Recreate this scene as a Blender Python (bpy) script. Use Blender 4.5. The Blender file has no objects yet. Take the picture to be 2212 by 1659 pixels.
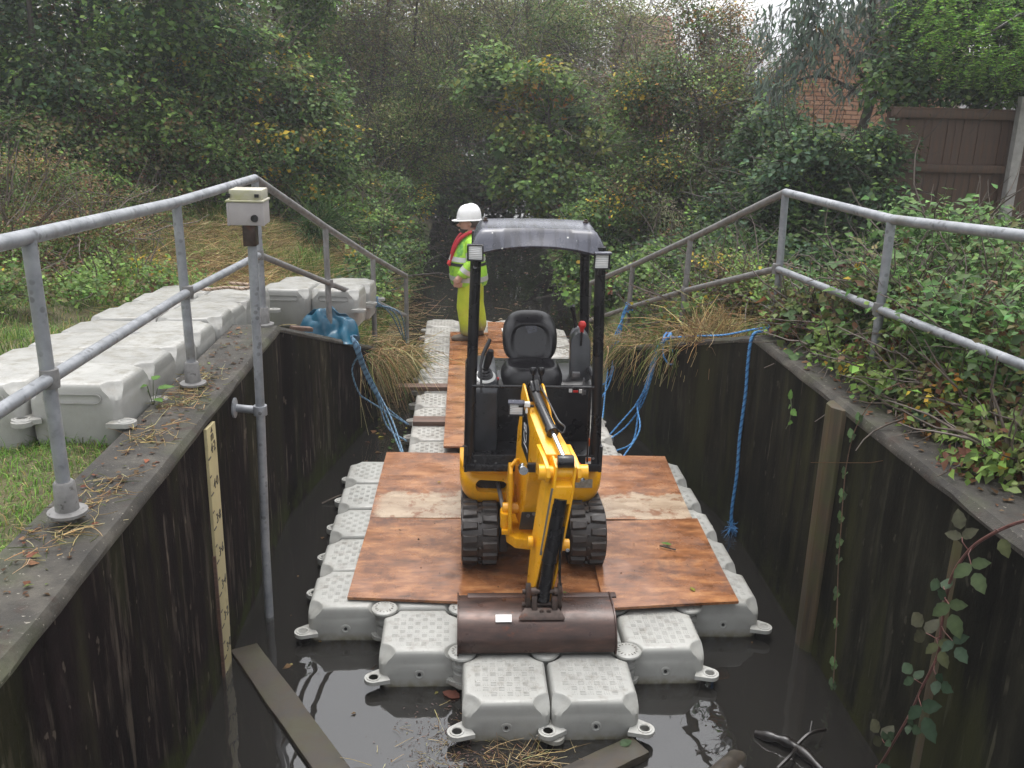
import bpy, bmesh, math, random
import numpy as np
from mathutils import Vector, Matrix
R = math.radians
rng = np.random.default_rng(7)
random.seed(7)
HAZE = 0.0024
scene = bpy.context.scene
COL = scene.collection

# ------------------------------------------------------------------ camera
cam = bpy.data.cameras.new('camera'); camo = bpy.data.objects.new('camera', cam); COL.objects.link(camo)
cam.sensor_width = 36.0; cam.lens = 36.0 * 1967.06 / 2212.0
cam.clip_start = 0.05; cam.clip_end = 400
def cam_matrix(pos, yaw, pitch, roll):
    F = Vector((math.sin(yaw)*math.cos(pitch), math.cos(yaw)*math.cos(pitch), -math.sin(pitch)))
    r = Vector((math.cos(yaw), -math.sin(yaw), 0)); u = r.cross(F)
    r2 = math.cos(roll)*r + math.sin(roll)*u; u2 = -math.sin(roll)*r + math.cos(roll)*u
    m = Matrix((r2, u2, -F)).transposed().to_4x4(); m.translation = pos
    return m
camo.matrix_world = cam_matrix(Vector((-0.5042, -3.9727, 3.2238)), 0.06299, 0.30628, 0.026614)
scene.camera = camo

# ------------------------------------------------------------------ sky, sun, exposure
SUN_EL, SUN_AZ = R(76), R(0)          # ahead of the camera, high, veiled by cloud
w = bpy.data.worlds.new('World'); scene.world = w; w.use_nodes = True
nt = w.node_tree; nt.nodes.clear()
sky = nt.nodes.new('ShaderNodeTexSky'); sky.sky_type = 'NISHITA'; sky.sun_disc = False
sky.sun_elevation = SUN_EL; sky.sun_rotation = SUN_AZ; sky.dust_density = 4.0; sky.air_density = 1.2; sky.ozone_density = 1.0
hs = nt.nodes.new('ShaderNodeHueSaturation'); hs.inputs['Saturation'].default_value = 0.14
bgn = nt.nodes.new('ShaderNodeBackground'); bgn.inputs['Strength'].default_value = 0.15
out = nt.nodes.new('ShaderNodeOutputWorld')
nt.links.new(sky.outputs[0], hs.inputs['Color']); nt.links.new(hs.outputs[0], bgn.inputs['Color']); nt.links.new(bgn.outputs[0], out.inputs['Surface'])
sl = bpy.data.lights.new('sun', 'SUN'); sl.energy = 0.6; sl.angle = R(40); sl.color = (1.0, 0.97, 0.93)
so = bpy.data.objects.new('sun', sl); COL.objects.link(so)
so.rotation_euler = (SUN_EL - R(90), 0, -SUN_AZ)
so.location = (0, 10, 20)
scene.view_settings.view_transform = 'Standard'; scene.view_settings.look = 'None'
scene.view_settings.gamma = 1.0; scene.view_settings.use_curve_mapping = False
scene.view_settings.exposure = 1.38
scene.cycles.max_bounces = 8; scene.cycles.transparent_max_bounces = 12
scene.cycles.use_denoising = True

# ------------------------------------------------------------------ materials
class NM:
    def __init__(s, name):
        s.m = bpy.data.materials.new(name); s.m.use_nodes = True; s.t = s.m.node_tree; s.t.nodes.clear()
        s.out = s.n('OutputMaterial'); s.p = s.n('BsdfPrincipled'); s.l(s.p.outputs[0], s.out.inputs[0])
    def n(s, ty, **kw):
        nd = s.t.nodes.new('ShaderNode' + ty)
        for k, v in kw.items(): setattr(nd, k, v)
        return nd
    def l(s, a, b): s.t.links.new(a, b)
    def set(s, **kw):
        for k, v in kw.items(): s.p.inputs[k.replace('_', ' ')].default_value = v
    def coord(s, kind='Object', scale=(1, 1, 1), loc=(0, 0, 0), rot=(0, 0, 0)):
        tc = s.n('TexCoord'); mp = s.n('Mapping'); s.l(tc.outputs[kind], mp.inputs[0])
        mp.inputs['Scale'].default_value = scale; mp.inputs['Location'].default_value = loc; mp.inputs['Rotation'].default_value = rot
        return mp.outputs[0]
    def noise(s, co, scale, detail=5, rough=.55, dist=0.0):
        nd = s.n('TexNoise'); nd.inputs['Scale'].default_value = scale; nd.inputs['Detail'].default_value = detail
        nd.inputs['Roughness'].default_value = rough; nd.inputs['Distortion'].default_value = dist
        s.l(co, nd.inputs['Vector']); return nd.outputs['Fac']
    def ramp(s, f, stops):
        r = s.n('ValToRGB'); el = r.color_ramp.elements
        while len(el) < len(stops): el.new(0.5)
        for e, (p, c) in zip(el, stops):
            e.position = p; e.color = (c[0], c[1], c[2], 1) if not isinstance(c, (int, float)) else (c, c, c, 1)
        s.l(f, r.inputs[0]); return r.outputs['Color']
    def mix(s, f, a, b, mode='MIX'):
        m = s.n('Mix', data_type='RGBA', blend_type=mode)
        for sock, v in ((m.inputs[0], f), (m.inputs[6], a), (m.inputs[7], b)):
            if isinstance(v, (int, float)): sock.default_value = v
            elif isinstance(v, tuple): sock.default_value = (v[0], v[1], v[2], 1)
            else: s.l(v, sock)
        return m.outputs[2]
    def math(s, op, a, b=0.0):
        m = s.n('Math', operation=op)
        for sock, v in ((m.inputs[0], a), (m.inputs[1], b)):
            if isinstance(v, (int, float)): sock.default_value = v
            else: s.l(v, sock)
        return m.outputs[0]
    def xyz(s, co):
        x = s.n('SeparateXYZ'); s.l(co, x.inputs[0]); return x.outputs
    def mapr(s, v, a, b, c=0.0, d=1.0):
        m = s.n('MapRange'); s.l(v, m.inputs[0])
        for i, k in enumerate((a, b, c, d)): m.inputs[i+1].default_value = k
        return m.outputs[0]
    def bump(s, h, strength=.3, dist=.01):
        b = s.n('Bump'); b.inputs['Strength'].default_value = strength; b.inputs['Distance'].default_value = dist
        s.l(h, b.inputs['Height']); s.l(b.outputs[0], s.p.inputs['Normal'])
    def base(s, c):
        if isinstance(c, tuple): s.p.inputs['Base Color'].default_value = (*c, 1)
        else: s.l(c, s.p.inputs['Base Color'])
    def rough(s, r):
        if isinstance(r, (int, float)): s.p.inputs['Roughness'].default_value = r
        else: s.l(r, s.p.inputs['Roughness'])

def simple(name, c, rough=.5, metal=0.0, var=.25, scale=18, bump=0.0, spec=.5, dirt=None):
    m = NM(name); co = m.coord()
    f = m.noise(co, scale, 6)
    lo = tuple(max(0, v*(1-var)) for v in c); hi = tuple(min(1, v*(1+var)) for v in c)
    col = m.ramp(f, [(.3, lo), (.7, hi)])
    if dirt:
        g = m.noise(co, dirt[1], 8, .7)
        col = m.mix(m.mapr(g, dirt[2], dirt[3]), col, dirt[0])
    m.base(col); m.rough(m.mapr(f, .2, .8, max(0, rough-.12), min(1, rough+.12))); m.set(Metallic=metal, Specular_IOR_Level=spec)
    if bump: m.bump(m.noise(co, scale*3, 6), bump, .004)
    return m.m

MAT = {}
def mats():
    # float plastic: pale warm grey, grime on the top faces, streaks
    for key, base, dirtc, d0, d1 in (('plastic', (.335, .335, .315), (.125, .11, .085), .50, .72), ('plastic_dirty', (.345, .335, .31), (.115, .095, .07), .45, .66),
                                     ('plastic_bank', (.305, .302, .285), (.16, .145, .11), .47, .66)):
        m = NM(key); co = m.coord('Generated' if False else 'Object'); geo = m.n('NewGeometry')
        oi = m.n('ObjectInfo')
        va = m.n('VectorMath', operation='ADD'); m.l(geo.outputs['Position'], va.inputs[0]); va.inputs[1].default_value = (3.1, 1.7, 0)
        p = va.outputs[0]
        col = m.ramp(m.noise(p, 3.5, 6), [(.3, tuple(v*.88 for v in base)), (.7, tuple(min(1, v*1.08) for v in base))])
        tone = m.mapr(oi.outputs['Random'], 0, 1, .86, 1.08)
        cmb = m.n('CombineColor'); [m.l(tone, cmb.inputs[i]) for i in range(3)]
        col = m.mix(1.0, col, cmb.outputs[0], 'MULTIPLY')
        nz = m.xyz(geo.outputs['Normal'])[2]
        up = m.mapr(nz, .5, .95)
        gr = m.math('MULTIPLY', m.mapr(m.noise(p, 11, 9, .75), d0, d1), m.mapr(up, 0, 1, .25, 1))
        col = m.mix(m.math('MULTIPLY', gr, .75), col, dirtc)
        sp = m.mapr(m.noise(p, 90, 3, .5), .68, .74)
        col = m.mix(m.math('MULTIPLY', sp, m.math('MULTIPLY', up, .6)), col, (.07, .05, .035))
        # tide line of green-brown slime just above the water
        if key != 'plastic_bank':
            z = m.xyz(geo.outputs['Position'])[2]
            tl = m.math('MULTIPLY', m.mapr(z, .06, -.01), m.mapr(m.noise(p, 22, 4), .3, .6, .3, 1.0))
            col = m.mix(tl, col, (.15, .13, .07))
        m.base(col); m.rough(m.mapr(m.noise(p, 9, 5), .3, .7, .33, .55)); m.bump(m.noise(p, 160, 4), .12, .003)
        MAT[key] = m.m
    # stained concrete
    for key, dark, mid, streak, green, rough in (('concrete_left', (.0024, .0016, .0016), (.0105, .0070, .0068), (.16, .13, .10), (.03, .038, .008), .5),
                                          ('concrete_right', (.0034, .0033, .0028), (.0145, .0138, .0096), (.075, .07, .05), (.030, .032, .011), .55)):
        m = NM(key); co = m.coord(); st = m.coord(scale=(3.2, 3.2, .42)); st2 = m.coord(scale=(8, 8, 1.1)); st3 = m.coord(scale=(20, 20, 1.9))
        f = m.math('ADD', m.math('MULTIPLY', m.noise(st, 2.2, 7, .55), .6), m.math('MULTIPLY', m.noise(co, 1.6, 8, .65), .4))
        col = m.ramp(f, [(.36, dark), (.52, mid), (.70, tuple(v*2.3 for v in mid))])
        f2 = m.math('MULTIPLY', m.mapr(m.noise(st2, 2.0, 6, .6), .53, .66), m.mapr(m.noise(co, 1.4, 4), .42, .58))
        col = m.mix(m.math('MULTIPLY', f2, .30), col, streak)
        f3 = m.math('MULTIPLY', m.mapr(m.noise(st3, 1.1, 5, .55), .615, .66), m.mapr(m.noise(co, 2.1, 3), .52, .60))
        col = m.mix(m.math('MULTIPLY', f3, .6), col, streak)
        col = m.mix(m.math('MULTIPLY', m.mapr(m.noise(m.coord(scale=(1, 1, .6)), 15, 3, .5), .68, .71), .35), col, streak)
        z = m.xyz(co)[2]
        low = m.math('MULTIPLY', m.mapr(z, .36, .02), m.mapr(m.noise(co, 5, 7, .65), .42, .58))
        col = m.mix(m.math('MULTIPLY', low, .8), col, green)
        hi = m.math('MULTIPLY', m.mapr(m.noise(st, 1.1, 5), .50, .62), .65 if 'right' in key else .25)
        col = m.mix(hi, col, green)
        m.base(col); m.rough(m.mapr(f, .3, .7, .75, .95)); m.bump(m.noise(co, 35, 8, .7), .45, .006)
        m.set(Specular_IOR_Level=.06)
        MAT[key] = m.m
    m = NM('coping'); co = m.coord()
    col = m.ramp(m.noise(co, 4, 9, .7), [(.34, (.012, .010, .008)), (.5, (.030, .026, .020)), (.68, (.075, .066, .052))])
    col = m.mix(m.mapr(m.noise(co, 2.2, 6), .55, .72), col, (.045, .05, .02))
    col = m.mix(m.mapr(m.noise(co, 60, 3), .66, .74), col, (.26, .24, .2))
    col = m.mix(m.mapr(m.noise(co, 7, 8, .7), .56, .66), col, (.028, .016, .010))
    m.base(col); m.rough(.7); m.bump(m.noise(co, 45, 8, .75), .6, .008); MAT['coping'] = m.m
    # galvanised tube
    m = NM('galvanised'); co = m.coord(); co2 = m.coord(scale=(1, 1, 1))
    col = m.ramp(m.noise(co, 9, 6, .6), [(.3, (.19, .20, .215)), (.7, (.34, .35, .37))])
    v = m.n('TexVoronoi'); v.inputs['Scale'].default_value = 26; m.l(co2, v.inputs['Vector'])
    spots = m.math('MULTIPLY', m.mapr(v.outputs['Distance'], .36, .24), m.mapr(m.noise(co, 5, 4), .46, .58))
    col = m.mix(m.math('MULTIPLY', spots, .5), col, (.06, .06, .062))
    col = m.mix(m.mapr(m.noise(co, 3.3, 7), .60, .8), col, (.13, .12, .09))
    m.base(col); m.rough(m.mapr(m.noise(co, 14, 5), .3, .7, .38, .6)); m.set(Metallic=.35); m.bump(m.noise(co, 60, 5), .15, .003); MAT['galvanised'] = m.m
    m = NM('galvanised_dull'); co = m.coord()
    col = m.ramp(m.noise(co, 12, 7, .65), [(.3, (.12, .115, .11)), (.7, (.24, .235, .23))])
    col = m.mix(m.mapr(m.noise(co, 40, 4), .62, .72), col, (.07, .065, .06))
    m.base(col); m.rough(.6); m.set(Metallic=.2); m.bump(m.noise(co, 70, 4), .2, .003); MAT['galvanised_dull'] = m.m
    # film-faced plywood, wet
    for key, c0, c1, c2, worn in (('plywood', (.080, .035, .017), (.235, .098, .042), (.40, .195, .085), False), ('plywood_worn', (.105, .048, .027), (.255, .115, .058), (.39, .20, .105), True)):
        m = NM(key); co = m.coord(); st = m.coord(scale=(1, 3.2, 1)); g = m.n('NewGeometry'); pos = g.outputs['Position']
        f = m.noise(st, 2.6, 9, .72, .15)
        col = m.ramp(f, [(.34, c0), (.5, c1), (.64, c2)])
        col = m.mix(m.math('MULTIPLY', m.mapr(m.noise(co, 3.2, 9, .74), .52, .66), .8), col, (.055, .026, .022))
        col = m.mix(m.math('MULTIPLY', m.mapr(m.noise(co, 55, 4), .64, .72), .6), col, (.03, .014, .01))
        gl = m.coord(scale=(.9, 26, 1))
        col = m.mix(m.math('MULTIPLY', m.mapr(m.noise(gl, 2, 4), .6, .7), .15), col, (.07, .028, .016))
        if worn:
            xyz = m.xyz(pos); n1 = m.noise(pos, 5, 8, .7)
            yy = m.math('ADD', xyz[1], m.math('MULTIPLY', m.math('SUBTRACT', n1, .5), .6))
            band = m.math('MULTIPLY', m.mapr(yy, 2.06, 2.10), m.mapr(yy, 2.56, 2.50))
            band = m.math('MULTIPLY', band, m.mapr(m.math('ADD', xyz[0], m.math('MULTIPLY', n1, .3)), -.98, -.90))
            pale = m.ramp(m.noise(st, 3.2, 8, .7), [(.3, (.22, .15, .10)), (.6, (.42, .33, .24))])
            pale = m.mix(m.mapr(m.noise(pos, 7, 8, .75), .53, .62), pale, (.20, .095, .05))
            col = m.mix(band, col, pale)
        m.base(col)
        m.rough(m.mapr(m.noise(co, 3.2, 7, .65), .38, .62, .10, .42)); m.bump(m.noise(st, 9, 7, .7), .12, .004); MAT[key] = m.m
    MAT['timber_wet'] = wood('timber_wet', (.045, .026, .018), (.15, .085, .06), (1, 14, 14))
    MAT['timber_slime'] = wood('timber_slime', (.010, .008, .006), (.046, .034, .022), (5, 5, 5), green=(.034, .032, .011))
    MAT['timber_post'] = wood('timber_post', (.020, .014, .008), (.080, .055, .026), (14, 14, .8), green=(.038, .044, .010))
    MAT['fence_wood'] = wood('fence_wood', (.026, .013, .007), (.085, .042, .022), (16, 16, .9))
    MAT['bark'] = wood('bark', (.022, .019, .016), (.075, .063, .05), (9, 9, 1.5))
    MAT['twig'] = wood('twig', (.05, .038, .03), (.13, .10, .08), (9, 9, 9))
    MAT['twig_dark'] = wood('twig_dark', (.02, .015, .012), (.06, .045, .036), (9, 9, 9))
    # excavator
    m = NM('yellow_paint'); co = m.coord()
    col = m.ramp(m.noise(co, 5, 6), [(.3, (.70, .315, .004)), (.7, (.80, .40, .006))])
    ch = m.mapr(m.noise(co, 24, 8, .72), .67, .72)
    col = m.mix(m.math('MULTIPLY', ch, .7), col, (.07, .035, .015))
    col = m.mix(m.math('MULTIPLY', m.mapr(m.noise(co, 7, 8, .7), .52, .8), .45), col, (.20, .085, .016))
    m.base(col); m.rough(m.mapr(m.noise(co, 8, 5), .3, .7, .22, .42)); m.bump(m.noise(co, 50, 4), .06, .002); MAT['yellow'] = m.m
    m = NM('black_paint'); co = m.coord()
    col = m.ramp(m.noise(co, 7, 7, .65), [(.3, (.007, .007, .008)), (.75, (.022, .021, .023))])
    col = m.mix(m.math('MULTIPLY', m.mapr(m.noise(m.coord(scale=(1, 1, .25)), 22, 7, .7), .66, .74), .4), col, (.22, .21, .21))
    m.base(col); m.rough(m.mapr(m.noise(co, 6, 6), .3, .7, .18, .4)); m.bump(m.noise(co, 60, 4), .05, .002); MAT['black'] = m.m
    m = NM('roof_plastic'); co = m.coord()
    col = m.ramp(m.noise(co, 4, 5), [(.3, (.058, .060, .078)), (.7, (.085, .088, .110))])
    drip = m.math('MULTIPLY', m.mapr(m.noise(m.coord(scale=(20, 2, 3)), 1.0, 5), .50, .58), .6)
    col = m.mix(drip, col, (.028, .028, .034))
    v = m.n('TexVoronoi'); v.inputs['Scale'].default_value = 13; m.l(co, v.inputs['Vector'])
    col = m.mix(m.math('MULTIPLY', m.mapr(v.outputs['Distance'], .085, .06), m.mapr(m.noise(co, 3.4, 2), .54, .58)), col, (.5, .5, .48))
    m.base(col); m.rough(m.mapr(m.noise(co, 9, 4), .3, .7, .2, .34)); MAT['roof'] = m.m
    m = NM('rubber'); co = m.coord()
    col = m.ramp(m.noise(co, 14, 8, .7), [(.3, (.012, .010, .010)), (.55, (.035, .029, .026)), (.78, (.085, .07, .06))])
    m.base(col); m.rough(m.mapr(m.noise(co, 20, 5), .3, .7, .28, .6)); m.bump(m.noise(co, 80, 6, .7), .3, .004); MAT['rubber'] = m.m
    m = NM('bucket_steel'); co = m.coord()
    col = m.ramp(m.noise(m.coord(scale=(1, 4, 4)), 5, 8, .7), [(.3, (.022, .014, .012)), (.55, (.06, .033, .026)), (.75, (.12, .062, .045))])
    col = m.mix(m.mapr(m.noise(co, 11, 8, .7), .6, .7), col, (.11, .035, .015))
    m.base(col); m.rough(m.mapr(m.noise(co, 7, 6), .3, .7, .22, .45)); m.set(Metallic=.3); m.bump(m.noise(co, 40, 6, .7), .15, .003); MAT['bucket'] = m.m
    MAT['steel_rust'] = simple('steel_rust', (.06, .042, .035), .45, .5, .5, 25, .3, dirt=((.13, .04, .015), 18, .55, .7))
    MAT['seat'] = simple('seat_vinyl', (.017, .016, .018), .34, 0, .2, 60, .1)
    MAT['chrome'] = simple('chrome', (.75, .76, .78), .12, 1.0, .05, 5)
    MAT['grey_metal'] = simple('grey_metal', (.19, .19, .2), .4, .6, .3, 20, .1)
    MAT['dark_grey'] = simple('dark_grey', (.035, .037, .042), .35, 0, .3, 15, .08)
    MAT['red_plastic'] = simple('red_plastic', (.52, .025, .02), .35, 0, .15)
    MAT['white_plastic'] = simple('white_plastic', (.75, .75, .73), .4, 0, .06, 10)
    MAT['helmet'] = simple('helmet_white', (.80, .80, .80), .28, 0, .04, 10)
    MAT['decal_black'] = simple('decal_black', (.012, .012, .013), .35)
    MAT['decal_white'] = simple('decal_white', (.72, .71, .70), .45, 0, .08, 25)
    MAT['orange_sticker'] = simple('orange_sticker', (.75, .17, .03), .4)
    MAT['grey_plate'] = simple('grey_plate', (.30, .28, .24), .4, .2, .35, 60)
    m = NM('lamp_lens'); co = m.coord()
    wv = m.n('TexWave'); wv.bands_direction = 'Z'; wv.inputs['Scale'].default_value = 28; m.l(co, wv.inputs['Vector'])
    m.base(m.ramp(wv.outputs['Fac'], [(.2, (.62, .62, .62)), (.8, (.88, .88, .87))])); m.rough(.12); m.set(Metallic=.05); m.bump(wv.outputs['Fac'], .5, .004); MAT['lens'] = m.m
    MAT['box_grey'] = simple('box_grey', (.34, .315, .31), .5, 0, .10, 9, .08, dirt=((.20, .19, .10), 5, .55, .8))
    MAT['box_lid'] = simple('box_lid', (.41, .39, .32), .5, 0, .12, 9, .08, dirt=((.30, .30, .12), 6, .45, .75))
    MAT['gauge_face'] = simple('gauge_face', (.41, .35, .19), .5, 0, .14, 7, .05, dirt=((.16, .13, .06), 6, .56, .8))
    m = NM('tarp'); co = m.coord()
    m.base(m.ramp(m.noise(co, 6, 5), [(.3, (.004, .052, .095)), (.7, (.010, .105, .175))])); m.rough(.3); m.bump(m.noise(co, 9, 4), .3, .02); MAT['tarp'] = m.m
    MAT['brick'] = None
    m = NM('brick'); oi = m.n('ObjectInfo'); co = m.coord()
    col = m.ramp(oi.outputs['Random'], [(0, (.33, .17, .105)), (.5, (.40, .225, .145)), (1, (.45, .28, .19))])
    col = m.mix(m.mapr(m.noise(co, 40, 4), .4, .7), col, (.34, .15, .08)); m.base(col); m.rough(.85); MAT['brick'] = m.m
    MAT['mortar'] = simple('mortar', (.36, .29, .24), .9, 0, .15, 8)
    MAT['render_white'] = simple('render_white', (.78, .78, .78), .8, 0, .04, 3)
    MAT['roof_tile'] = simple('roof_tile', (.21, .10, .07), .8, 0, .35, 9); MAT['slate'] = simple('slate', (.34, .35, .37), .3, 0, .2, 9)
    MAT['concrete_post'] = simple('concrete_post', (.26, .25, .24), .8, 0, .2, 12, .25)
    # person
    MAT['wet_black'] = simple('wet_black', (.010, .008, .007), .35, 0, .4, 20, .3)
    MAT['skin'] = simple('skin', (.47, .27, .205), .5, 0, .1, 20)
    MAT['hair'] = simple('hair', (.045, .03, .024), .7, 0, .3, 60)
    m = NM('hivis'); co = m.coord()
    col = m.ramp(m.noise(co, 5, 5), [(.35, (.27, .55, .045)), (.65, (.42, .72, .05))])
    gd = m.mapr(m.noise(co, 4.3, 5), .54, .60)
    col = m.mix(m.math('MULTIPLY', gd, .8), col, (.07, .27, .06)); m.base(col); m.rough(.55); m.bump(m.noise(co, 14, 4), .5, .02); MAT['hivis'] = m.m
    m = NM('hivis_trousers'); co = m.coord()
    col = m.ramp(m.noise(co, 5, 5), [(.35, (.44, .52, .03)), (.65, (.58, .66, .04))])
    col = m.mix(m.math('MULTIPLY', m.mapr(m.noise(co, 5, 8, .7), .5, .75), .5), col, (.30, .22, .05))
    z = m.xyz(co)[2]; col = m.mix(m.mapr(z, .26, .08), col, (.19, .15, .09)); m.base(col); m.rough(.6); m.bump(m.noise(co, 12, 4), .5, .02); MAT['hivis_trousers'] = m.m
    MAT['reflective'] = simple('reflective', (.55, .55, .54), .4, .3, .1)
    MAT['red_cloth'] = simple('red_cloth', (.42, .014, .028), .55, 0, .2, 15)
    MAT['boot'] = simple('boot_mud', (.12, .095, .07), .7, 0, .35, 20, .2)
    MAT['black_cloth'] = simple('black_cloth', (.02, .02, .022), .6)
    # attribute-coloured leaves, grass, rope
    m = NM('leaf'); at = m.n('Attribute', attribute_name='col'); m.base(at.outputs['Color']); m.rough(.55); m.set(Specular_IOR_Level=.22)
    tr = m.n('BsdfTranslucent'); m.l(at.outputs['Color'], tr.inputs[0]); mx = m.n('MixShader'); mx.inputs[0].default_value = .38
    m.l(m.p.outputs[0], mx.inputs[1]); m.l(tr.outputs[0], mx.inputs[2]); m.l(mx.outputs[0], m.out.inputs[0]); MAT['leaf'] = m.m
    m = NM('rope_fibre'); at = m.n('Attribute', attribute_name='col'); m.base(at.outputs['Color']); m.rough(.5); MAT['rope'] = m.m
    # ground
    m = NM('soil'); co = m.coord()
    col = m.ramp(m.noise(co, 3, 9, .7), [(.3, (.05, .045, .022)), (.5, (.10, .088, .042)), (.72, (.17, .13, .07))])
    col = m.mix(m.mapr(m.noise(co, 1.1, 5), .45, .62), col, (.065, .095, .026)); m.base(col); m.rough(.9); m.bump(m.noise(co, 22, 9, .75), .8, .03); MAT['soil'] = m.m
    MAT['bed'] = simple('bed_mud', (.030, .026, .018), .9, 0, .4, 4)
mats_done = False
def wood(name, a, b, sc, green=None):
    m = NM(name); st = m.coord(scale=sc); co = m.coord()
    f = m.noise(st, 2.4, 8, .65, .5); col = m.ramp(f, [(.3, a), (.7, b)])
    if green: col = m.mix(m.math('MULTIPLY', m.mapr(m.noise(co, 4.5, 6), .45, .65), .75), col, green)
    m.base(col); m.rough(m.mapr(f, .3, .7, .45, .75)); m.bump(f, .35, .006); return m.m
mats()

# ------------------------------------------------------------------ mesh helpers
class B:
    """collects polygons in world space; build() links them as ONE object"""
    def __init__(s): s.v = []; s.f = []
    def add(s, vs, fs):
        o = len(s.v); s.v += [tuple(p) for p in vs]; s.f += [tuple(i+o for i in f) for f in fs]; return s
    def box(s, c, d, rot=None):
        x, y, z = (k/2 for k in d)
        vs = [Vector((sx*x, sy*y, sz*z)) for sz in (-1, 1) for sy in (-1, 1) for sx in (-1, 1)]
        if rot is not None: vs = [rot @ p for p in vs]
        c = Vector(c)
        return s.add([p+c for p in vs], [(0, 2, 3, 1), (4, 5, 7, 6), (0, 1, 5, 4), (2, 6, 7, 3), (0, 4, 6, 2), (1, 3, 7, 5)])
    def tube(s, pts, r, n=10, caps=True, up=None):
        pts = [Vector(p) for p in pts]; rs = r if isinstance(r, (list, tuple)) else [r]*len(pts)
        t0 = (pts[1]-pts[0]).normalized(); a = Vector((0, 0, 1)) if abs(t0.z) < .9 else Vector((1, 0, 0))
        if up is not None: a = Vector(up)
        nrm = t0.cross(a).normalized(); vs = []; m = len(pts)
        for i, p in enumerate(pts):
            t = ((pts[min(i+1, m-1)]-pts[max(i-1, 0)])).normalized()
            nrm = (nrm - t*nrm.dot(t)).normalized(); b = t.cross(nrm)
            vs += [p + (nrm*math.cos(2*math.pi*k/n) + b*math.sin(2*math.pi*k/n))*rs[i] for k in range(n)]
        fs = [(i*n+k, i*n+(k+1) % n, (i+1)*n+(k+1) % n, (i+1)*n+k) for i in range(m-1) for k in range(n)]
        if caps: fs += [tuple(range(n-1, -1, -1)), tuple(range((m-1)*n, m*n))]
        return s.add(vs, fs)
    def loft(s, rings, caps=True, closed=True):
        n = len(rings[0]); vs = [p for r in rings for p in r]; m = len(rings)
        kk = n if closed else n-1
        fs = [(i*n+k, i*n+(k+1) % n, (i+1)*n+(k+1) % n, (i+1)*n+k) for i in range(m-1) for k in range(kk)]
        if caps and closed: fs += [tuple(range(n-1, -1, -1)), tuple(range((m-1)*n, m*n))]
        return s.add(vs, fs)
    def prism(s, poly, fn, a, b):
        """poly of 2-D points; fn(p, t) -> 3-D; extruded from t=a to t=b"""
        n = len(poly); vs = [fn(p, a) for p in poly] + [fn(p, b) for p in poly]
        return s.add(vs, [tuple(range(n-1, -1, -1)), tuple(range(n, 2*n))] + [(k, (k+1) % n, n+(k+1) % n, n+k) for k in range(n)])
    def lathe(s, prof, c, axis='Z', n=20):
        rings = []
        for r, h in prof:
            ring = []
            for k in range(n):
                a = 2*math.pi*k/n; p = (r*math.cos(a), r*math.sin(a), h)
                if axis == 'Y': p = (p[0], -p[2], p[1])
                if axis == 'X': p = (p[2], p[0], p[1])
                ring.append((p[0]+c[0], p[1]+c[1], p[2]+c[2]))
            rings.append(ring)
        return s.loft(rings)
    def mesh(s, name, loc=(0, 0, 0), bevel=0.0, smooth=True, angle=40, fix=True, segs=2):
        me = bpy.data.meshes.new(name)
        l = Vector(loc)
        me.from_pydata([Vector(p)-l for p in s.v], [], s.f)
        if fix or bevel:
            bm = bmesh.new(); bm.from_mesh(me)
            if fix: bmesh.ops.recalc_face_normals(bm, faces=bm.faces)
            if bevel:
                es = [e for e in bm.edges if len(e.link_faces) == 2 and e.calc_face_angle(0) > R(28)]
                bmesh.ops.bevel(bm, geom=es, offset=bevel, offset_type='OFFSET', segments=segs, profile=.6, affect='EDGES', clamp_overlap=True)
            bm.to_mesh(me); bm.free()
        if smooth:
            me.polygons.foreach_set('use_smooth', [True]*len(me.polygons)); me.set_sharp_from_angle(angle=R(angle))
        me.update(); return me
    def build(s, name, mat, parent=None, **kw):
        loc = kw.pop('loc', None)
        if loc is None: loc = parent_world(parent) if parent else (0, 0, 0)
        me = s.mesh(name, loc, **kw); return link(name, me, mat, parent, loc if parent is None else None)

def parent_world(o):
    l = Vector((0, 0, 0))
    while o is not None: l += o.location; o = o.parent
    return l
def link(name, me, mat=None, parent=None, loc=None):
    o = bpy.data.objects.new(name, me); COL.objects.link(o)
    if mat is not None:
        me.materials.clear(); me.materials.append(MAT[mat] if isinstance(mat, str) else mat)
    if parent is not None: o.parent = parent
    if loc is not None: o.location = loc
    return o
def tag(o, label=None, cat=None, group=None, kind=None):
    if label: o['label'] = label
    if cat: o['category'] = cat
    if group: o['group'] = group
    if kind: o['kind'] = kind
    return o
def empty(name, loc, label, cat, group=None):
    o = bpy.data.objects.new(name, None); COL.objects.link(o); o.location = loc; o.empty_display_size = .1
    return tag(o, label, cat, group)
def npmesh(name, V, F, mat, parent=None, col=None, smooth=False, loc=None):
    """V (n,3) world, F (m,k) faces of one size"""
    V = np.asarray(V, np.float32)
    if loc is None: loc = parent_world(parent) if parent is not None else Vector((0, 0, 0))
    V = V - np.array(loc, np.float32)
    me = bpy.data.meshes.new(name); m, k = F.shape
    me.vertices.add(len(V)); me.vertices.foreach_set('co', V.ravel())
    me.loops.add(m*k); me.loops.foreach_set('vertex_index', F.astype(np.int32).ravel())
    me.polygons.add(m); me.polygons.foreach_set('loop_start', np.arange(0, m*k, k, dtype=np.int32))
    if smooth: me.polygons.foreach_set('use_smooth', np.ones(m, bool))
    if col is not None:
        a = me.color_attributes.new('col', 'FLOAT_COLOR', 'POINT')
        c4 = np.ones((len(V), 4), np.float32); c4[:, :3] = col; a.data.foreach_set('color', c4.ravel())
    me.update(calc_edges=True)
    return link(name, me, mat, parent, loc if parent is None else None)
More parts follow.
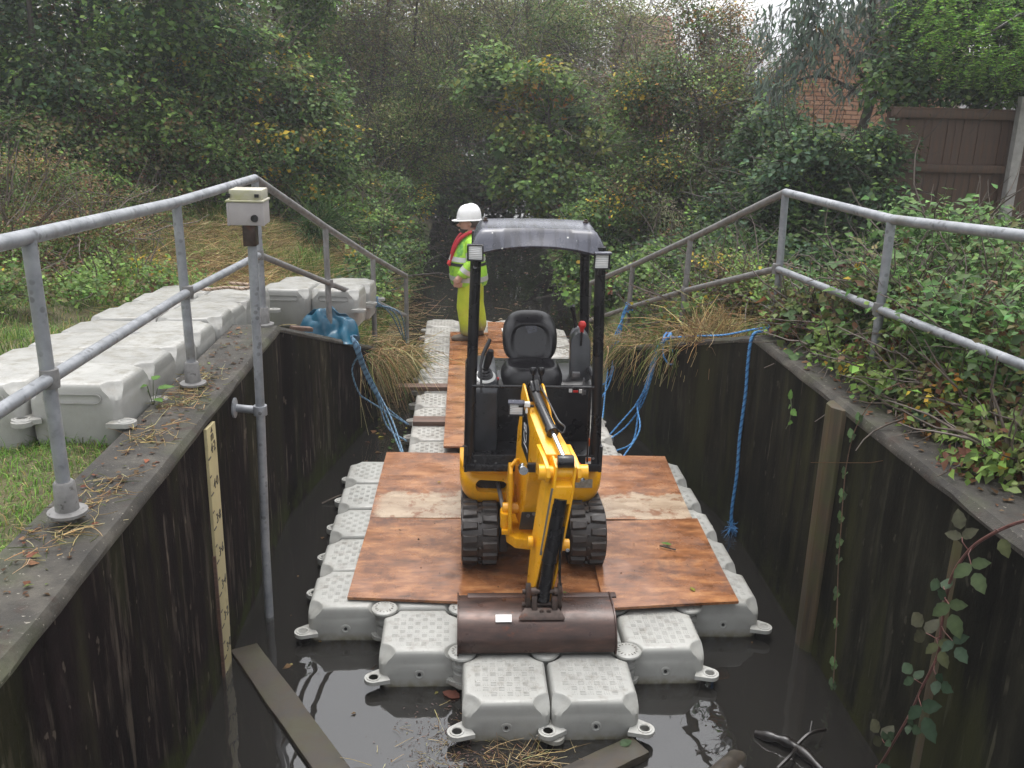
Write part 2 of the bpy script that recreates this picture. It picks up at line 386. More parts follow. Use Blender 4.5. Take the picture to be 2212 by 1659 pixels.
def catmull(pts, n=6):
    P = [Vector(p) for p in pts]; P = [P[0]*2-P[1]] + P + [P[-1]*2-P[-2]]; o = []
    for i in range(1, len(P)-2):
        for k in range(n):
            t = k/n; a, b, c, d = P[i-1:i+3]
            o.append(.5*((2*b) + (c-a)*t + (2*a-5*b+4*c-d)*t*t + (3*b-a-3*c+d)*t**3))
    o.append(P[-2]); return o
def text_mesh(body, size, extrude=.001, align='CENTER'):
    cu = bpy.data.curves.new('lettering', 'FONT'); cu.body = body; cu.size = size; cu.extrude = extrude; cu.align_x = align; cu.align_y = 'CENTER'; cu.resolution_u = 3
    o = bpy.data.objects.new('lettering', cu); COL.objects.link(o)
    bpy.context.view_layer.update()
    me = bpy.data.meshes.new_from_object(o.evaluated_get(bpy.context.evaluated_depsgraph_get()))
    bpy.data.objects.remove(o); bpy.data.curves.remove(cu); return me
def text_obj(name, body, size, M, mat, parent, extrude=.001, fn=None):
    me = text_mesh(body, size, extrude); l = parent_world(parent)
    for v in me.vertices: v.co = (fn(v.co) if fn else M @ v.co) - l
    return link(name, me, mat, parent)
ORD = ['first', 'second', 'third', 'fourth', 'fifth', 'sixth', 'seventh', 'eighth', 'ninth', 'tenth', 'eleventh']
# ------------------------------------------------------------------ ground
def interp(y, xs, ys): return np.interp(y, xs, ys)
def edgeL(y): return interp(y, [-8, 2.7, 5.1, 7, 9.4, 14.6, 24, 60], [-2.0, -2.0, -1.52, -1.24, -1.26, -1.2, -1.1, -1.1])
def edgeR(y): return interp(y, [-8, 2.5, 5.5, 7, 11, 24, 60], [1.84, 1.84, 1.28, 1.25, 1.27, 1.6, 1.6])
def ze(y): return interp(y, [-8, 2.6, 4.3, 5.1, 5.9, 7, 60], [1.47, 1.42, .98, .68, .18, -.06, -.1])
def zpL(y): return interp(y, [-8, 1, 4.3, 7, 12, 60], [1.5, 1.43, 1.18, 1.25, 1.4, 2.6])
def zpR(y): return interp(y, [-8, 2.5, 5, 7, 12, 60], [1.52, 1.5, 1.42, 1.45, 1.5, 2.4])
def lump(x, y): return .04*np.sin(x*2.3+y*1.1)+.03*np.sin(x*4.1-y*3.2)+.02*np.sin(x*9+1)*np.sin(y*8)
def hL(x, y):
    u = np.maximum(edgeL(y)-x, 0); return ze(y)+(zpL(y)-ze(y))*(1-np.exp(-u/.9))+.10*np.maximum(u-1.5, 0)+lump(x, y)*np.minimum(1, u/.8)
def hR(x, y):
    u = np.maximum(x-edgeR(y), 0); return ze(y)+(zpR(y)-ze(y))*(1-np.exp(-u/.9))+.015*np.maximum(u-1.5, 0)+lump(x, y)*np.minimum(1, u/.8)
def ground_h(x, y): return np.where(np.asarray(x) < 0, hL(x, y), hR(x, y))
def bank(name, side):
    ys = np.concatenate([np.arange(-7.5, 14, .17), np.arange(14, 60, 1.2)]); us = np.concatenate([[-.18, -.06], np.linspace(0, 3, 22), np.linspace(3.2, 9, 22), np.linspace(10, 40, 14)])
    e = edgeL(ys) if side < 0 else edgeR(ys); V = []
    for u in us:
        x = e + side*np.where((u < 0) & (ys < 5.15), .02, u)
        z = (hL if side < 0 else hR)(x, ys)
        if u < 0: z = np.where(ys > 5.2, -.55 if u < -.1 else z-.16, z-.4)
        V.append(np.stack([x, ys, z], -1))
    V = np.concatenate(V); n = len(ys); m = len(us)
    i, k = np.meshgrid(np.arange(m-1), np.arange(n-1), indexing='ij'); a = (i*n+k).ravel()
    F = np.stack([a, a+1, a+n+1, a+n], -1)
    if side > 0: pass
    else: F = F[:, ::-1]
    o = npmesh(name, V, F[:, ::-1] if True else F, 'soil', None, smooth=True); tag(o, kind='structure'); return o
tag(bank('ground_bank', -1)); bank('ground_bank', 1)
b = B().box((0, 26, -.8), (12, 68, .1)); tag(b.build('channel_bed', 'bed', smooth=False), kind='structure')
# water: one closed volume of murky water, its top the surface
m = NM('water'); m.t.nodes.remove(m.p)
co = m.coord(); tcol = m.n('BsdfTransparent'); gl = m.n('BsdfGlossy'); gl.inputs['Roughness'].default_value = .0
fr = m.n('Fresnel'); fr.inputs['IOR'].default_value = 1.9
bp = m.n('Bump'); bp.inputs['Strength'].default_value = .16; bp.inputs['Distance'].default_value = .03
h = m.math('ADD', m.noise(co, 2.6, 2, .4, .6), m.math('MULTIPLY', m.noise(co, 9, 2, .4), m.mapr(m.noise(m.coord(loc=(4.4, 1.2, 0)), .9, 1), .5, .72, .0, .45)))
m.l(h, bp.inputs['Height']); m.l(bp.outputs[0], gl.inputs['Normal']); m.l(bp.outputs[0], fr.inputs['Normal'])
geo = m.n('NewGeometry')
film = m.math('MULTIPLY', m.mapr(m.noise(co, 3.1, 6, .7), .55, .75), .0)
mx = m.n('MixShader'); df = m.n('BsdfDiffuse'); df.inputs[0].default_value = (.058, .055, .050, 1); mk_ = m.n('MixShader'); mk_.inputs[0].default_value = .26; m.l(tcol.outputs[0], mk_.inputs[1]); m.l(df.outputs[0], mk_.inputs[2])
m.l(fr.outputs[0], mx.inputs[0]); m.l(mk_.outputs[0], mx.inputs[1]); m.l(gl.outputs[0], mx.inputs[2]); m.l(mx.outputs[0], m.out.inputs[0])
va = m.n('VolumeAbsorption'); va.inputs['Color'].default_value = (.50, .44, .30, 1); va.inputs['Density'].default_value = 13.0
m.l(va.outputs[0], m.out.inputs['Volume']); MAT['water'] = m.m
tag(B().box((0, 26, -.35), (11.8, 67.6, .7)).build('water', 'water', smooth=False), kind='structure')

# ------------------------------------------------------------------ concrete walls
LW = [(-1.855, -7.5), (-1.835, 2.7), (-1.34, 5.1)]
RW = [(1.70, -7.5), (1.68, 2.43), (1.13, 5.45)]
def wall(side, pts, ztops, label, mat):
    t = empty('retaining_wall', (pts[1][0]+side*.15, pts[1][1], 0), label, 'wall')
    P = [Vector((x, y, 0)) for x, y in pts]; th = .34
    # outward offsets at the corner are mitred
    d1 = (P[1]-P[0]).normalized(); d2 = (P[2]-P[1]).normalized()
    n1 = Vector((-d1.y, d1.x, 0)); n2 = Vector((-d2.y, d2.x, 0))
    if n1.x*side < 0: n1, n2 = -n1, -n2
    nm = (n1+n2).normalized(); nm = nm/nm.dot(n1)
    Q = [P[0]+n1*th, P[1]+nm*th, P[2]+n2*th]
    cp = .05
    for i, nm_ in ((0, 'wall_face'), (1, 'wing_face')):
        n = 26; b = B(); rings = []
        for k in range(n+1):
            s = k/n; a = P[i].lerp(P[i+1], s); q = Q[i].lerp(Q[i+1], s); zt = ztops[i]*(1-s)+ztops[i+1]*s - cp
            w_ = .004*math.sin(k*2.1); off = (q-a).normalized()*w_
            rings.append([(a.x+off.x, a.y, -.7), (a.x+off.x, a.y, zt), (q.x, q.y, zt), (q.x, q.y, -.7)])
        b.loft(rings).build(nm_, mat, t, bevel=0)
    for i, nm_ in ((0, 'coping'), (1, 'coping')):
        b = B(); rings = []; n = 60 if i == 0 else 20; e0 = .012
        for k in range(n+1):
            s = k/n; a = P[i].lerp(P[i+1], s); q = Q[i].lerp(Q[i+1], s); zt = ztops[i]*(1-s)+ztops[i+1]*s
            nn = (a-q).normalized(); j = rng.normal(0, .0045); j2 = abs(rng.normal(0, .006)); a2 = a+nn*(.010+j*.6)
            rings.append([(a2.x, a2.y, zt-cp+.002), (a2.x, a2.y, zt-.022-j2), (a2.x-nn.x*(.018+j2), a2.y-nn.y*.02, zt+j*.3), (q.x, q.y, zt-.004), (q.x, q.y, zt-cp+.002)])
        b.loft(rings).build(nm_, 'coping', t)
    return t
WL = wall(-1, LW, (1.62, 1.55, .74), 'dark rust-black concrete wall along the left of the channel, holding the yellow depth gauge', 'concrete_left')
WR = wall(1, RW, (1.70, 1.59, .66), 'dark green-stained concrete wall along the right of the channel, behind the hanging rope', 'concrete_right')

# timber posts on the right wall
b = B(); b.prism([(1.735, .76), (1.735, .96), (1.672, .955), (1.630, .90), (1.630, .82), (1.672, .765)], lambda p, t: (p[0]-.008*t, p[1]-.01*t, t), -.6, 1.585)
t = tag(b.build('timber_post', 'timber_post', None, loc=(1.66, .85, 0), bevel=.006), 'upright mossy timber post fixed against the right wall', 'post')
b = B().box((1.704, -.50, .62), (.035, .075, 1.60)); tag(b.build('timber_batten', 'timber_post', None, loc=(1.69, -.5, .6), bevel=.004), 'flat brown timber batten set in the right wall behind the red bramble stem', 'batten')

# ------------------------------------------------------------------ depth gauge board on the left wall
gx = -1.822
def wx(y): return -1.855+(y+7.5)*(.02/10.2)
g = empty('depth_gauge', (gx, .68, .6), 'yellowed depth gauge board with black metre figures on the left wall', 'gauge')
b = B(); b.prism([(.612, 1.505), (.785, 1.490), (.78, .9), (.775, .35), (.74, -.1), (.60, -.1), (.60, .4), (.605, 1.0)], lambda p, t: (t, p[0], p[1]), -1.842, -1.822)
b.build('board', 'gauge_face', g, bevel=.003)
B().box((-1.832, .592, .32), (.022, .014, .9)).build('backing_strip', 'timber_wet', g)
zs = {'4.2': 1.335, '4.0': 1.127, '3.8': .922, '3.6': .718, '3.4': .513, '3.2': .31, '3.0': .105}
MG = Matrix(((0, 0, 1, gx+.001), (1, 0, 0, 0), (0, 1, 0, 0), (0, 0, 0, 1)))
for k, z in zs.items():
    s = k.replace('.', '·')
    text_obj('figure', s, .078, Matrix.Translation((0, .705, z+.04)) @ MG, 'decal_black', g, fn=lambda c, z=z: Vector((gx+.0015+c.z, .708+c.x*.95, z+.035+c.y*1.05)))
    B().box((gx+.001, .628, z), (.003, .045, .008)).build('tick', 'decal_black', g)
    B().box((gx+.001, .622, z-.103), (.003, .028, .007)).build('tick', 'decal_black', g)
text_obj('figure', 'm', .075, None, 'decal_black', g, fn=lambda c: Vector((gx+.0015+c.z, .70+c.x, 1.438+c.y)))
b = B(); b.prism([(.68, 1.462), (.72, 1.460), (.70, 1.487)], lambda p, t: (t, p[0], p[1]), gx-.001, gx+.002); b.build('arrow_mark', 'steel_rust', g)

# ------------------------------------------------------------------ hand-rails
def rail(label, posts, tops, mids, rt=.0285, rm=.0245, flanges=(), mats=None, base_sleeve=()):
    t = empty('handrail', posts[0][0], label, 'railing', 'tubular rails on the channel walls')
    for i, (b0, tp) in enumerate(posts):
        B().tube([b0, (Vector(b0)+Vector(tp))/2, tp], .0265, 12).build('post', mats[i], t)
        if i in flanges:
            bb = B(); c = Vector(b0); bb.lathe([(.0, .0), (.075, .0), (.075, .012), (.045, .018), (.04, .13), (.034, .137), (.0, .137)], c, n=18); bb.build('base_flange', 'galvanised_dull', t)
    for k in range(len(tops)-1):
        a, c = Vector(tops[k]), Vector(tops[k+1]); n = 6
        B().tube([a.lerp(c, s/n) for s in range(n+1)], rt, 14).build('top_rail', 'galvanised' if k < NTOP else 'galvanised_dull', t)
        B().lathe([(0, -rt), (rt*.72, -rt*.72), (rt*1.0, 0), (rt*.72, rt*.72), (0, rt)], a, n=12).build('rail_joint', 'galvanised', t)
    for k in range(len(mids)-1):
        a, c = Vector(mids[k]), Vector(mids[k+1]); d = (c-a).normalized()*.0
        B().tube([a, (a+c)/2, c], rm, 12).build('mid_rail', 'galvanised' if k < NTOP else 'galvanised_dull', t)
        B().lathe([(0, -.042), (.033, -.036), (.036, 0), (.033, .036), (0, .042)], a, n=12).build('rail_joint', 'galvanised_dull', t)
    return t
NTOP = 3
lp = [((-2.035, -2.4, 1.63), (-2.04, -2.4, 2.78)), ((-2.03, -.62, 1.615), (-2.04, -.62, 2.70)), ((-2.04, 1.18, 1.575), (-2.05, 1.18, 2.62)), ((-1.945, 2.72, 1.55), (-1.95, 2.72, 2.62)),
      ((-1.67, 4.2, 1.02), (-1.68, 4.2, 2.08)), ((-1.385, 5.5, .45), (-1.39, 5.5, 1.59)), ((-1.12, 6.9, -.25), (-1.13, 6.9, 1.13))]
rail('grey tubular handrail with a grey box beside its corner, on the left wall', lp, [p[1] for p in lp],
     [(-2.035, -2.4, 2.2), (-2.03, -.62, 2.17), (-2.03, 1.18, 2.12), (-1.95, 2.72, 2.075), (-1.66, 4.2, 1.57), (-1.39, 5.5, 1.13), (-1.135, 6.9, .64)],
     flanges=(0, 1, 2, 3), mats=['galvanised']*4+['galvanised_dull']*3)
rp = [((2.16, -1.9, 1.66), (2.17, -1.9, 2.78)), ((2.075, -.45, 1.64), (2.08, -.45, 2.71)), ((1.97, 1.11, 1.62), (1.95, 1.11, 2.61)), ((1.885, 2.59, 1.58), (1.85, 2.59, 2.61)),
      ((1.575, 4.2, 1.0), (1.60, 4.2, 2.03)), ((1.33, 5.6, .4), (1.36, 5.6, 1.53)), ((1.08, 6.9, -.2), (1.10, 6.9, 1.07))]
rail('grey tubular handrail overgrown by brambles on the right wall', rp, [p[1] for p in rp],
     [(2.16, -1.9, 2.2), (2.07, -.45, 2.13), (1.955, 1.11, 2.09), (1.85, 2.59, 2.055), (1.585, 4.2, 1.55), (1.345, 5.6, 1.07), (1.09, 6.9, .6)],
     flanges=(0, 1, 2, 3), mats=['galvanised']*4+['galvanised_dull']*3)

# ------------------------------------------------------------------ gauge pole with box
t = empty('gauge_pole', (-1.70, 1.23, 0), 'slim galvanised pole in the water with a small grey box on top', 'pole')
b = B(); b.tube([(-1.70, 1.23, -.6), (-1.695, 1.23, .5), (-1.675, 1.23, 1.4), (-1.662, 1.23, 2.52)], .0265, 14); b.build('pipe', 'galvanised', t)
def clampz(zc, xc): return B().lathe([(.030, -.03), (.040, -.03), (.040, .03), (.030, .03)], (xc, 1.23, zc), n=16)
c = clampz(1.40, -1.675).build('pipe_clamp', 'galvanised', t, bevel=.003)
B().lathe([(.0, 0), (.011, 0), (.011, .02), (.0, .022)], (-1.665, 1.19, 1.40), 'Y', 8).build('bolt', 'grey_metal', c)
b = B(); b.tube([(-1.845, 1.27, 1.40), (-1.71, 1.235, 1.40)], .024, 14); b.lathe([(.0, 0), (.062, 0), (.062, .012), (.03, .02), (.0, .02)], (-1.842, 1.27, 1.40), 'X', 18)
b.build('wall_flange', 'galvanised', t)
bk = B().box((-1.668, 1.225, 2.45), (.07, .085, .13)); bk.build('bracket', 'steel_rust', t, bevel=.004)
xb0, xb1, zb0, zb1 = -1.772, -1.575, 2.505, 2.655
cb = B().box(((xb0+xb1)/2, 1.235, (zb0+zb1)/2-.012), (xb1-xb0, .17, zb1-zb0-.024)).build('box', 'box_grey', t, bevel=.006)
ld = B(); ld.box(((xb0+xb1)/2, 1.235, zb1-.018), (xb1-xb0+.012, .186, .012)); ld.box(((xb0+xb1)/2+.004, 1.24, zb1+.015), (xb1-xb0-.018, .16, .055)); l_ = ld.build('lid', 'box_lid', t, bevel=.006)
B().lathe([(0, .012), (.018, .012), (.021, .0), (0, 0)], (-1.625, 1.148, 2.545), 'Y', 14).build('latch_knob', 'decal_black', cb)
for dx in (-.088, .066): B().box(((xb0+xb1)/2+dx, 1.155, zb1+.012), (.022, .016, .018)).build('latch', 'decal_black', l_)
for dx in (-.094, .094): B().box(((xb0+xb1)/2+dx, 1.155, zb0+.058), (.012, .014, .12)).build('corner_rib', 'box_grey', cb, bevel=.002)

# ------------------------------------------------------------------ plastic floats
C = .47
def ring_plan(hw, ch, r=.02, z=0, sc=0.0):
    """octagonal plan with concave scooped corners"""
    pts = []; q = hw
    for sx, sy, rev in ((1, 1, 0), (-1, 1, 1), (-1, -1, 0), (1, -1, 1)):
        cpts = []
        for k in range(5):
            s = k/4; x = q-ch*s; y = q-ch*(1-s)
            d = sc*math.sin(math.pi*s); x -= d*.7; y -= d*.7
            cpts.append((x, y))
        cc = [(sx*x, sy*y, z) for x, y in cpts]
        if rev: cc = cc[::-1]
        pts += cc
    return pts
def float_mesh(top, bot, groove=False):
    b = B(); hw = .232; rings = []
    for z, ins, ch, sc in ((bot, .04, .05, .0), (bot+.02, .012, .05, .0), (top-.30, .006, .042, -.006), (top-.13, .001, .040, -.008), (top-.085, .001, .042, -.006), (top-.060, .002, .052, .006), (top-.038, .004, .072, .016), (top-.020, .007, .082, .020), (top-.008, .014, .082, .016), (top-.002, .024, .076, .010), (top, .034, .07, .006), (top+.0008, .060, .06, .003)):
        rings.append(ring_plan(hw-ins, ch, z=z, sc=sc))
    b.loft(rings)
    if groove:   # hand slot moulded under the top edge of the faces
        for sg in (-1, 1):
            pass
    return b.mesh('float_body', angle=32)
def tread_mesh(top):
    b = B(); n = 8; cell = .34/n; z0 = top-.001; z1 = top+.0026
    for i in range(n):
        for k in range(n):
            cx = -.17+cell*(i+.5); cy = -.17+cell*(k+.5)
            if abs(cx)+abs(cy) > .285: continue
            for s in (-1, 0, 1):
                if (i+k) % 2: x, y, dx, dy = cx+s*cell*.29, cy, cell*.13, cell*.86
                else: x, y, dx, dy = cx, cy+s*cell*.29, cell*.86, cell*.13
                hx, hy = dx/2, dy/2; ix, iy = hx*.72, hy*.72
                b.add([(x-hx, y-hy, z0), (x+hx, y-hy, z0), (x+hx, y+hy, z0), (x-hx, y+hy, z0), (x-ix, y-iy, z1), (x+ix, y-iy, z1), (x+ix, y+iy, z1), (x-ix, y+iy, z1)],
                      [(4, 5, 6, 7), (0, 1, 5, 4), (1, 2, 6, 5), (2, 3, 7, 6), (3, 0, 4, 7)])
    return b.mesh('float_tread', fix=False, smooth=False)
def lug_mesh():
    b = B(); n = 16; t = .012; ro, ri = .052, .026; L = .075     # ring centred at origin, tab running to -x
    outer = []; inner = []
    for k in range(n):
        a = 2*math.pi*k/n; ca, sa = math.cos(a), math.sin(a)
        o = Vector((ro*ca, ro*sa, 0))
        if ca < -.35: o = Vector((-L, ro*1.25*(1 if sa > .1 else (-1 if sa < -.1 else 0)), 0))
        outer.append(o); inner.append(Vector((ri*ca, ri*sa, 0)))
    vs = [p+Vector((0, 0, t)) for p in outer]+[p+Vector((0, 0, t)) for p in inner]+[p-Vector((0, 0, t)) for p in outer]+[p-Vector((0, 0, t)) for p in inner]
    fs = []
    for k in range(n):
        j = (k+1) % n
        fs += [(k, j, n+j, n+k), (2*n+j, 2*n+k, 3*n+k, 3*n+j), (k, 2*n+k, 2*n+j, j), (n+j, 3*n+j, 3*n+k, n+k)]
    b.add(vs, fs)
    # raised rim round the hole
    b.lathe([(ri, t-.001), (ri+.003, t+.004), (ri+.012, t+.004), (ri+.014, t-.001)], (0, 0, 0), n=16)
    return b.mesh('float_lug', bevel=0, angle=35)
def plug_mesh():
    b = B(); b.lathe([(.030, .001), (.030, .005), (.022, .007), (.017, -.002), (.0, -.004)], (0, 0, 0), 'Y', 16); return b.mesh('float_plug')
def hole_mesh():
    b = B(); b.lathe([(.0, .0055), (.010, .0055), (.010, .0), (.0, .0)], (0, 0, 0), 'Y', 10); return b.mesh('float_plug_hole')
def pin_mesh():
    b = B(); b.lathe([(.0, -.16), (.05, -.16), (.05, -.11), (.036, -.10), (.036, -.085), (.056, -.078), (.056, -.06), (.042, -.05), (.045, -.02), (.076, -.006), (.081, .004), (.078, .013), (.066, .019), (.0, .023)], (0, 0, 0), n=24); return b.mesh('pin', angle=35)
def pin_mark_mesh():
    b = B()
    for k in range(16):
        a = 2*math.pi*k/16; b.box((.052*math.cos(a), .052*math.sin(a), .0225), (.013, .005, .004), Matrix.Rotation(a, 3, 'Z'))
    return b.mesh('pin_mark', smooth=False, fix=False)
FT, TR, LG, PL, HO = float_mesh(0, -.37), tread_mesh(0), lug_mesh(), plug_mesh(), hole_mesh()
PI_, PM = pin_mesh(), pin_mark_mesh()
for me in (TR,): pass
PROTO = {}
def make_float(x, y, z, label, group, mat, lugs=(), plugs=(), rz=0.0, tilt=(0, 0), tread=True):
    o = bpy.data.objects.new('plastic_float', FT.copy() if mat not in PROTO else PROTO[mat]['b']); COL.objects.link(o)
    if mat not in PROTO:
        PROTO[mat] = {'b': o.data}
        for k, src in (('t', TR), ('l', LG), ('p', PL)): PROTO[mat][k] = src.copy()
        for me in PROTO[mat].values(): me.materials.clear(); me.materials.append(MAT[mat])
    if not HO.materials: HO.materials.append(MAT['decal_black'])
    o.location = (x, y, z); o.rotation_euler = (tilt[0], tilt[1], rz)
    tag(o, label, 'float', group); pr = PROTO[mat]
    if tread:
        c = bpy.data.objects.new('tread', pr['t']); COL.objects.link(c); c.parent = o
        if mat == 'plastic_bank': c.scale = (1, 1, .35)
    for (sx, sy, dz, ang) in lugs:
        c = bpy.data.objects.new('lug', pr['l']); COL.objects.link(c); c.parent = o
        c.location = (sx*.232+.028*math.cos(ang), sy*.232+.028*math.sin(ang), dz); c.rotation_euler = (0, 0, ang)
    for (dx, dy, ang) in plugs:
        c = bpy.data.objects.new('plug', pr['p']); COL.objects.link(c); c.parent = o; c.location = (dx, dy, -.145); c.rotation_euler = (0, 0, ang)
        d = bpy.data.objects.new('plug_hole', HO); COL.objects.link(d); d.parent = c
    return o
ZT = .23
fgroup = 'floats of the raft in the channel'
def jit(): return (float(rng.normal(0, .006)), float(rng.normal(0, .006)))
front = 'front'
for r, n, cols in ((0, 1, range(2)), (1, 2, range(4)), (2, 3, range(6)), (3, 3, (0, 5)), (4, 3, (0, 5)), (5, 3, (0, 5)), (6, 3, (0, 5))):
    for c in cols:
        x = (-n+c+.5)*C; y = (r+.5)*C; N = 2*n; lugs = []; plugs = []
        rowfirst = (r < 3 and (r == 0 or c == 0 or c == N-1))
        if rowfirst: plugs = [(0, -.2305, 0)]
        d0 = -.165
        if c == 0: lugs.append((-1, -1, d0, R(205))); lugs.append((-1, 1, d0-.02, R(170)))
        if c == N-1: lugs.append((1, -1, d0, R(-25))); lugs.append((1, 1, d0-.02, R(10)))
        if r == 0 and c == 0: lugs.append((1, -1, d0-.03, R(-42)))
        if r == 0 and c == 1: lugs.append((-1, -1, d0, R(222)))
        if r in (1, 2) and c in (0,): lugs.append((1, -1, d0-.02, R(-50)))
        if r in (1, 2) and c in (N-1,): lugs.append((-1, -1, d0-.02, R(230)))
        side = 'left' if c < n else 'right'
        if r == 0: lab = 'clean grey float at the very front of the raft, the %s one of the pair' % side
        elif r == 1: lab = {0: 'grey float left of the bucket, alone outside the front pair', 1: 'grey float under the left half of the bucket', 2: 'grey float under the right half of the bucket', 3: 'grey float just right of the bucket end'}[c]
        elif r == 2: lab = {0: 'grey float at the front left corner of the wide raft', 5: 'grey float at the front right corner of the wide raft'}.get(c, 'grey float under the front plywood edge, %s of six in its row' % ORD[c])
        else: lab = 'grey float on the %s edge of the wide raft, %s back from its front corner' % (side, ORD[r-3])
        make_float(x, y, ZT+float(rng.normal(0, .003)), lab, fgroup, 'plastic', lugs, plugs, tilt=jit())
for r in range(11):
    for c in range(4):
        if c in (1, 2) and r < 9: continue
        if c == 3 and r == 10: continue
        x = (-2+c+.5)*C; y = (7+r+.5)*C; lugs = []
        if c == 0: lugs = [(-1, -1, -.15, R(200)), (-1, 1, -.17, R(165))]
        if c == 3: lugs = [(1, -1, -.15, R(-20)), (1, 1, -.17, R(15))]
        lab = {0: 'weathered float on the left edge of the narrow raft, %s from the wide part', 3: 'weathered float on the right edge of the narrow raft, %s from the wide part',
               1: 'weathered float left of centre near the raft far end, %s from the wide part', 2: 'weathered float right of centre near the raft far end, %s from the wide part'}[c] % ORD[r]
        make_float(x, y, ZT+float(rng.normal(0, .004)), lab, fgroup, 'plastic_dirty', lugs, (), tilt=jit())
PI_.materials.append(MAT['plastic']); PM.materials.append(MAT['plastic_dirty'])
for (i, j, lab) in ((-2, 2, 'round connector pin at the left end of the front plywood edge'), (-1, 2, 'round connector pin behind the left end of the bucket'), (1, 2, 'round connector pin behind the right end of the bucket'),
                    (2, 2, 'round connector pin under the right front plywood corner'), (-1, 1, 'round connector pin in front of the left bucket end'), (0, 1, 'round connector pin under the middle of the bucket front'), (1, 1, 'round connector pin in front of the right bucket end'),
                    (0, 2, 'round connector pin hidden close behind the middle of the bucket')):
    o = link('connector_pin', PI_, None, None, (i*C+.004, j*C-.003, ZT-.012)); tag(o, lab, 'pin', 'connector pins between the front floats')
    d = link('moulded_mark', PM, None, o)

# floats stacked on the left bank, in pairs, descending with the ground
bg = 'spare floats lying on the left bank'
def bank_float(x, y, z, lab, rz, lugs, tilt=(0, 0)):
    o = make_float(x, y, z, lab, bg, 'plastic_bank', lugs, (), rz, tilt)
    sb = B()
    for s, ax in ((-1, 'y'), (1, 'x')):
        pass
    return o
GB = None
def slot_mesh():
    """long hand slot with rounded ends, a shadowed channel standing proud of the face by its lip"""
    b = B(); n = 8; L, r = .12, .026
    out = [(L+r*math.cos(a), r*math.sin(a)) for a in np.linspace(-math.pi/2, math.pi/2, n)]+[(-L-r*math.cos(a), -r*math.sin(a)) for a in np.linspace(-math.pi/2, math.pi/2, n)]
    rings = [[(x, -.001, z) for x, z in out], [(x*1.0, -.007, z*1.05) for x, z in out], [(x*.97, -.008, z*.86) for x, z in out], [(x*.95, .016, z*.62) for x, z in out]]
    b.loft(rings, caps=False); m_ = len(b.v); b.f.append(tuple(range(3*len(out), 4*len(out)))); return b.mesh('slot', angle=60)
SL = slot_mesh(); SL.materials.append(MAT['plastic_bank'])
for k in range(8):
    for c in range(2):
        x = -2.2-(.5+c)*C; y = .5+(k+.5)*C; z = 1.775-.034*k
        if k == 4: z += .03
        lugs = [(1, -1, -.20, R(-10)), (1, 1, -.22, R(12))] if c == 0 else [(-1, -1, -.2, R(190))]
        if k == 0: lugs += [(-1, -1, -.19, R(218))] if c == 0 else [(1, -1, -.19, R(-90))]
        lab = 'pale bank float %s in the %s pair from the front' % ('beside the wall' if c == 0 else 'away from the wall', ORD[k])
        o = make_float(x+float(rng.normal(0, .008))+(.03 if k == 4 else 0), y, z+float(rng.normal(0, .003)), lab, bg, 'plastic_bank', lugs, (), R(float(rng.normal(0, 1.2))), (R(-1.8), R(-1.5 if k == 4 else 0)))
        if k in (0, 4):
            s_ = link('hand_slot', SL, None, o); s_.location = (0, -.2335, -.075)
for k, (x, y, z, rz) in enumerate(((-2.12, 4.72, 1.44, -4), (-1.66, 4.80, 1.42, -5), (-2.06, 5.22, 1.40, -4), (-1.60, 5.28, 1.38, -5))):
    o = make_float(x, y, z, 'pale float in the block beyond the blue sheet, %s' % ['front left of the four', 'front right of the four', 'rear left of the four', 'rear right of the four'][k], bg, 'plastic_bank', [(1, -1, -.18, R(-10)), (1, 1, -.22, R(10))] if k in (1, 3) else [], (), R(rz), (R(-2), 0))
    if k < 2: s_ = link('hand_slot', SL, None, o); s_.location = (0, -.2335, -.075)

# ------------------------------------------------------------------ plywood sheets, battens, planks
def sheet(name, corners, z0, th, mat, label, cat='plywood', n=10, warp=.006):
    """corners fl, fr, br, bl"""
    fl, fr, br, bl = [Vector((x, y, 0)) for x, y in corners]; c = (fl+fr+br+bl)/4; V = {}; b = B(); vs = []
    for lay in (0, 1):
        for i in range(n+1):
            for k in range(n+1):
                s, u = i/n, k/n; p = fl.lerp(fr, s).lerp(bl.lerp(br, s), u)
                wz = warp*math.sin(3.1*s+1.3*u*3)*math.sin(2.2*u+.4)
                vs.append((p.x, p.y, z0+lay*th+wz+(.0 if lay == 0 else 0)))
    N = (n+1)**2; idx = lambda l, i, k: l*N+i*(n+1)+k; fs = []
    for i in range(n):
        for k in range(n):
            fs += [(idx(1, i, k), idx(1, i+1, k), idx(1, i+1, k+1), idx(1, i, k+1)), (idx(0, i, k), idx(0, i, k+1), idx(0, i+1, k+1), idx(0, i+1, k))]
    for i in range(n):
        fs += [(idx(0, i, 0), idx(0, i+1, 0), idx(1, i+1, 0), idx(1, i, 0)), (idx(0, i+1, n), idx(0, i, n), idx(1, i, n), idx(1, i+1, n)),
               (idx(0, 0, i+1), idx(0, 0, i), idx(1, 0, i), idx(1, 0, i+1)), (idx(0, n, i), idx(0, n, i+1), idx(1, n, i+1), idx(1, n, i))]
    b.add(vs, fs)
    return tag(b.build(name, mat, None, loc=(c.x, c.y, z0), angle=35), label, cat)
PG = 'plywood sheets laid over the raft'
def ps(*a, **k): o = sheet(*a, **k); o['group'] = PG; return o
ps('plywood_sheet', ((-1.17, 1.02), (.46, .87), (.50, 2.06), (-1.13, 2.16)), .240, .018, 'plywood', 'wet brown plywood sheet under the left track, at the front of the raft')
ps('plywood_sheet', ((.40, .835), (1.245, .905), (1.275, 2.06), (.42, 2.02)), .262, .018, 'plywood', 'wet brown plywood sheet right of the right track, with a fallen leaf and twig')
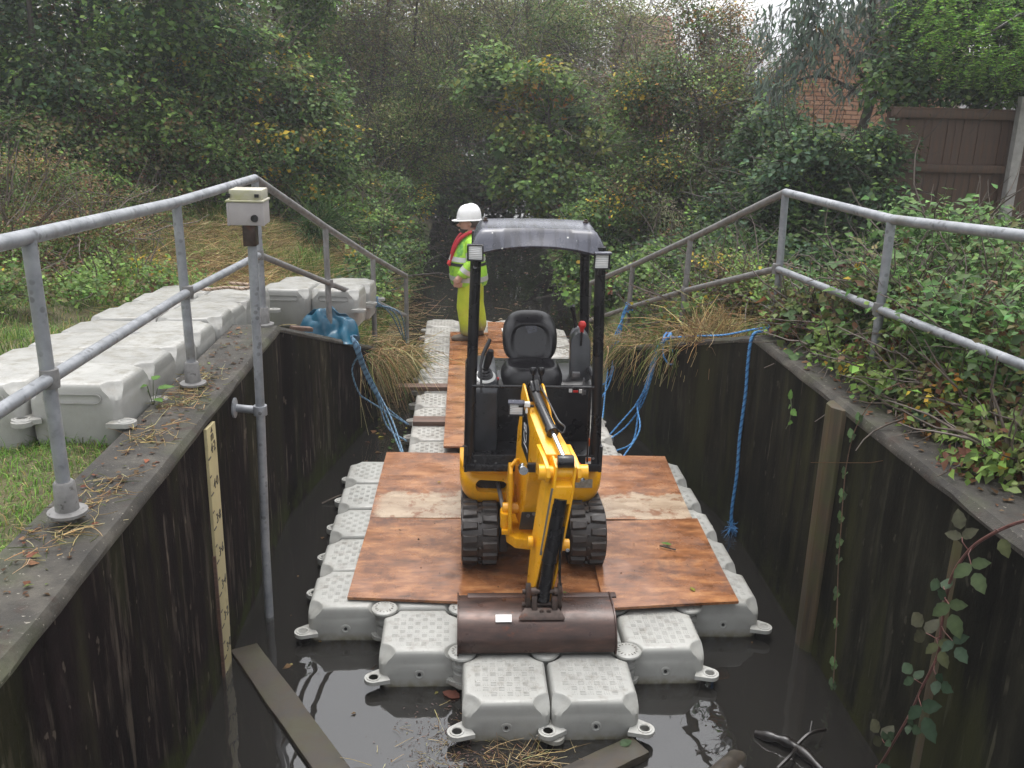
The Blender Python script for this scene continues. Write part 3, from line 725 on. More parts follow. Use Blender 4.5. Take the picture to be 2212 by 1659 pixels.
ps('plywood_sheet', ((-1.135, 2.13), (1.25, 2.08), (1.31, 3.33), (-1.11, 3.42)), .240, .018, 'plywood_worn', 'plywood sheet under the rear of the digger with a pale worn strip')
ps('plywood_sheet', ((-.62, 3.44), (.60, 3.40), (.62, 5.93), (-.60, 5.95)), .285, .018, 'plywood_worn', 'orange-brown plywood sheet on the narrow raft just behind the digger')
ps('plywood_sheet', ((-.60, 5.96), (.58, 5.93), (.58, 7.52), (-.60, 7.56)), .262, .018, 'plywood', 'dull plywood sheet at the feet of the man', warp=.004)
ps('plywood_sheet', ((-.12, 7.05), (.55, 7.0), (.57, 8.02), (-.10, 8.05)), .2825, .014, 'plywood_worn', 'bright orange board behind the seat at the far end of the raft', warp=.002)
def plank(name, a, b_, w_, th, mat, label, cat='plank', up=(0, 0, 1), bevel=.006, wob=.0):
    a, b_ = Vector(a), Vector(b_); d = (b_-a).normalized(); u = Vector(up); s = d.cross(u).normalized(); u = s.cross(d); n = 12; rings = []
    for k in range(n+1):
        p = a.lerp(b_, k/n); j = rng.normal(0, wob) if wob else 0
        rings.append([p-s*(w_/2+j), p+s*(w_/2+j), p+s*(w_/2+j)+u*th, p-s*(w_/2+j)+u*th])
    B_ = B().loft(rings); return tag(B_.build(name, mat, None, loc=tuple((a+b_)/2), bevel=bevel), label, cat)
plank('timber_batten', (-1.13, 5.25, .236), (-.60, 5.26, .236), .13, .045, 'timber_wet', 'brown timber batten jutting out from the left side of the narrow raft', 'batten')
plank('timber_batten', (-.92, 4.20, .236), (-.60, 4.20, .236), .16, .045, 'timber_wet', 'short brown timber batten lying across the narrow raft nearest the digger', 'batten')
plank('old_plank', (-1.78, .87, -.015), (-.98, -.42, .0), .165, .03, 'timber_slime', 'slimy dark plank floating by the left wall', up=(.10, -.05, 1), wob=.002)
plank('old_plank', (-.12, -.42, -.005), (.455, -.085, -.005), .15, .05, 'timber_slime', 'short mossy timber floating before the front pair of floats', wob=.002)
b = B(); b.tube([(.66, -.42, -.035), (.78, -.30, -.028), (.96, -.13, -.03), (1.0, -.10, -.03)], [.06, .062, .055, .025], 12); tag(b.build('floating_log', 'timber_slime', None, loc=(.8, -.25, 0)), 'dark stubby log floating right of the front floats', 'log')
# small white hardware on the far board
b = B().box((.12, 7.55, .305), (.10, .16, .02)).box((.2, 7.5, .302), (.02, .5, .012)); tag(b.build('white_bracket', 'white_plastic', None, loc=(.12, 7.5, .30), bevel=.004), 'small white bracket lying on the bright orange board', 'bracket')
# ------------------------------------------------------------------ mini digger
EB = Vector((0, 1.95, .258)); E = empty('mini_digger', EB, 'yellow and black mini digger with an open canopy, parked on the plywood', 'digger')
def track(xc, s):
    yf, yr, zc, r = 1.465, 2.50, EB.z+.205, .185; w2 = .118
    path = []
    n = 10
    for k in range(n+1):
        a = R(-90 - 180*k/n); path.append((yf+r*math.cos(a), zc+r*math.sin(a), math.cos(a), math.sin(a)))   # front bow: bottom -> front -> top
    for k in range(1, 8): t = k/8; path.append((yf+(yr-yf)*t, zc+r-.012*math.sin(math.pi*t), 0, 1))
    for k in range(n+1):
        a = R(90 - 180*k/n); path.append((yr+r*math.cos(a), zc+r*math.sin(a), math.cos(a), math.sin(a)))
    for k in range(1, 8): t = k/8; path.append((yr+(yf-yr)*t, zc-r, 0, -1))
    b = B(); rings = []
    for y, z, ny, nz in path:
        rings.append([(xc-w2, y-ny*.03, z-nz*.03), (xc-w2, y-ny*.004, z-nz*.004), (xc-w2+.012, y, z), (xc+w2-.012, y, z), (xc+w2, y-ny*.004, z-nz*.004), (xc+w2, y-ny*.03, z-nz*.03)])
    rings.append(rings[0]); b.loft(rings, caps=False, closed=True)
    # lugs by arc length
    P = [Vector((0, p[0], p[1])) for p in path]+[Vector((0, path[0][0], path[0][1]))]
    Nn = [Vector((0, p[2], p[3])) for p in path]+[Vector((0, path[0][2], path[0][3]))]
    L = [0]
    for i in range(1, len(P)): L.append(L[-1]+(P[i]-P[i-1]).length)
    tot = L[-1]; cnt = 38; pitch = tot/cnt
    def at(sv):
        sv %= tot; i = max(0, min(len(L)-2, int(np.searchsorted(L, sv))-1)); t = (sv-L[i])/(L[i+1]-L[i]); nn = Nn[i].lerp(Nn[i+1], t).normalized(); return P[i].lerp(P[i+1], t), nn
    lb = B()
    for q in range(cnt):
        for col in (0, 1):
            p, nn = at((q+.5*col)*pitch); tg = Vector((1, 0, 0)).cross(nn)
            x0, x1 = (xc-w2+.004, xc-.014) if col == 0 else (xc+.014, xc+w2-.004); j = rng.normal(0, .0015)
            hl = pitch*.39; h0, h1 = -.004, .021+j
            vs = []
            for h, ins in ((h0, 0), (h1, .009)):
                for xx, tt in ((x0+ins*.5, -hl+ins), (x1-ins*.5, -hl*.8+ins), (x1-ins*.5, hl*.8-ins), (x0+ins*.5, hl-ins)):
                    if col == 1: tt_ = {0: -hl*.8+ins, 1: -hl+ins, 2: hl-ins, 3: hl*.8-ins}[len(vs) % 4]
                    else: tt_ = tt
                    v = p+tg*tt_+nn*h; vs.append((xx, v.y, v.z))
            lb.add(vs, [(0, 1, 2, 3), (4, 7, 6, 5), (0, 4, 5, 1), (1, 5, 6, 2), (2, 6, 7, 3), (3, 7, 4, 0)])
            if col == 0:
                p, nn = at((q+.25)*pitch); lb.box((xc, p.y+nn.y*.004, p.z+nn.z*.004), (.016, .02, .02), Matrix.Rotation(math.atan2(nn.z, nn.y)-math.pi/2, 3, 'X'))
    t = empty('track_unit', (xc, 1.95, EB.z), None, None); t.parent = E; t.location = Vector((xc, 1.95, EB.z))-EB
    b.build('belt', 'rubber', t, angle=50); tl = lb.build('tread_lugs', 'rubber', t, bevel=.003, segs=1, angle=30)
    for k, (y, rr, th) in enumerate(((yf, .15, .11), (yr, .15, .11), (1.72, .07, .12), (1.98, .07, .12), (2.24, .07, .12))):
        z = zc if k < 2 else EB.z+.095
        B().lathe([(0, -th), (rr*.55, -th), (rr*.6, -th*.8), (rr*.93, -th*.8), (rr, -th*.6), (rr, th*.6), (rr*.93, th*.8), (rr*.6, th*.8), (rr*.55, th), (0, th)], (xc, y, z), 'X', 20).build('road_wheel', 'dark_grey', t, angle=35)
    B().box((xc, 1.98, zc-.02), (.13, .80, .12)).box((xc+s*.155, 1.50, zc-.02), (.055, .19, .17)).build('track_frame', 'dark_grey', t, bevel=.008)
track(-.35, 1); track(.352, -1)
b = B(); b.box((0, 1.98, EB.z+.24), (.50, .55, .16)); b.lathe([(.0, 0), (.26, 0), (.26, .10), (0, .10)], (0, 2.0, EB.z+.30), n=26); b.build('undercarriage', 'black', E, bevel=.01)
# yellow apron at the front of the slewing body
def apron():
    b = B(); xs = np.linspace(-.482, .472, 60); prof = [(1.90, .905), (1.62, .905), (1.575, .897), (1.553, .875), (1.556, .856), (1.572, .842), (1.560, .825), (1.537, .80), (1.530, .74), (1.536, .69), (1.565, .645), (1.63, .612), (1.75, .600), (1.90, .600)]
    rings = []
    for x in xs:
        e = max(0, (abs(x+.005)-.34)/.1371); e = min(e, 1); back = .14*(1-math.sqrt(max(0, 1-e*e))); up = .13*(1-math.sqrt(max(0, 1-e*e)))
        ring = []
        for y, z in prof:
            t = (.905-z)/.305
            ring.append((x, y+back*(1 if y < 1.85 else 0), z+up*t if t > .15 else z-.004*e))
        rings.append(ring)
    b.loft(rings); return b
ap = apron().build('front_apron', 'yellow', E, angle=50)
def bool_cut(o, cut):
    md = o.modifiers.new('cut', 'BOOLEAN'); md.object = cut; md.operation = 'DIFFERENCE'; md.solver = 'EXACT'
    bpy.context.view_layer.update(); me = bpy.data.meshes.new_from_object(o.evaluated_get(bpy.context.evaluated_depsgraph_get()))
    o.modifiers.clear(); o.data = me; me.set_sharp_from_angle(angle=R(45)); bpy.data.objects.remove(cut)
sl_ = [(-.275+sx*(.070+.034*math.cos(a)), .765+.040*math.sin(a)) for sx, aa in ((1, np.linspace(-math.pi/2, math.pi/2, 9)), (-1, np.linspace(math.pi/2, -math.pi/2, 9))) for a in aa]
cb_ = B(); cb_.prism([(x, z+(0.006 if x < -.3 else 0)) for x, z in sl_], lambda p, t: (p[0], t, p[1]), 1.48, 1.72); co_ = cb_.build('cutter', 'black', E)
bool_cut(ap, co_)
B().box((-.275, 1.70, .765), (.24, .02, .10)).build('slot_back', 'black', E)
B().box((.335, 1.527, .795), (.115, .004, .06)).build('data_plate', 'grey_plate', E)
for x, z in ((-.425, .71), (.425, .655), (-.2, .64)): B().lathe([(0, .004), (.008, .004), (.008, 0)], (x, 1.54+(.05 if abs(x) > .4 else 0), z), 'Y', 8).build('plug_hole', 'decal_black', E)
# slewing body behind, black lower shell
b = B(); b.prism([(1.60, .60), (2.62, .60), (2.74, .72), (2.74, 1.28), (2.62, 1.34), (2.30, 1.34), (2.30, .93), (1.60, .93)], lambda p, t: (t, p[0], p[1]), -.445, .435); b.build('rear_body', 'black', E, bevel=.03)
b = B(); b.box((-.005, 1.72, .925), (.87, .50, .045)); b.build('cab_floor', 'black', E, bevel=.006)
# toe board / front plates between the posts
b = B(); b.box((-.005, 1.505, .955), (.85, .012, .10)); b.box((-.445, 1.64, .98), (.022, .30, .18)); b.box((.432, 1.64, .98), (.022, .30, .18)); b.build('toe_board', 'black', E, bevel=.004)
for x, z in ((-.385, .965), (.385, .985), (-.25, .95)): B().lathe([(0, .004), (.008, .003), (.009, 0)], (x, 1.498, z), 'Y', 8).build('bolt', 'grey_metal', E)
B().box((.352, 1.4975, .965), (.035, .003, .055)).build('warning_sticker', 'decal_white', E); B().box((.352, 1.4965, .978), (.033, .002, .024)).build('warning_stripe', 'orange_sticker', E)
B().box((.365, 1.60, 1.06), (.012, .02, .05)).build('reflector', 'orange_sticker', E)
# seat base and consoles
b = B(); b.prism([(1.90, .94), (1.93, 1.35), (1.99, 1.375), (2.40, 1.375), (2.40, .94)], lambda p, t: (t, p[0], p[1]), -.25, .42); b.build('seat_base', 'black', E, bevel=.02)
b = B(); b.prism([(1.72, .94), (1.74, 1.36), (1.80, 1.41), (2.06, 1.44), (2.35, 1.44), (2.35, .94)], lambda p, t: (t, p[0], p[1]), -.425, -.235); b.build('left_console', 'dark_grey', E, bevel=.02)
js = empty('joystick', (-.318, 1.85, 1.435), None, None); js.parent = E; js.location = Vector((-.318, 1.85, 1.435))-EB; js.rotation_euler = (R(24), 0, 0)
B().lathe([(.040, .0), (.068, .0), (.071, .006), (.064, .014), (.044, .016)], (-.318, 1.85, 1.425), n=28).build('ring', 'white_plastic', js)
B().lathe([(.052, 0), (.054, .012), (.046, .018), (.051, .028), (.040, .034), (.045, .044), (.034, .05), (.036, .06), (.022, .066), (.018, .08), (0, .08)], (-.318, 1.85, 1.43), n=22).build('boot', 'seat', js)
B().tube([(-.318, 1.85, 1.49), (-.305, 1.86, 1.54), (-.292, 1.87, 1.60), (-.287, 1.875, 1.635)], [.018, .024, .027, .02], 12).build('grip', 'seat', js)
B().tube([(-.345, 1.70, 1.36), (-.352, 1.76, 1.53), (-.335, 1.80, 1.60), (-.305, 1.83, 1.66), (-.29, 1.845, 1.69)], [.007, .009, .013, .014, .012], 10).build('safety_lever', 'seat', E)
# right console: tall arch with levers
b = B(); arch = [(.272, 1.35), (.272, 1.60)]+[(.342-.070*math.cos(a), 1.60+.085*math.sin(a)) for a in np.linspace(.15, math.pi-.15, 12)]+[(.412, 1.60), (.412, 1.35)]
b.prism(arch, lambda p, t: (p[0]+(t-1.98)*.05, t+(p[1]-1.35)*.25, p[1]), 1.98, 2.12); b.build('right_console', 'dark_grey', E, bevel=.014)
b = B(); ar2 = [(.342-.062*math.cos(a), 1.612+.085*math.sin(a)) for a in np.linspace(.1, math.pi-.1, 12)]; b.prism(ar2, lambda p, t: (p[0], t+(p[1]-1.35)*.25, p[1]), 2.10, 2.14); b.build('console_top', 'grey_metal', E, bevel=.004)
lv = B().tube([(.343, 2.04, 1.60), (.345, 2.045, 1.70)], .008, 8).build('throttle_stalk', 'black', E)
B().lathe([(0, -.045), (.012, -.045), (.014, -.02), (.027, .0), (.027, .018), (.018, .032), (0, .036)], (.346, 2.05, 1.735), n=16).build('throttle_knob', 'red_plastic', E)
B().tube([(.325, 2.20, 1.58), (.318, 2.2, 1.72), (.30, 2.2, 1.80), (.292, 2.2, 1.835), (.30, 2.19, 1.845)], [.014, .013, .016, .020, .012], 10).build('dozer_lever', 'black', E)
B().tube([(.39, 1.60, .95), (.40, 1.62, 1.30), (.41, 1.70, 1.44), (.405, 2.1, 1.44)], .022, 10).build('side_rail', 'black', E)
b = B(); b.box((.30, 1.90, 1.435), (.05, .04, .03)); b.tube([(.345, 1.86, 1.30), (.35, 1.87, 1.42)], .006, 8); b.build('grab_bracket', 'grey_metal', E, bevel=.004)
for i, (x, z) in enumerate(((.265, 1.325), (.335, 1.32), (.36, 1.31))): B().box((x, 1.885, z), (.022, .015, .026)).build('tag', ['decal_white', 'white_plastic', 'grey_metal'][i], E, bevel=.002)
B().box((.30, 1.884, 1.318), (.035, .012, .012)).build('red_tag', 'red_plastic', E)
B().lathe([(0, -.012), (.010, -.012), (.010, .012), (0, .012)], (-.235, 1.885, 1.405), 'X', 8).build('buckle', 'red_plastic', E)
# seat: grid surfaces with a raised rim
def pad(W, H, T, fn, ex=3.2, rim=.030, shape=lambda u, v: 1.0, belly=0.0, groove=True):
    n = 30; V = []; b = B()
    for i in range(n+1):
        for k in range(n+1):
            a, c = -1+2*i/n, -1+2*k/n
            # square -> superellipse
            r = max(abs(a), abs(c)); 
            if r > 0:
                th = math.atan2(c, a); k_ = (abs(math.cos(th))**ex+abs(math.sin(th))**ex)**(-1/ex); x, y = r*k_*math.cos(th), r*k_*math.sin(th)
            else: x = y = 0
            d = math.sqrt(max(0, 1-r**6))*T*.55 + rim*math.exp(-((r-.78)/.14)**2) - belly*(1-r*r)
            if groove: d -= .006*math.exp(-((r-.60)/.018)**2)
            V.append((x*W*shape(x, y), y*H, d))
    m_ = (n+1)**2; V2 = [(x, y, -T*.45 if True else 0) for x, y, d in V]
    vs = [fn(p) for p in V]+[fn(p) for p in V2]; idx = lambda l, i, k: l*m_+i*(n+1)+k; fs = []
    for i in range(n):
        for k in range(n): fs += [(idx(0, i, k), idx(0, i+1, k), idx(0, i+1, k+1), idx(0, i, k+1)), (idx(1, i, k), idx(1, i, k+1), idx(1, i+1, k+1), idx(1, i+1, k))]
    for i in range(n): fs += [(idx(0, i+1, 0), idx(0, i, 0), idx(1, i, 0), idx(1, i+1, 0)), (idx(0, i, n), idx(0, i+1, n), idx(1, i+1, n), idx(1, i, n)), (idx(0, 0, i), idx(0, 0, i+1), idx(1, 0, i+1), idx(1, 0, i)), (idx(0, n, i+1), idx(0, n, i), idx(1, n, i), idx(1, n, i+1))]
    return b.add(vs, fs)
seat = empty('seat', (.008, 2.1, 1.38), None, None); seat.parent = E; seat.location = Vector((.008, 2.1, 1.38))-EB
def fb(p): x, y, d = p; return (.010+x, 2.30+y*.30-d*.95, 1.585+y*.95-d*.28)
pad(.205, .175, .10, fb, shape=lambda x, y: .97-.16*max(0, y)**1.5-.04*(1-y)*.5, belly=.012).build('backrest', 'seat', seat, angle=60)
def fc(p): x, y, d = p; return (.008+x, 2.06+y+d*.08, 1.395+d+y*(-.02))
pad(.212, .20, .10, fc, shape=lambda x, y: 1.0, belly=.016).build('cushion', 'seat', seat, angle=60)
# embossed badge on the backrest
bx = lambda x, y, h: Vector((.012+x, 2.30+(.092+y)*.30-(.037+h)*.95, 1.585+(.092+y)*.95-(.037+h)*.28))
b = B(); q = [(-.046, .038), (.040, .026), (.046, -.018), (-.016, -.036)]; b.add([bx(x, y, .013) for x, y in q]+[bx(x, y, .0205) for x, y in q], [(4, 5, 6, 7), (0, 1, 5, 4), (1, 2, 6, 5), (2, 3, 7, 6), (3, 0, 4, 7)]); bd = b.build('badge', 'roof', seat)
text_obj('badge_lettering', 'JCB', .040, None, 'seat', bd, fn=lambda c: bx(c.x*1.05+.004, c.y-c.x*.12, .0215+c.z))
# front canopy posts, crossbar, rear posts
def post(x0, y0, z0, x1, y1, z1, r=.034): return B().tube([(x0, y0, z0), ((x0+x1)/2, (y0+y1)/2, (z0+z1)/2), (x1, y1, z1)], r, 14)
post(-.428, 1.53, .915, -.395, 1.53, 2.36).build('canopy_post', 'black', E); post(.405, 1.53, .915, .362, 1.53, 2.36).build('canopy_post', 'black', E)
post(-.40, 2.58, 1.2, -.375, 2.56, 2.30).build('canopy_post', 'black', E); post(.452, 2.58, 1.2, .405, 2.56, 2.30, .036).build('canopy_post', 'black', E)
b = B(); b.tube([(-.41, 1.50, 1.475), (.365, 1.50, 1.47)], .010, 10); b.tube([(.335, 1.495, 1.47), (.345, 1.495, .96)], .006, 8); b.build('crossbar', 'black', E)
b = B(); b.box((-.005, 1.505, 1.23), (.76, .003, .0005)); 
# travel levers
for dx in (-.018, .034):
    B().tube([(dx+.002, 1.62, .95), (dx+.001, 1.61, 1.30), (dx, 1.60, 1.535)], .0085, 8).build('travel_lever', 'black', E)
    B().lathe([(.010, -.012), (.019, .0), (.021, .03), (.016, .04), (0, .043)], (dx, 1.60, 1.53), n=14).build('lever_knob', 'seat', E)
# canopy roof
def roof():
    b = B(); xs = np.linspace(-1, 1, 41); hw = .412; xc = -.018; rings = []
    def row(y, fz, wd): return [(xc+x*wd+(0), y, fz(x)) for x in xs]
    side = lambda x: -.085*max(0, (abs(x)-.84)/.16)**2.2
    top = lambda dz: (lambda x: 2.452+dz+.012*(1-x*x)+side(x))
    rows = [(1.488, lambda x: 2.302+.062*(1-abs(x)**2.2), hw*1.0), (1.492, lambda x: 2.302+.064*(1-abs(x)**2.2)+.004, hw), (1.515, lambda x: 2.385+side(x)*.5, hw*.99), (1.548, lambda x: 2.435+side(x)*.8, hw*.975), (1.575, top(-.004), hw*.968), (1.60, top(-.004), hw*.965), (1.64, top(-.008), hw*.962), (1.75, top(.008), hw*.955), (1.86, top(.020), hw*.945), (1.95, top(.008), hw*.94), (2.2, top(-.05), hw*.93), (2.60, top(-.13), hw*.93), (2.66, top(-.16), hw*.93), (2.68, lambda x: 2.25, hw*.92)]
    up = [row(*r) for r in rows]; dn = [[(p[0]*.985+xc*.015, p[1]+(.012 if i < 3 else 0), p[2]-.014) for p in r] for i, r in enumerate(up)]
    n = len(xs); m_ = len(up); vs = [p for r in up for p in r]+[p for r in dn for p in r]; N = n*m_; fs = []
    for i in range(m_-1):
        for k in range(n-1): a = i*n+k; fs += [(a, a+1, a+n+1, a+n), (N+a, N+a+n, N+a+n+1, N+a+1)]
    for k in range(n-1): fs += [(k+1, k, N+k, N+k+1), ((m_-1)*n+k, (m_-1)*n+k+1, N+(m_-1)*n+k+1, N+(m_-1)*n+k)]
    for i in range(m_-1): fs += [(i*n, i*n+n, N+i*n+n, N+i*n), (i*n+n-1+n, i*n+n-1, N+i*n+n-1, N+i*n+2*n-1)]
    b.add(vs, fs); return b
roof().build('canopy_roof', 'roof', E, angle=38)
for x in (-.335, .30): B().lathe([(0, 0), (.017, 0), (.017, .010), (.011, .012), (.011, .022), (0, .024)], (x, 1.80, 2.468), n=8).build('roof_bolt', 'steel_rust', E)
# work lamps
def lamp(c, w2, h, d, hood, rz=0, rx=0):
    t = empty('work_lamp', c, None, None); t.parent = E; t.location = Vector(c)-EB; t.rotation_euler = (rx, 0, rz)
    def bl(b, nm, mt, **k): me = b.mesh(nm, (0, 0, 0), **k); o = link(nm, me, mt, t); return o
    b = B(); rings = [[(x*s, y, z*s) for x, z in ((-w2, -h), (w2, -h), (w2, h), (-w2, h))] for y, s in ((d, .55), (d*.4, .95), (0, 1.0), (-.008, 1.0), (-.008, .84), (.004, .80))]
    b.loft(rings, caps=False); bl(b, 'housing', 'black', bevel=.004)
    b = B(); g = 8; vs = [( -w2*.82+2*w2*.82*i/g, .002-.006*(1-((i-4)/4)**2)*(1-((k-4)/4)**2), -h*.82+2*h*.82*k/g) for k in range(g+1) for i in range(g+1)]
    b.add(vs, [(k*(g+1)+i, k*(g+1)+i+1, (k+1)*(g+1)+i+1, (k+1)*(g+1)+i) for k in range(g) for i in range(g)]); bl(b, 'lens', 'lens')
    for sx in (-1, 1):
        for sz in (-1, 1): bl(B().lathe([(0, .003), (.0045, .003), (.0045, 0)], (sx*w2*.91, -.009, sz*h*.91), 'Y', 8), 'screw', 'grey_metal')
    if hood: bl(B().box((0, -.008, h+.004), (w2*2.1, .05, .012)), 'hood', 'roof', bevel=.004)
    bl(B().box((0, d*.6, -h-.018), (.022, .02, .05)), 'foot', 'black', bevel=.003)
lamp((-.402, 1.452, 2.325), .050, .052, .05, False, R(-8), R(8)); lamp((.362, 1.452, 2.285), .050, .050, .05, True, R(6), R(4)); lamp((-.158, 1.06, 1.475), .046, .044, .05, True, R(-4), R(6))
B().lathe([(0, .006), (.011, .005), (.011, 0)], (-.402, 1.492, 2.232), 'Y', 10).build('bolt', 'grey_metal', E)
B().box((-.095, 1.06, 1.505), (.035, .03, .028)).box((-.098, 1.055, 1.468), (.014, .02, .032)).build('lamp_bracket', 'white_plastic', E, bevel=.004)
B().box((-.10, 1.06, 1.495), (.09, .02, .012)).build('lamp_arm', 'black', E)

# boom, side profile (y, z); the boom leans over to the right as it comes forward
def bxc(y): return -.052+(1.22-y)*.205
def bprism(poly, w0, w1, name, mat, yA=1.25, yB=.6, bevel=.006, sub=None, parent=None, off=0.0):
    b = B(); fw = lambda y: w0+(w1-w0)*min(1, max(0, (yA-y)/(yA-yB))); n = len(poly)
    vs = [(bxc(y)+off-fw(y), y, z) for y, z in poly]+[(bxc(y)+off+fw(y), y, z) for y, z in poly]
    b.add(vs, [tuple(range(n-1, -1, -1)), tuple(range(n, 2*n))]+[(k, (k+1) % n, n+(k+1) % n, n+k) for k in range(n)])
    return b.build(name, mat, parent or E, bevel=bevel)
# lower limb and upper limb (overlap inside)
LF = .066
bm_ = empty('boom', (-.05, 1.22, .72), None, None); bm_.parent = E; bm_.location = Vector((-.05, 1.22, .72))-EB
b = B(); rows = [(1.15, .655, 1.33, .70, .084), (1.13, .72, 1.335, .86, .084), (1.075, .90, 1.31, 1.08, .078), (1.02, 1.06, 1.285, 1.28, .068), (.985, 1.165, 1.23, 1.42, .060), (.985, 1.25, 1.12, 1.475, .058)]
rings = []
for yf_, zf, yb, zb, w_ in rows: rings.append([(bxc(yf_)-LF, yf_, zf), (bxc(yf_)+w_, yf_, zf), (bxc(yb)+w_, yb, zb), (bxc(yb)-LF, yb, zb)])
b.loft(rings); b.build('lower_limb', 'yellow', bm_, bevel=.006)
rows = [(1.16, 1.49, 1.32, .050), (1.09, 1.475, 1.22, .052), (1.0, 1.445, 1.165, .058), (.90, 1.405, 1.155, .064), (.80, 1.37, 1.17, .074), (.72, 1.345, 1.18, .082), (.70, 1.335, 1.19, .084)]
b = B(); rings = [[(bxc(y)-LF, y, zb), (bxc(y)+w_, y, zb), (bxc(y)+w_, y, zt), (bxc(y)-LF, y, zt)] for y, zt, zb, w_ in rows]; b.loft(rings); b.build('upper_limb', 'yellow', bm_, bevel=.006)
for s in (-1, 1):   # fork cheeks at the tip
    poly = [(.78, 1.19), (.78, 1.365), (.66, 1.335), (.585, 1.30), (.57, 1.25), (.60, 1.21)]
    bprism(poly, .011, .011, 'fork_cheek', 'yellow', parent=bm_, off=s*.085, bevel=.003)
    poly = [(1.24, 1.40), (1.25, 1.50), (1.215, 1.585), (1.19, 1.58), (1.04, 1.47), (1.02, 1.43)]
    bprism(poly, .006, .006, 'cylinder_ear', 'yellow', parent=bm_, off=s*.056, bevel=.003)
X0 = bxc(.625)
b = B(); b.lathe([(0, -.125), (.043, -.125), (.043, -.082), (.036, -.08), (.036, .085), (.043, .087), (.043, .145), (0, .145)], (X0, .625, 1.262), 'X', 22); b.build('tip_pin', 'yellow', bm_, angle=35)
B().lathe([(0, .004), (.012, .003), (.012, 0)], (X0+.115, .585, 1.235), 'Y', 8).build('grease_nipple', 'chrome', bm_)
bl_ = bprism([(1.145, .665), (1.10, .80), (1.095, .80), (1.14, .66)], .078, .078, 'rubber_pad', 'rubber', parent=bm_, bevel=.002)
bl_.location = (0, -.012, .0)
for dx, dz in ((-.035, 0), (0, .012), (.035, .0)): B().lathe([(0, .006), (.011, .005), (.012, 0)], (bxc(1.11)+dx, 1.105-.018, .775+dz), 'Y', 10).build('pad_bolt', 'grey_metal', bm_)
# lettering panel on the boom's left flank
wl = lambda y: LF
def flank(u, v, h=0.0):   # u along the limb, v across
    y = 1.045 - u*.30+v*.98*.30; z = 1.30 + v*.95 + u*.30*(-.3)
    return Vector((bxc(y)-wl(y)-.0025-h, y, z))
dec = B(); q = [(-.075, -.095), (.085, -.125), (.085, .08), (-.04, .125)]
def fl2(a, c, h=0):      # a: across (towards the front), c: along the text (upwards)
    y = 1.10-a*1.1+c*.05; z = 1.305+c*.98-a*.25; return Vector((bxc(y)-float(wl(y))-.004-h, y, z))
gq = [(a, c) for a, c in ((-.075, -.125), (.050, -.150), (.070, .06), (.020, .135), (-.060, .13))]
dec.add([fl2(a, c) for a, c in gq]+[fl2(a, c, -.012) for a, c in gq], [(0, 1, 2, 3, 4), (9, 8, 7, 6, 5)]+[(k, (k+1) % 5, 5+(k+1) % 5, 5+k) for k in range(5)])
dp = dec.build('name_panel', 'decal_black', bm_)
text_obj('lettering', 'JCB', .088, None, 'decal_white', dp, extrude=.0006, fn=lambda c: fl2(-c.y*.9+.006, c.x*1.16-.005, .0012+c.z))
# dipper cylinder and rod on top of the boom
a = Vector((bxc(1.19)-.002, 1.19, 1.55)); e = Vector((bxc(.60)+.012, .60, 1.335)); d = (e-a).normalized(); g_ = a+d*.385
cy = empty('dipper_ram', a, None, None); cy.parent = E; cy.location = a-EB
B().tube([a-d*.02, a+d*.36, a+d*.362, a+d*.40, a+d*.405], [.030, .030, .037, .037, .020], 18).build('ram_barrel', 'black', cy, angle=35)
B().tube([g_, e], .0145, 14).build('ram_rod', 'chrome', cy)
B().lathe([(0, -.045), (.032, -.045), (.036, -.04), (.036, .04), (.032, .045), (0, .045)], e, 'X', 18).build('rod_eye', 'black', cy)
B().tube(catmull([a+Vector((.035, -.0, .03)), a+d*.16+Vector((.045, 0, .03)), a+d*.33+Vector((.052, 0, .028)), a+d*.375+Vector((.075, 0, .02)), a+d*.40+Vector((.055, 0, .0)), a+d*.39+Vector((.03, 0, .012))], 5), .0055, 8).build('hydraulic_pipe', 'black', cy)
for k, dx in enumerate((-.03, .012, .03)):
    B().tube(catmull([(bxc(1.2)+dx, 1.25, 1.44), (bxc(1.2)+dx*.8, 1.235, 1.56), (bxc(1.2)+dx*.6, 1.19, 1.605), (bxc(1.15)+dx*.5, 1.14, 1.56)], 5), .011, 8).build('hose', 'black', E)
# couplings
b = B(); b.lathe([(0, .05), (.026, .05), (.028, .044), (.028, .0), (.02, -.004), (0, -.002)], (-.125, .835, 1.20), 'Y', 18); b.build('hose_end', 'chrome', E)
B().box((-.065, .85, 1.195), (.07, .03, .055)).build('hose_clamp', 'black', E, bevel=.008)
b = B(); b.tube([(.155, .80, 1.26), (.185, .76, 1.235), (.20, .735, 1.205)], [.016, .022, .018], 12); b.build('quick_coupling', 'red_plastic', E)
B().tube([(.135, .84, 1.28), (.157, .80, 1.26)], .014, 10).build('coupling_neck', 'grey_metal', E)

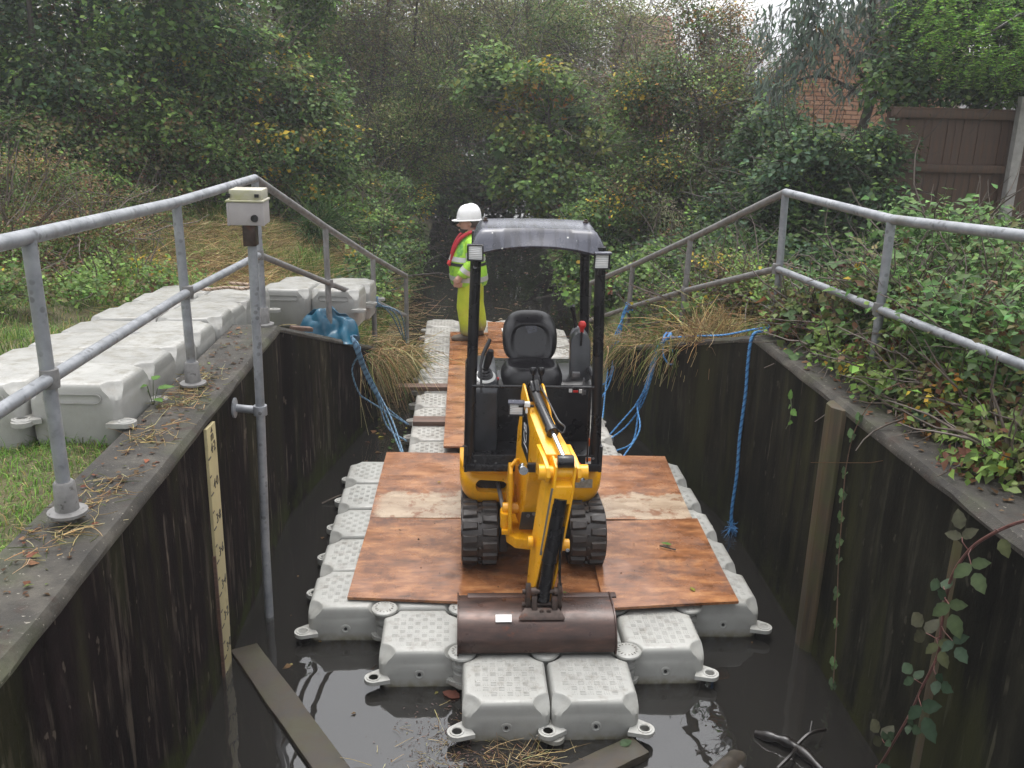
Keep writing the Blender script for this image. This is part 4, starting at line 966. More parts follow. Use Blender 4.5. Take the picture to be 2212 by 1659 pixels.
# dipper arm
def axc(z, y=.60): return .080-(1.262-z)*.118+(.60-y)*.205
def aprism(poly, w0, w1, name, mat, parent, off=0.0, bevel=.005):
    b = B(); fw = lambda z: w1+(w0-w1)*min(1, max(0, (z-.45)/.8)); n = len(poly)
    vs = [(axc(z, y)+off-fw(z), y, z) for y, z in poly]+[(axc(z, y)+off+fw(z), y, z) for y, z in poly]
    b.add(vs, [tuple(range(n-1, -1, -1)), tuple(range(n, 2*n))]+[(k, (k+1) % n, n+(k+1) % n, n+k) for k in range(n)]); return b.build(name, mat, parent, bevel=bevel)
ar_ = empty('dipper_arm', (.08, .625, 1.26), None, None); ar_.parent = E; ar_.location = Vector((.08, .625, 1.26))-EB
for s in (-1, 1):
    aprism([(.575, 1.31), (.66, 1.345), (.74, 1.27), (.775, 1.10), (.77, .80), (.73, .54), (.675, .44), (.615, .46), (.59, .62), (.565, .9), (.555, 1.15)], .006, .005, 'arm_flange', 'yellow', ar_, off=s*.052, bevel=.002)
aprism([(.600, 1.30), (.66, 1.33), (.73, 1.26), (.765, 1.10), (.76, .80), (.72, .56), (.68, .50), (.65, .62), (.63, .9), (.615, 1.15)], .046, .046, 'arm_core', 'yellow', ar_, bevel=.003)
aprism([(.562, 1.20), (.605, 1.22), (.63, 1.10), (.60, 1.095), (.556, 1.10)], .046, .046, 'cross_plate', 'yellow', ar_, bevel=.003)
B().tube([(axc(1.14)-.0, .575, 1.13), (axc(1.0), .570, 1.0), (axc(.78), .575, .78), (axc(.745), .577, .745), (axc(.74), .578, .735)], [.040, .041, .041, .045, .032], 18).build('bucket_ram', 'black', ar_, angle=35)
B().tube([(axc(.74), .578, .74), (axc(.60), .575, .60), (axc(.50), .57, .50)], [.036, .037, .038], 14).build('ram_shroud', 'black', ar_)
B().tube(catmull([(axc(.95)+.045, .56, .96), (axc(.8)+.05, .555, .8), (axc(.66)+.07, .55, .64), (axc(.6)+.085, .56, .585), (axc(.58)+.05, .56, .56)], 5), .008, 8).build('hydraulic_hose', 'black', ar_)
B().lathe([(0, -.10), (.032, -.10), (.032, -.07), (0, -.07)], (axc(.80, .70), .70, .80), 'X', 16).build('arm_boss', 'yellow', ar_, bevel=.003)
B().lathe([(0, .07), (.034, .07), (.034, .125), (0, .125)], (axc(.80, .66), .66, .80), 'X', 16).build('arm_boss', 'yellow', ar_, bevel=.003)
B().lathe([(0, .004), (.012, .003), (.012, 0)], (axc(.80)+.10, .625, .785), 'Y', 8).build('boss_bolt', 'chrome', ar_)
# scuffed strip on the left flange: bare metal and a purple streak
b = B(); b.prism([(.561, 1.19), (.572, 1.19), (.585, .78), (.576, .78)], lambda p, t: (axc(p[1])-.059+t, p[0]-.0015, p[1]), -.001, .012); b.build('scuffed_edge', 'grey_metal', ar_)
# linkage
lk = empty('bucket_linkage', (-.01, .62, .5), None, None); lk.parent = E; lk.location = Vector((-.01, .62, .5))-EB
for x, w_ in ((-.096, .014), (-.060, .016), (.055, .016), (.082, .012)):
    poly = [(.555, .40), (.53, .47), (.535, .56), (.555, .595), (.58, .585), (.595, .50), (.62, .42)] if abs(x) > .06 else [(.52, .39), (.515, .46), (.54, .52), (.575, .52), (.60, .45), (.61, .39)]
    b = B(); b.prism(poly, lambda p, t: (x+.0+t, p[0], p[1]+.02), -w_, w_); b.build('link_plate', 'steel_rust', lk, bevel=.004)
for y, z in ((.56, .56), (.565, .475)): B().lathe([(0, -.128), (.016, -.128), (.016, -.112), (.024, -.11), (.024, -.05), (.014, -.05), (.014, .05), (.024, .05), (.024, .098), (0, .098)], (.0, y, z), 'X', 14).build('link_pin', 'steel_rust', lk)
for x in (-.02, .02): B().lathe([(0, .012), (.014, .01), (.016, 0)], (x, .515, .455), 'Y', 8).build('pin_bolt', 'steel_rust', lk)
# grading bucket
bk_ = empty('bucket', (-.05, .6, .245), None, None); bk_.parent = E; bk_.location = Vector((-.05, .6, .245))-EB
prof = [(.735, .435), (.66, .452), (.575, .452), (.51, .437), (.455, .402), (.42, .352), (.405, .30), (.412, .258), (.44, .242), (.52, .238), (.66, .242)]
inn = [(.735, .423), (.66, .440), (.577, .440), (.516, .426), (.464, .393), (.431, .347), (.417, .30), (.423, .264), (.446, .252), (.52, .248), (.66, .252)]
b = B(); b.loft([[(x, y, z) for y, z in prof+inn[::-1]] for x in np.linspace(-.488, .392, 12)]); b.build('shell', 'bucket', bk_, angle=40)
for x in (-.494, .392):
    big = [(y, z) for y, z in [(.745, .447), (.66, .464), (.572, .464), (.503, .448), (.446, .411), (.408, .357), (.392, .30), (.399, .25), (.43, .236), (.52, .234), (.67, .236), (.70, .33)]]
    B().prism(big, lambda p, t: (x+t, p[0], p[1]), 0, .009).build('end_plate', 'bucket', bk_, bevel=.002)
b = B(); b.box((.0, .71, .444), (.87, .05, .012)); b.build('cutting_edge', 'bucket', bk_, bevel=.003)
b = B(); vs = [(-.150, .488, .432), (.11, .488, .432), (.075, .535, .4615), (-.115, .535, .4615)]
b.add([(x, y-.016, z-.004) for x, y, z in vs]+[(x, y-.004, z+.012) for x, y, z in vs], [(0, 3, 2, 1), (4, 5, 6, 7), (0, 1, 5, 4), (1, 2, 6, 5), (2, 3, 7, 6), (3, 0, 4, 7)]); b.build('wear_plate', 'steel_rust', bk_, bevel=.003)
n_ = Vector((0, -.55, .83)).normalized(); b = B(); cx_ = Vector((-.235, .487, .4315))
ax = Vector((1, 0, 0)); ay = n_.cross(ax); b.add([cx_+ax*sx*.045+ay*sy*.022+n_*h for h in (.0, .005) for sx, sy in ((-1, -1), (1, -1), (1, 1), (-1, 1))], [(0, 3, 2, 1), (4, 5, 6, 7), (0, 1, 5, 4), (1, 2, 6, 5), (2, 3, 7, 6), (3, 0, 4, 7)]); b.build('blank_sticker', 'decal_white', bk_)
# king-post castings and slew ram
kp = empty('king_post', (-.05, 1.3, .6), None, None); kp.parent = E; kp.location = Vector((-.05, 1.3, .6))-EB
b = B(); b.prism([(1.16, .60), (1.13, .66), (1.16, 1.02), (1.20, 1.06), (1.30, 1.04), (1.42, .80), (1.46, .60)], lambda p, t: (t, p[0], p[1]), -.182, -.160); b.prism([(1.14, .60), (1.12, .68), (1.15, .80), (1.20, .84), (1.42, .80), (1.46, .60)], lambda p, t: (t, p[0], p[1]), .052, .074); b.build('cheek', 'yellow', kp, bevel=.005)
b = B(); b.tube([(-.170, 1.215, 1.02), (-.165, 1.20, 1.06), (-.14, 1.22, 1.085), (-.125, 1.24, 1.08)], [.012, .013, .013, .012], 10); b.build('hose_guide', 'yellow', kp)
b = B(); pts_ = [(-.19, 1.18, 0), (-.14, 1.10, 0), (-.05, 1.075, 0), (.04, 1.10, 0), (.085, 1.18, 0), (.085, 1.55, 0), (-.19, 1.55, 0)]
b.prism([(p[0], p[1]) for p in pts_], lambda p, t: (p[0], p[1], t), .545, .615); b.build('swing_casting', 'yellow', kp, bevel=.012)
b = B(); b.lathe([(0, -.165), (.036, -.165), (.036, .165), (0, .165)], (-.05, 1.24, .755), 'X', 20); b.build('foot_pin', 'yellow', kp, bevel=.004)
B().tube([(-.235, 1.66, .775), (-.215, 1.42, .735), (-.205, 1.30, .71)], .014, 12).build('slew_rod', 'grey_metal', kp)
b = B(); b.tube([(-.205, 1.31, .712), (-.20, 1.24, .70)], [.022, .030], 12); b.lathe([(0, -.05), (.034, -.05), (.034, .05), (0, .05)], (-.195, 1.21, .69), n=18); b.box((-.185, 1.2, .625), (.07, .09, .03)); b.build('slew_clevis', 'yellow', kp, bevel=.004)

# ------------------------------------------------------------------ the man
PB = Vector((-.345, 7.27, .270)); PR = R(1)
def pw(f, l, z):   # forward, left, up -> world (he looks towards -x, turned a little to the camera)
    ca, sa = math.cos(PR), math.sin(PR); x, y = -f, -l
    return Vector((PB.x+x*ca-y*sa, PB.y+x*sa+y*ca, PB.z+z))
P_ = empty('person', PB, 'man in lime hi-vis suit, white helmet and red life jacket standing on the raft', 'person')
def etube(b, rings, n=16):
    """rings: (f, l, z, rf, rl) upright ellipses"""
    b.loft([[pw(f+rf*math.cos(2*math.pi*k/n), l+rl*math.sin(2*math.pi*k/n), z) for k in range(n)] for f, l, z, rf, rl in rings])
def limb(b, pts, n=14): b.tube([pw(*p[:3]) for p in pts], [p[3] for p in pts], n)
def remesh(o, vs, smooth=4):
    md = o.modifiers.new('remesh', 'REMESH'); md.mode = 'VOXEL'; md.voxel_size = vs; md.use_smooth_shade = True
    if smooth: sm = o.modifiers.new('smooth', 'SMOOTH'); sm.factor = .5; sm.iterations = smooth
    bpy.context.view_layer.update(); me = bpy.data.meshes.new_from_object(o.evaluated_get(bpy.context.evaluated_depsgraph_get()))
    o.modifiers.clear(); o.data = me; me.polygons.foreach_set('use_smooth', [True]*len(me.polygons)); return o
# body: one mesh (head, neck, trunk, limbs, hands) inside the clothes
b = B()
etube(b, [(.035, 0, 1.405, .055, .05), (.04, 0, 1.44, .075, .06), (.045, 0, 1.50, .092, .07), (.045, 0, 1.56, .098, .075), (.035, 0, 1.63, .09, .07), (.03, 0, 1.665, .05, .04)])
limb(b, [(-.0, 0, 1.30, .06), (.01, 0, 1.38, .06), (.03, 0, 1.47, .058)])
etube(b, [(.02, 0, .82, .13, .16), (.03, 0, 1.05, .13, .16), (.01, 0, 1.25, .12, .17), (-.01, 0, 1.36, .06, .08)])
b.tube([pw(.125, 0, 1.515), pw(.155, 0, 1.492), pw(.135, 0, 1.475)], [.012, .019, .016], 8)       # nose
b.tube([pw(.115, 0, 1.43), pw(.125, 0, 1.415)], [.03, .028], 8)                               # chin
b.tube([pw(.11, -.03, 1.535), pw(.128, 0, 1.54), pw(.11, .03, 1.535)], .014, 8)                # brow
for s in (-1, 1): b.tube([pw(.025, s*.072, 1.49), pw(.018, s*.08, 1.515), pw(.018, s*.078, 1.54)], [.012, .02, .014], 8)   # ears
for s in (-1, 1): limb(b, [(.01, s*.09, .82, .085), (.02, s*.10, .45, .06), (-.01, s*.11, .08, .045)])
for s, el, ha in ((1, (-.02, .27, 1.07), (.135, .255, .86)), (-1, (-.0, -.26, 1.08), (.10, -.22, .85))):
    limb(b, [(0, s*.17, 1.30, .05), (*el, .042), (ha[0]*.9, ha[1], ha[2]+.02, .030)])
    hb = Vector(ha); b.tube([pw(*(hb+Vector((-.01, 0, .03)))), pw(*(hb+Vector((.012, 0, -.01)))), pw(*(hb+Vector((.025, 0, -.055))))], [.030, .042, .036], 10)
    for q in range(4):
        dx = .05-.026*q; b.tube([pw(*(hb+Vector((dx, s*.004, -.055)))), pw(*(hb+Vector((dx+.006, -s*.008, -.095)))), pw(*(hb+Vector((dx-.004, -s*.028, -.118-.008*(q in (1, 2))))))], [.0125, .0115, .009], 8)
    b.tube([pw(*(hb+Vector((.035, -s*.01, -.01)))), pw(*(hb+Vector((.062, -s*.03, -.04)))), pw(*(hb+Vector((.062, -s*.04, -.068))))], [.014, .0125, .010], 8)
remesh(b.build('body', 'skin', P_), .0085, 2)
# trousers, jacket, boots
b = B(); etube(b, [(.01, 0, .74, .165, .20), (.01, 0, .86, .17, .205), (.02, 0, .98, .16, .19)])
for s, f0 in ((1, .035), (-1, -.075)): limb(b, [(-.005, s*.095, .80, .150), (.01+f0*.5, s*.105, .62, .128), (.02+f0*.9, s*.115, .45, .112), (-.005+f0, s*.12, .27, .106), (-.02+f0, s*.125, .14, .104), (-.01+f0, s*.125, .085, .09)])
remesh(b.build('trousers', 'hivis_trousers', P_), .014, 3)
b = B(); etube(b, [(.02, 0, .735, .205, .235), (.02, 0, .80, .215, .24), (.035, 0, .95, .215, .235), (.045, 0, 1.06, .205, .225), (.03, 0, 1.2, .17, .215), (.0, 0, 1.31, .14, .195), (-.01, 0, 1.375, .10, .13), (.01, 0, 1.425, .078, .08)])
for s, el, ha in ((1, (-.02, .275, 1.07), (.115, .258, .89)), (-1, (.0, -.265, 1.08), (.08, -.22, .88))):
    limb(b, [(-.01, s*.15, 1.325, .085), (-.02, s*.215, 1.25, .088), (*el, .076), ((el[0]+ha[0])/2+.01, (el[1]+ha[1])/2, .97, .070), (*ha, .062)])
remesh(b.build('jacket', 'hivis', P_), .013, 3)
for s, f0 in ((1, .035), (-1, -.075)):
    b = B(); b.tube([pw(-.09+f0, s*.12, .045), pw(-.02+f0, s*.12, .055), pw(.07+f0, s*.125, .048), pw(.15+f0, s*.13, .038), pw(.185+f0, s*.132, .032)], [.040, .054, .050, .042, .022], 12); limb(b, [(-.02+f0, s*.12, .03, .05), (-.015+f0, s*.12, .14, .058)])
    o = b.build('boot', 'boot', P_); remesh(o, .010, 2)
def band(rings, nm='reflective_band', mt='reflective', n=20):
    b = B(); b.loft([[pw(f+rf*math.cos(2*math.pi*k/n), l+rl*math.sin(2*math.pi*k/n), z) for k in range(n)] for f, l, z, rf, rl in rings], caps=False); return b.build(nm, mt, P_)
band([(.021, 0, .80, .218, .243), (.028, 0, .865, .220, .243)]); band([(.044, 0, 1.055, .209, .229), (.037, 0, 1.115, .196, .224)])
for s in (1, -1):
    a, e = Vector((-.02, s*.272, 1.07)), Vector((.125, s*.255, .87)); u0, u1 = a.lerp(e, .42), a.lerp(e, .66)
    B().tube([pw(*u0), pw(*u1)], [.0755, .073], 16, caps=False).build('sleeve_band', 'reflective', P_)
    a, e = Vector((-.02, s*.215, 1.25)), Vector((-.02, s*.272, 1.09)); u0, u1 = a.lerp(e, .45), a.lerp(e, .85)
    B().tube([pw(*u0), pw(*u1)], [.090, .084], 16, caps=False).build('sleeve_band', 'reflective', P_)
# life jacket: red horseshoe collar running down the chest, black belt
b = B(); pth = catmull([(.225, .10, 1.05), (.20, .11, 1.18), (.14, .115, 1.32), (.05, .115, 1.405), (-.05, .09, 1.435), (-.085, 0, 1.445), (-.05, -.09, 1.435), (.05, -.115, 1.405), (.14, -.115, 1.32), (.20, -.11, 1.18), (.225, -.10, 1.05)], 4)
b.tube([pw(*p) for p in pth], [.016+.009*math.sin(math.pi*i/(len(pth)-1)) for i in range(len(pth))], 12); b.build('life_jacket', 'red_cloth', P_)
B().tube([pw(.24, .09, 1.06), pw(.245, .10, 1.02), pw(.235, .10, .99)], [.022, .03, .018], 10).build('toggle', 'red_plastic', P_)
band([(.045, 0, 1.00, .222, .238), (.045, 0, 1.04, .221, .236)], 'belt', 'black_cloth')
# head: hair, beard, helmet
b = B(); etube(b, [(-.005, 0, 1.475, .060, .066), (-.018, 0, 1.52, .078, .080), (-.012, 0, 1.58, .090, .082), (.01, 0, 1.66, .080, .07)]); b.build('hair', 'hair', P_)
b = B(); etube(b, [(.072, 0, 1.400, .050, .046), (.068, 0, 1.422, .066, .056), (.058, 0, 1.448, .074, .064)]); b.build('beard', 'hair', P_)
for s in (-1, 1): B().lathe([(0, -.006), (.007, -.003), (.007, .003), (0, .006)], pw(.128, s*.033, 1.512), 'Z', 8).build('eye', 'hair', P_)
b = B(); n = 28; rings = []
for k, (z, sc) in enumerate(((1.575, 1.0), (1.60, 1.0), (1.65, .965), (1.70, .86), (1.74, .66), (1.76, .40), (1.768, .12))):
    rings.append([pw(.028+.138*sc*math.cos(2*math.pi*q/n), .112*sc*math.sin(2*math.pi*q/n), z+.012*math.cos(2*math.pi*q/n)*-.6) for q in range(n)])
b.loft(rings); h_ = b.build('helmet', 'helmet', P_)
b = B(); rings = []
for sc, dz in ((.97, .004), (1.04, .0), (1.10, -.006)):
    rings.append([pw(.028+.138*sc*math.cos(2*math.pi*q/n)+(.040 if sc > 1.05 else .015 if sc > 1 else 0)*max(0, math.cos(2*math.pi*q/n))**2, .112*sc*math.sin(2*math.pi*q/n), 1.578+dz-.018*max(0, math.cos(2*math.pi*q/n))) for q in range(n)])
rings += [[Vector(p)-Vector((0, 0, .008)) for p in r] for r in rings[::-1]]
b.loft(rings+[rings[0]], caps=False); b.build('brim', 'helmet', h_)

P_.scale = (1.10, 1.16, .957)
# ------------------------------------------------------------------ ropes
def rope(name, pts, r, label, group=None, c0=(.03, .13, .30), c1=(.10, .29, .55), pitch=.055, fray=None, parent=None, sub=6):
    path = catmull(pts, 10); L = [0]
    for i in range(1, len(path)): L.append(L[-1]+(path[i]-path[i-1]).length)
    n = max(8, int(L[-1]/pitch*sub)); S = np.linspace(0, L[-1], n); P = np.stack([np.interp(S, L, [p[k] for p in path]) for k in range(3)], -1)
    T = np.gradient(P, axis=0); T /= np.linalg.norm(T, axis=1)[:, None]+1e-9
    up = np.array([.3, .9, .3]); N = np.cross(T, up); N /= np.linalg.norm(N, axis=1)[:, None]+1e-9; Bn = np.cross(T, N)
    V = []; F = []; Cc = []; k_ = 6
    for s in range(3):
        ph = 2*np.pi*S/pitch+2*np.pi*s/3; cen = P+(N*np.cos(ph)[:, None]+Bn*np.sin(ph)[:, None])*r*.52
        off = sum(len(v) for v in V); ring = []
        for q in range(k_):
            a = 2*np.pi*q/k_; ring.append(cen+(N*math.cos(a)+Bn*math.sin(a))*r*.56)
        Rg = np.stack(ring, 1).reshape(-1, 3); V.append(Rg); i = np.arange(n-1)[:, None]*k_; q = np.arange(k_)[None]; q2 = (q+1) % k_
        F.append((np.stack([i+q, i+q2, i+k_+q2, i+k_+q], -1)+off).reshape(-1, 4)); Cc.append(np.tile(np.array(c0 if s == 0 else c1), (len(Rg), 1)))
    o = npmesh(name, np.concatenate(V), np.concatenate(F), 'rope', parent, col=np.concatenate(Cc), smooth=True, loc=tuple(pts[0]) if parent is None else None)
    if label: tag(o, label, 'rope', group)
    if fray:
        b = B()
        for q in range(46):
            d = Vector(rng.normal(0, 1, 3)); d = (d+Vector(fray)*1.2).normalized(); p = Vector(pts[-1]); l_ = .05+.06*random.random()
            b.tube([p, p+d*l_*.5+Vector(rng.normal(0, .01, 3)), p+d*l_+Vector(rng.normal(0, .015, 3))-Vector((0, 0, .01))], [.003, .002, .001], 4)
        f = b.build('frayed_end', MAT['rope_flat'], o)
    return o
MAT['rope_flat'] = simple('rope_flat', (.055, .21, .46), .5, 0, .4, 80)
BLUE = ((.022, .12, .30), (.075, .27, .55)); OLD = ((.035, .075, .13), (.13, .24, .34))
rope('rope', [(1.87, 2.66, 1.61), (1.83, 2.52, 1.625), (1.76, 2.46, 1.61), (1.68, 2.43, 1.60), (1.650, 2.41, 1.53), (1.645, 2.40, 1.35), (1.648, 2.39, 1.15), (1.638, 2.385, .8), (1.645, 2.38, .5), (1.632, 2.37, .2), (1.640, 2.36, .06)], .0125,
     'blue rope hanging straight down the right wall to a frayed end', None, *BLUE, fray=(.4, -.3, -.4))
G2 = 'ropes mooring the raft to the right bank'; K1 = (1.385, 3.92, 1.17)
for q, (e, mid) in enumerate((((.95, 4.05, .14), (1.13, 4.2, .22)), ((.94, 3.75, .13), (1.15, 3.95, .16)), ((.93, 3.46, .13), (1.17, 3.8, .32)), ((.95, 4.12, .15), (1.22, 4.25, .42)))):
    o = .02*q; rope('mooring_rope', [(1.44, 3.9, 1.19), K1, (1.335-o*.3, 3.98+o, 1.02), (1.30-o*.6, 4.07+o, .72-.03*q), (1.25-o, 4.15, .45), mid, e], .0085, 'blue rope from right wing wall to raft, %s' % ['second farthest along the raft edge', 'second from the plywood edge', 'ending nearest the plywood', 'ending farthest along, with the highest sag'][q], G2, *BLUE)
rope('mooring_rope', [(1.36, 3.9, 1.16), (1.345, 3.84, 1.04), (1.40, 3.80, .96), (1.455, 3.78, 1.0), (1.42, 3.84, 1.09), (1.39, 3.9, 1.16)], .0085, 'small blue rope loop at the knot on the right wing wall', G2, *BLUE)
rope('mooring_rope', [(1.39, 3.92, 1.17), (1.5, 3.5, 1.30), (1.62, 3.0, 1.44), (1.74, 2.62, 1.585), (1.86, 2.62, 1.60)], .008, 'blue rope lying along the top of the right wing wall', G2, *BLUE)
K2 = (1.31, 5.56, 1.09)
rope('mooring_rope', [(1.36, 5.6, 1.10), K2, (1.27, 5.5, .95), (1.25, 5.4, .70), (1.29, 5.1, .50), (1.33, 4.6, .62), (1.35, 4.15, .88), (1.39, 3.95, 1.14)], .008, 'blue rope sagging from the right handrail to the wing wall knot', G2, *BLUE)
for q, e in enumerate(((.96, 5.0, .16), (.95, 5.45, .16), (.96, 4.6, .15))):
    rope('mooring_rope', [(1.37, 5.6, 1.06), (1.32, 5.52, 1.12), (1.26+.01*q, 5.50, 1.0), (1.22-.03*q, 5.4, .75), (1.12, 5.2+.1*q, .36), e], .008, 'blue rope falling from the right handrail behind the black post, %s' % ['the middle one of three', 'the farthest of three', 'the nearest of three'][q], G2, *BLUE)
b = B()
for q in range(7): a = .9*q; b.tube(catmull([(1.345+.034*math.cos(a+s), 5.60-.03*math.sin(a+s)-.012*q+.03, 1.075+.045*math.sin(a*1.7+s*.7)) for s in (0, 1.2, 2.4, 3.6)], 4), .008, 6)
tag(b.build('rope_knot', MAT['rope_flat'], None, loc=(1.345, 5.6, 1.08)), 'bunched blue knot tied round the right handrail', 'knot', 'rope knots on the rails and walls')
b = B()
for q in range(8): a = .8*q; b.tube(catmull([(1.39+.04*math.cos(a+s), 3.91+.05*math.sin(a*1.3+s), 1.185+.03*math.sin(a+1.7*s)) for s in (0, 1.2, 2.4, 3.6)], 4), .0085, 6)
tag(b.build('rope_knot', MAT['rope_flat'], None, loc=(1.39, 3.9, 1.18)), 'bunched blue knot on top of the right wing wall, in dry grass', 'knot', 'rope knots on the rails and walls')
G1 = 'ropes mooring the raft to the left bank'; KL = (-1.50, 4.17, 1.10)
MAT['rope_old'] = simple('rope_old', (.085, .165, .25), .55, 0, .5, 60)
for q, (e, mid) in enumerate((((-.98, 4.45, .13), (-1.18, 4.35, .34)), ((-.97, 4.0, .13), (-1.16, 4.15, .22)), ((-.96, 3.50, .14), (-1.13, 4.02, .30)), ((-.96, 3.55, .14), (-1.10, 4.0, .33)), ((-.98, 4.42, .14), (-1.34, 4.3, .42)))):
    o = .012*q; rope('mooring_rope', [(-1.68, 4.22, 1.08), KL, (-1.44+o, 4.12, .98), (-1.38+o*(1 if q < 4 else -2), 4.16, .78), (-1.28+o*(1 if q < 4 else -3), 4.2, .54), mid, e], .0085, 'faded blue rope from left wing wall to raft, %s' % ['topmost of the bundle', 'ending between the two battens', 'outermost at the plywood corner', 'inner twin at the plywood corner', 'sagging lowest below the wall'][q], G1, *OLD)
for q in range(3):
    rope('mooring_rope', [(-1.41, 5.5, 1.15+.02*q), (-1.36, 5.42, 1.14-.02*q), (-1.27+.03*q, 5.4, 1.08), (-1.20+.05*q, 5.55, .95), (-1.13+.03*q, 5.9, .66-.05*q)], .008, 'faded rope end trailing from the knot on the far left handrail, %s' % ['shortest of three', 'middle one of three', 'longest of three'][q], G1, *OLD)
b = B()
for q in range(7): a = .9*q; b.tube(catmull([(-1.385+.045*math.cos(a+s), 5.48-.02*math.sin(a+s)-.01*q, 1.13+.055*math.sin(a*1.7+s*.7)) for s in (0, 1.2, 2.4, 3.6)], 4), .0085, 6)
tag(b.build('rope_knot', 'rope_old', None, loc=(-1.385, 5.48, 1.13)), 'faded blue knot tied round the far left handrail', 'knot', 'rope knots on the rails and walls')
b = B()
for q in range(9): a = .8*q; b.tube(catmull([(-1.62+.018*q+.05*math.cos(a+s), 4.19+.05*math.sin(a*1.3+s), 1.075+.022*math.sin(a+1.7*s)) for s in (0, 1.2, 2.4, 3.6)], 4), .0085, 6)
tag(b.build('rope_knot', 'rope_old', None, loc=(-1.58, 4.18, 1.08)), 'faded blue knot at the post foot beside the blue sheet', 'knot', 'rope knots on the rails and walls')
# short rope scrap on the bank floats
o = rope('rope_scrap', [(-2.62, 3.45, 1.68), (-2.5, 3.30, 1.69), (-2.36, 3.42, 1.685), (-2.22, 3.35, 1.69), (-2.2, 3.55, 1.68), (-2.4, 3.6, 1.685)], .014, 'tangle of brown and blue rope lying on the bank floats', None, (.16, .10, .06), (.34, .25, .18))
# blue plastic sheet crumpled on the wall end
b = B(); n, m_ = 26, 18; V = []
for i in range(n+1):
    for k in range(m_+1):
        u, v = i/n, k/m_; hmp = math.sin(math.pi*min(1, max(0, u*1.02)))**.30; x = -1.95+.52*u+.02*math.sin(9*v+4*u); y = 4.34-.26*v*(.6+.4*hmp)+.025*math.sin(9*u+3*v)+.02*math.sin(17*u-4*v)
        z = 1.03+.30*math.sin(min(1, (1-v)*1.15)*math.pi/2)*hmp*(1.0-.12*u)+.016*math.sin(13*u+6*v)+.014*math.sin(23*u-9*v+2)+.012*math.sin(17*v+8*u)
        if v < .12: y -= .05*(.12-v)/.12; z -= .0
        V.append((x, y, max(z, hL(np.array(x), np.array(y))+.0)))
b.add(V, [(i*(m_+1)+k, (i+1)*(m_+1)+k, (i+1)*(m_+1)+k+1, i*(m_+1)+k+1) for i in range(n) for k in range(m_)])
o = b.build('blue_sheet', 'tarp', None, loc=(-1.7, 4.2, 1.05), angle=180); md = o.modifiers.new('solid', 'SOLIDIFY'); md.thickness = .004
tag(o, 'crumpled blue plastic sheet against the wall beside the floats', 'tarpaulin')
plank('timber_block', (-1.88, 3.42, 1.335), (-1.73, 3.52, 1.30), .07, .035, 'timber_wet', 'small red-brown wooden block lying before the blue sheet', 'block')
# ------------------------------------------------------------------ fence and house beyond the right bank
FG = 'fence panels behind the right bank'
f = empty('wooden_fence', (5.0, 6.25, 1.45), 'tall brown close-board fence with a concrete post, behind the right bank', 'fence')
bme = B().prism([(-.052, 0), (.052, .006), (.052, .020), (-.052, .008)], lambda p, t: (p[0], p[1], t), 0, 1.66).mesh('board', smooth=False)
for k in range(56):
    x = 4.28+.089*k
    if x > 7.9: continue
    o = link('board', bme, 'fence_wood', f); o.location = (x-5.0, float(rng.normal(0, .003))+.05, .06+float(rng.normal(0, .006))); o.rotation_euler = (0, 0, R(float(rng.normal(0, .8))))
for z in (.22, 1.12, 1.70): B().box((6.1, 6.245, 1.45+z), (3.7, .05, .085)).build('rail', 'fence_wood', f, bevel=.006)
B().box((6.1, 6.27, 3.205), (3.7, .09, .03)).build('capping', 'fence_wood', f, bevel=.004)
for x, lean in ((5.72, -.015),): B().prism([(x-.055, 6.13), (x+.055, 6.13), (x+.055, 6.22), (x-.055, 6.22)], lambda p, t: (p[0]+lean*(t-1.4), p[1], t), 1.2, 3.36).build('concrete_post', 'concrete_post', f, bevel=.006)
h = empty('brick_house', (6.6, 12.9, 1.5), 'orange brick house wall half hidden by the grey-green tree, above the fence', 'house')
B().prism([(4.98, 1.4), (8.6, 1.4), (8.6, 6.3), (4.98, 3.72)], lambda p, t: (p[0], t, p[1]), 12.9, 13.1).build('wall', 'mortar', h, smooth=False)
brm = B().box((0, 0, 0), (.214, .10, .066)).mesh('brick', bevel=.004, segs=1)
cnt = 0
for r in range(21):
    for c in range(14):
        if cnt >= 292: break
        if 2.86+r*.0765 > 3.66+(4.95+c*.225-4.95)*.71: continue
        o = link('brick', brm, 'brick', h); cnt += 1
        o.location = (5.10+c*.225+(.1125 if r % 2 else 0)-6.6, -.006+float(rng.normal(0, .002))-.04, 2.86+r*.0765-1.5)
b = B(); b.prism([(4.86, 3.64), (8.7, 6.38), (8.7, 6.50), (4.80, 3.72)], lambda p, t: (p[0], t, p[1]), 12.85, 20); b.build('gable_roof', 'slate', h)
b = B(); b.prism([(4.74, 3.56), (8.7, 6.38), (8.7, 6.56), (4.70, 3.73)], lambda p, t: (p[0], t, p[1]), 12.72, 12.80); b.build('barge_board', 'render_white', h, smooth=False)
h = empty('far_house', (5.2, 24.5, 1.8), 'distant house with a red tile roof, glimpsed above the middle bushes', 'house')
B().box((5.2, 26, 2.9), (1.4, 3, 2.6)).build('wall', 'brick', h, smooth=False)
b = B(); b.prism([(24.2, 4.2), (26, 5.7), (27.8, 4.2)], lambda p, t: (t, p[0], p[1]), 4.4, 6.0); b.build('roof', 'roof_tile', h, smooth=False)

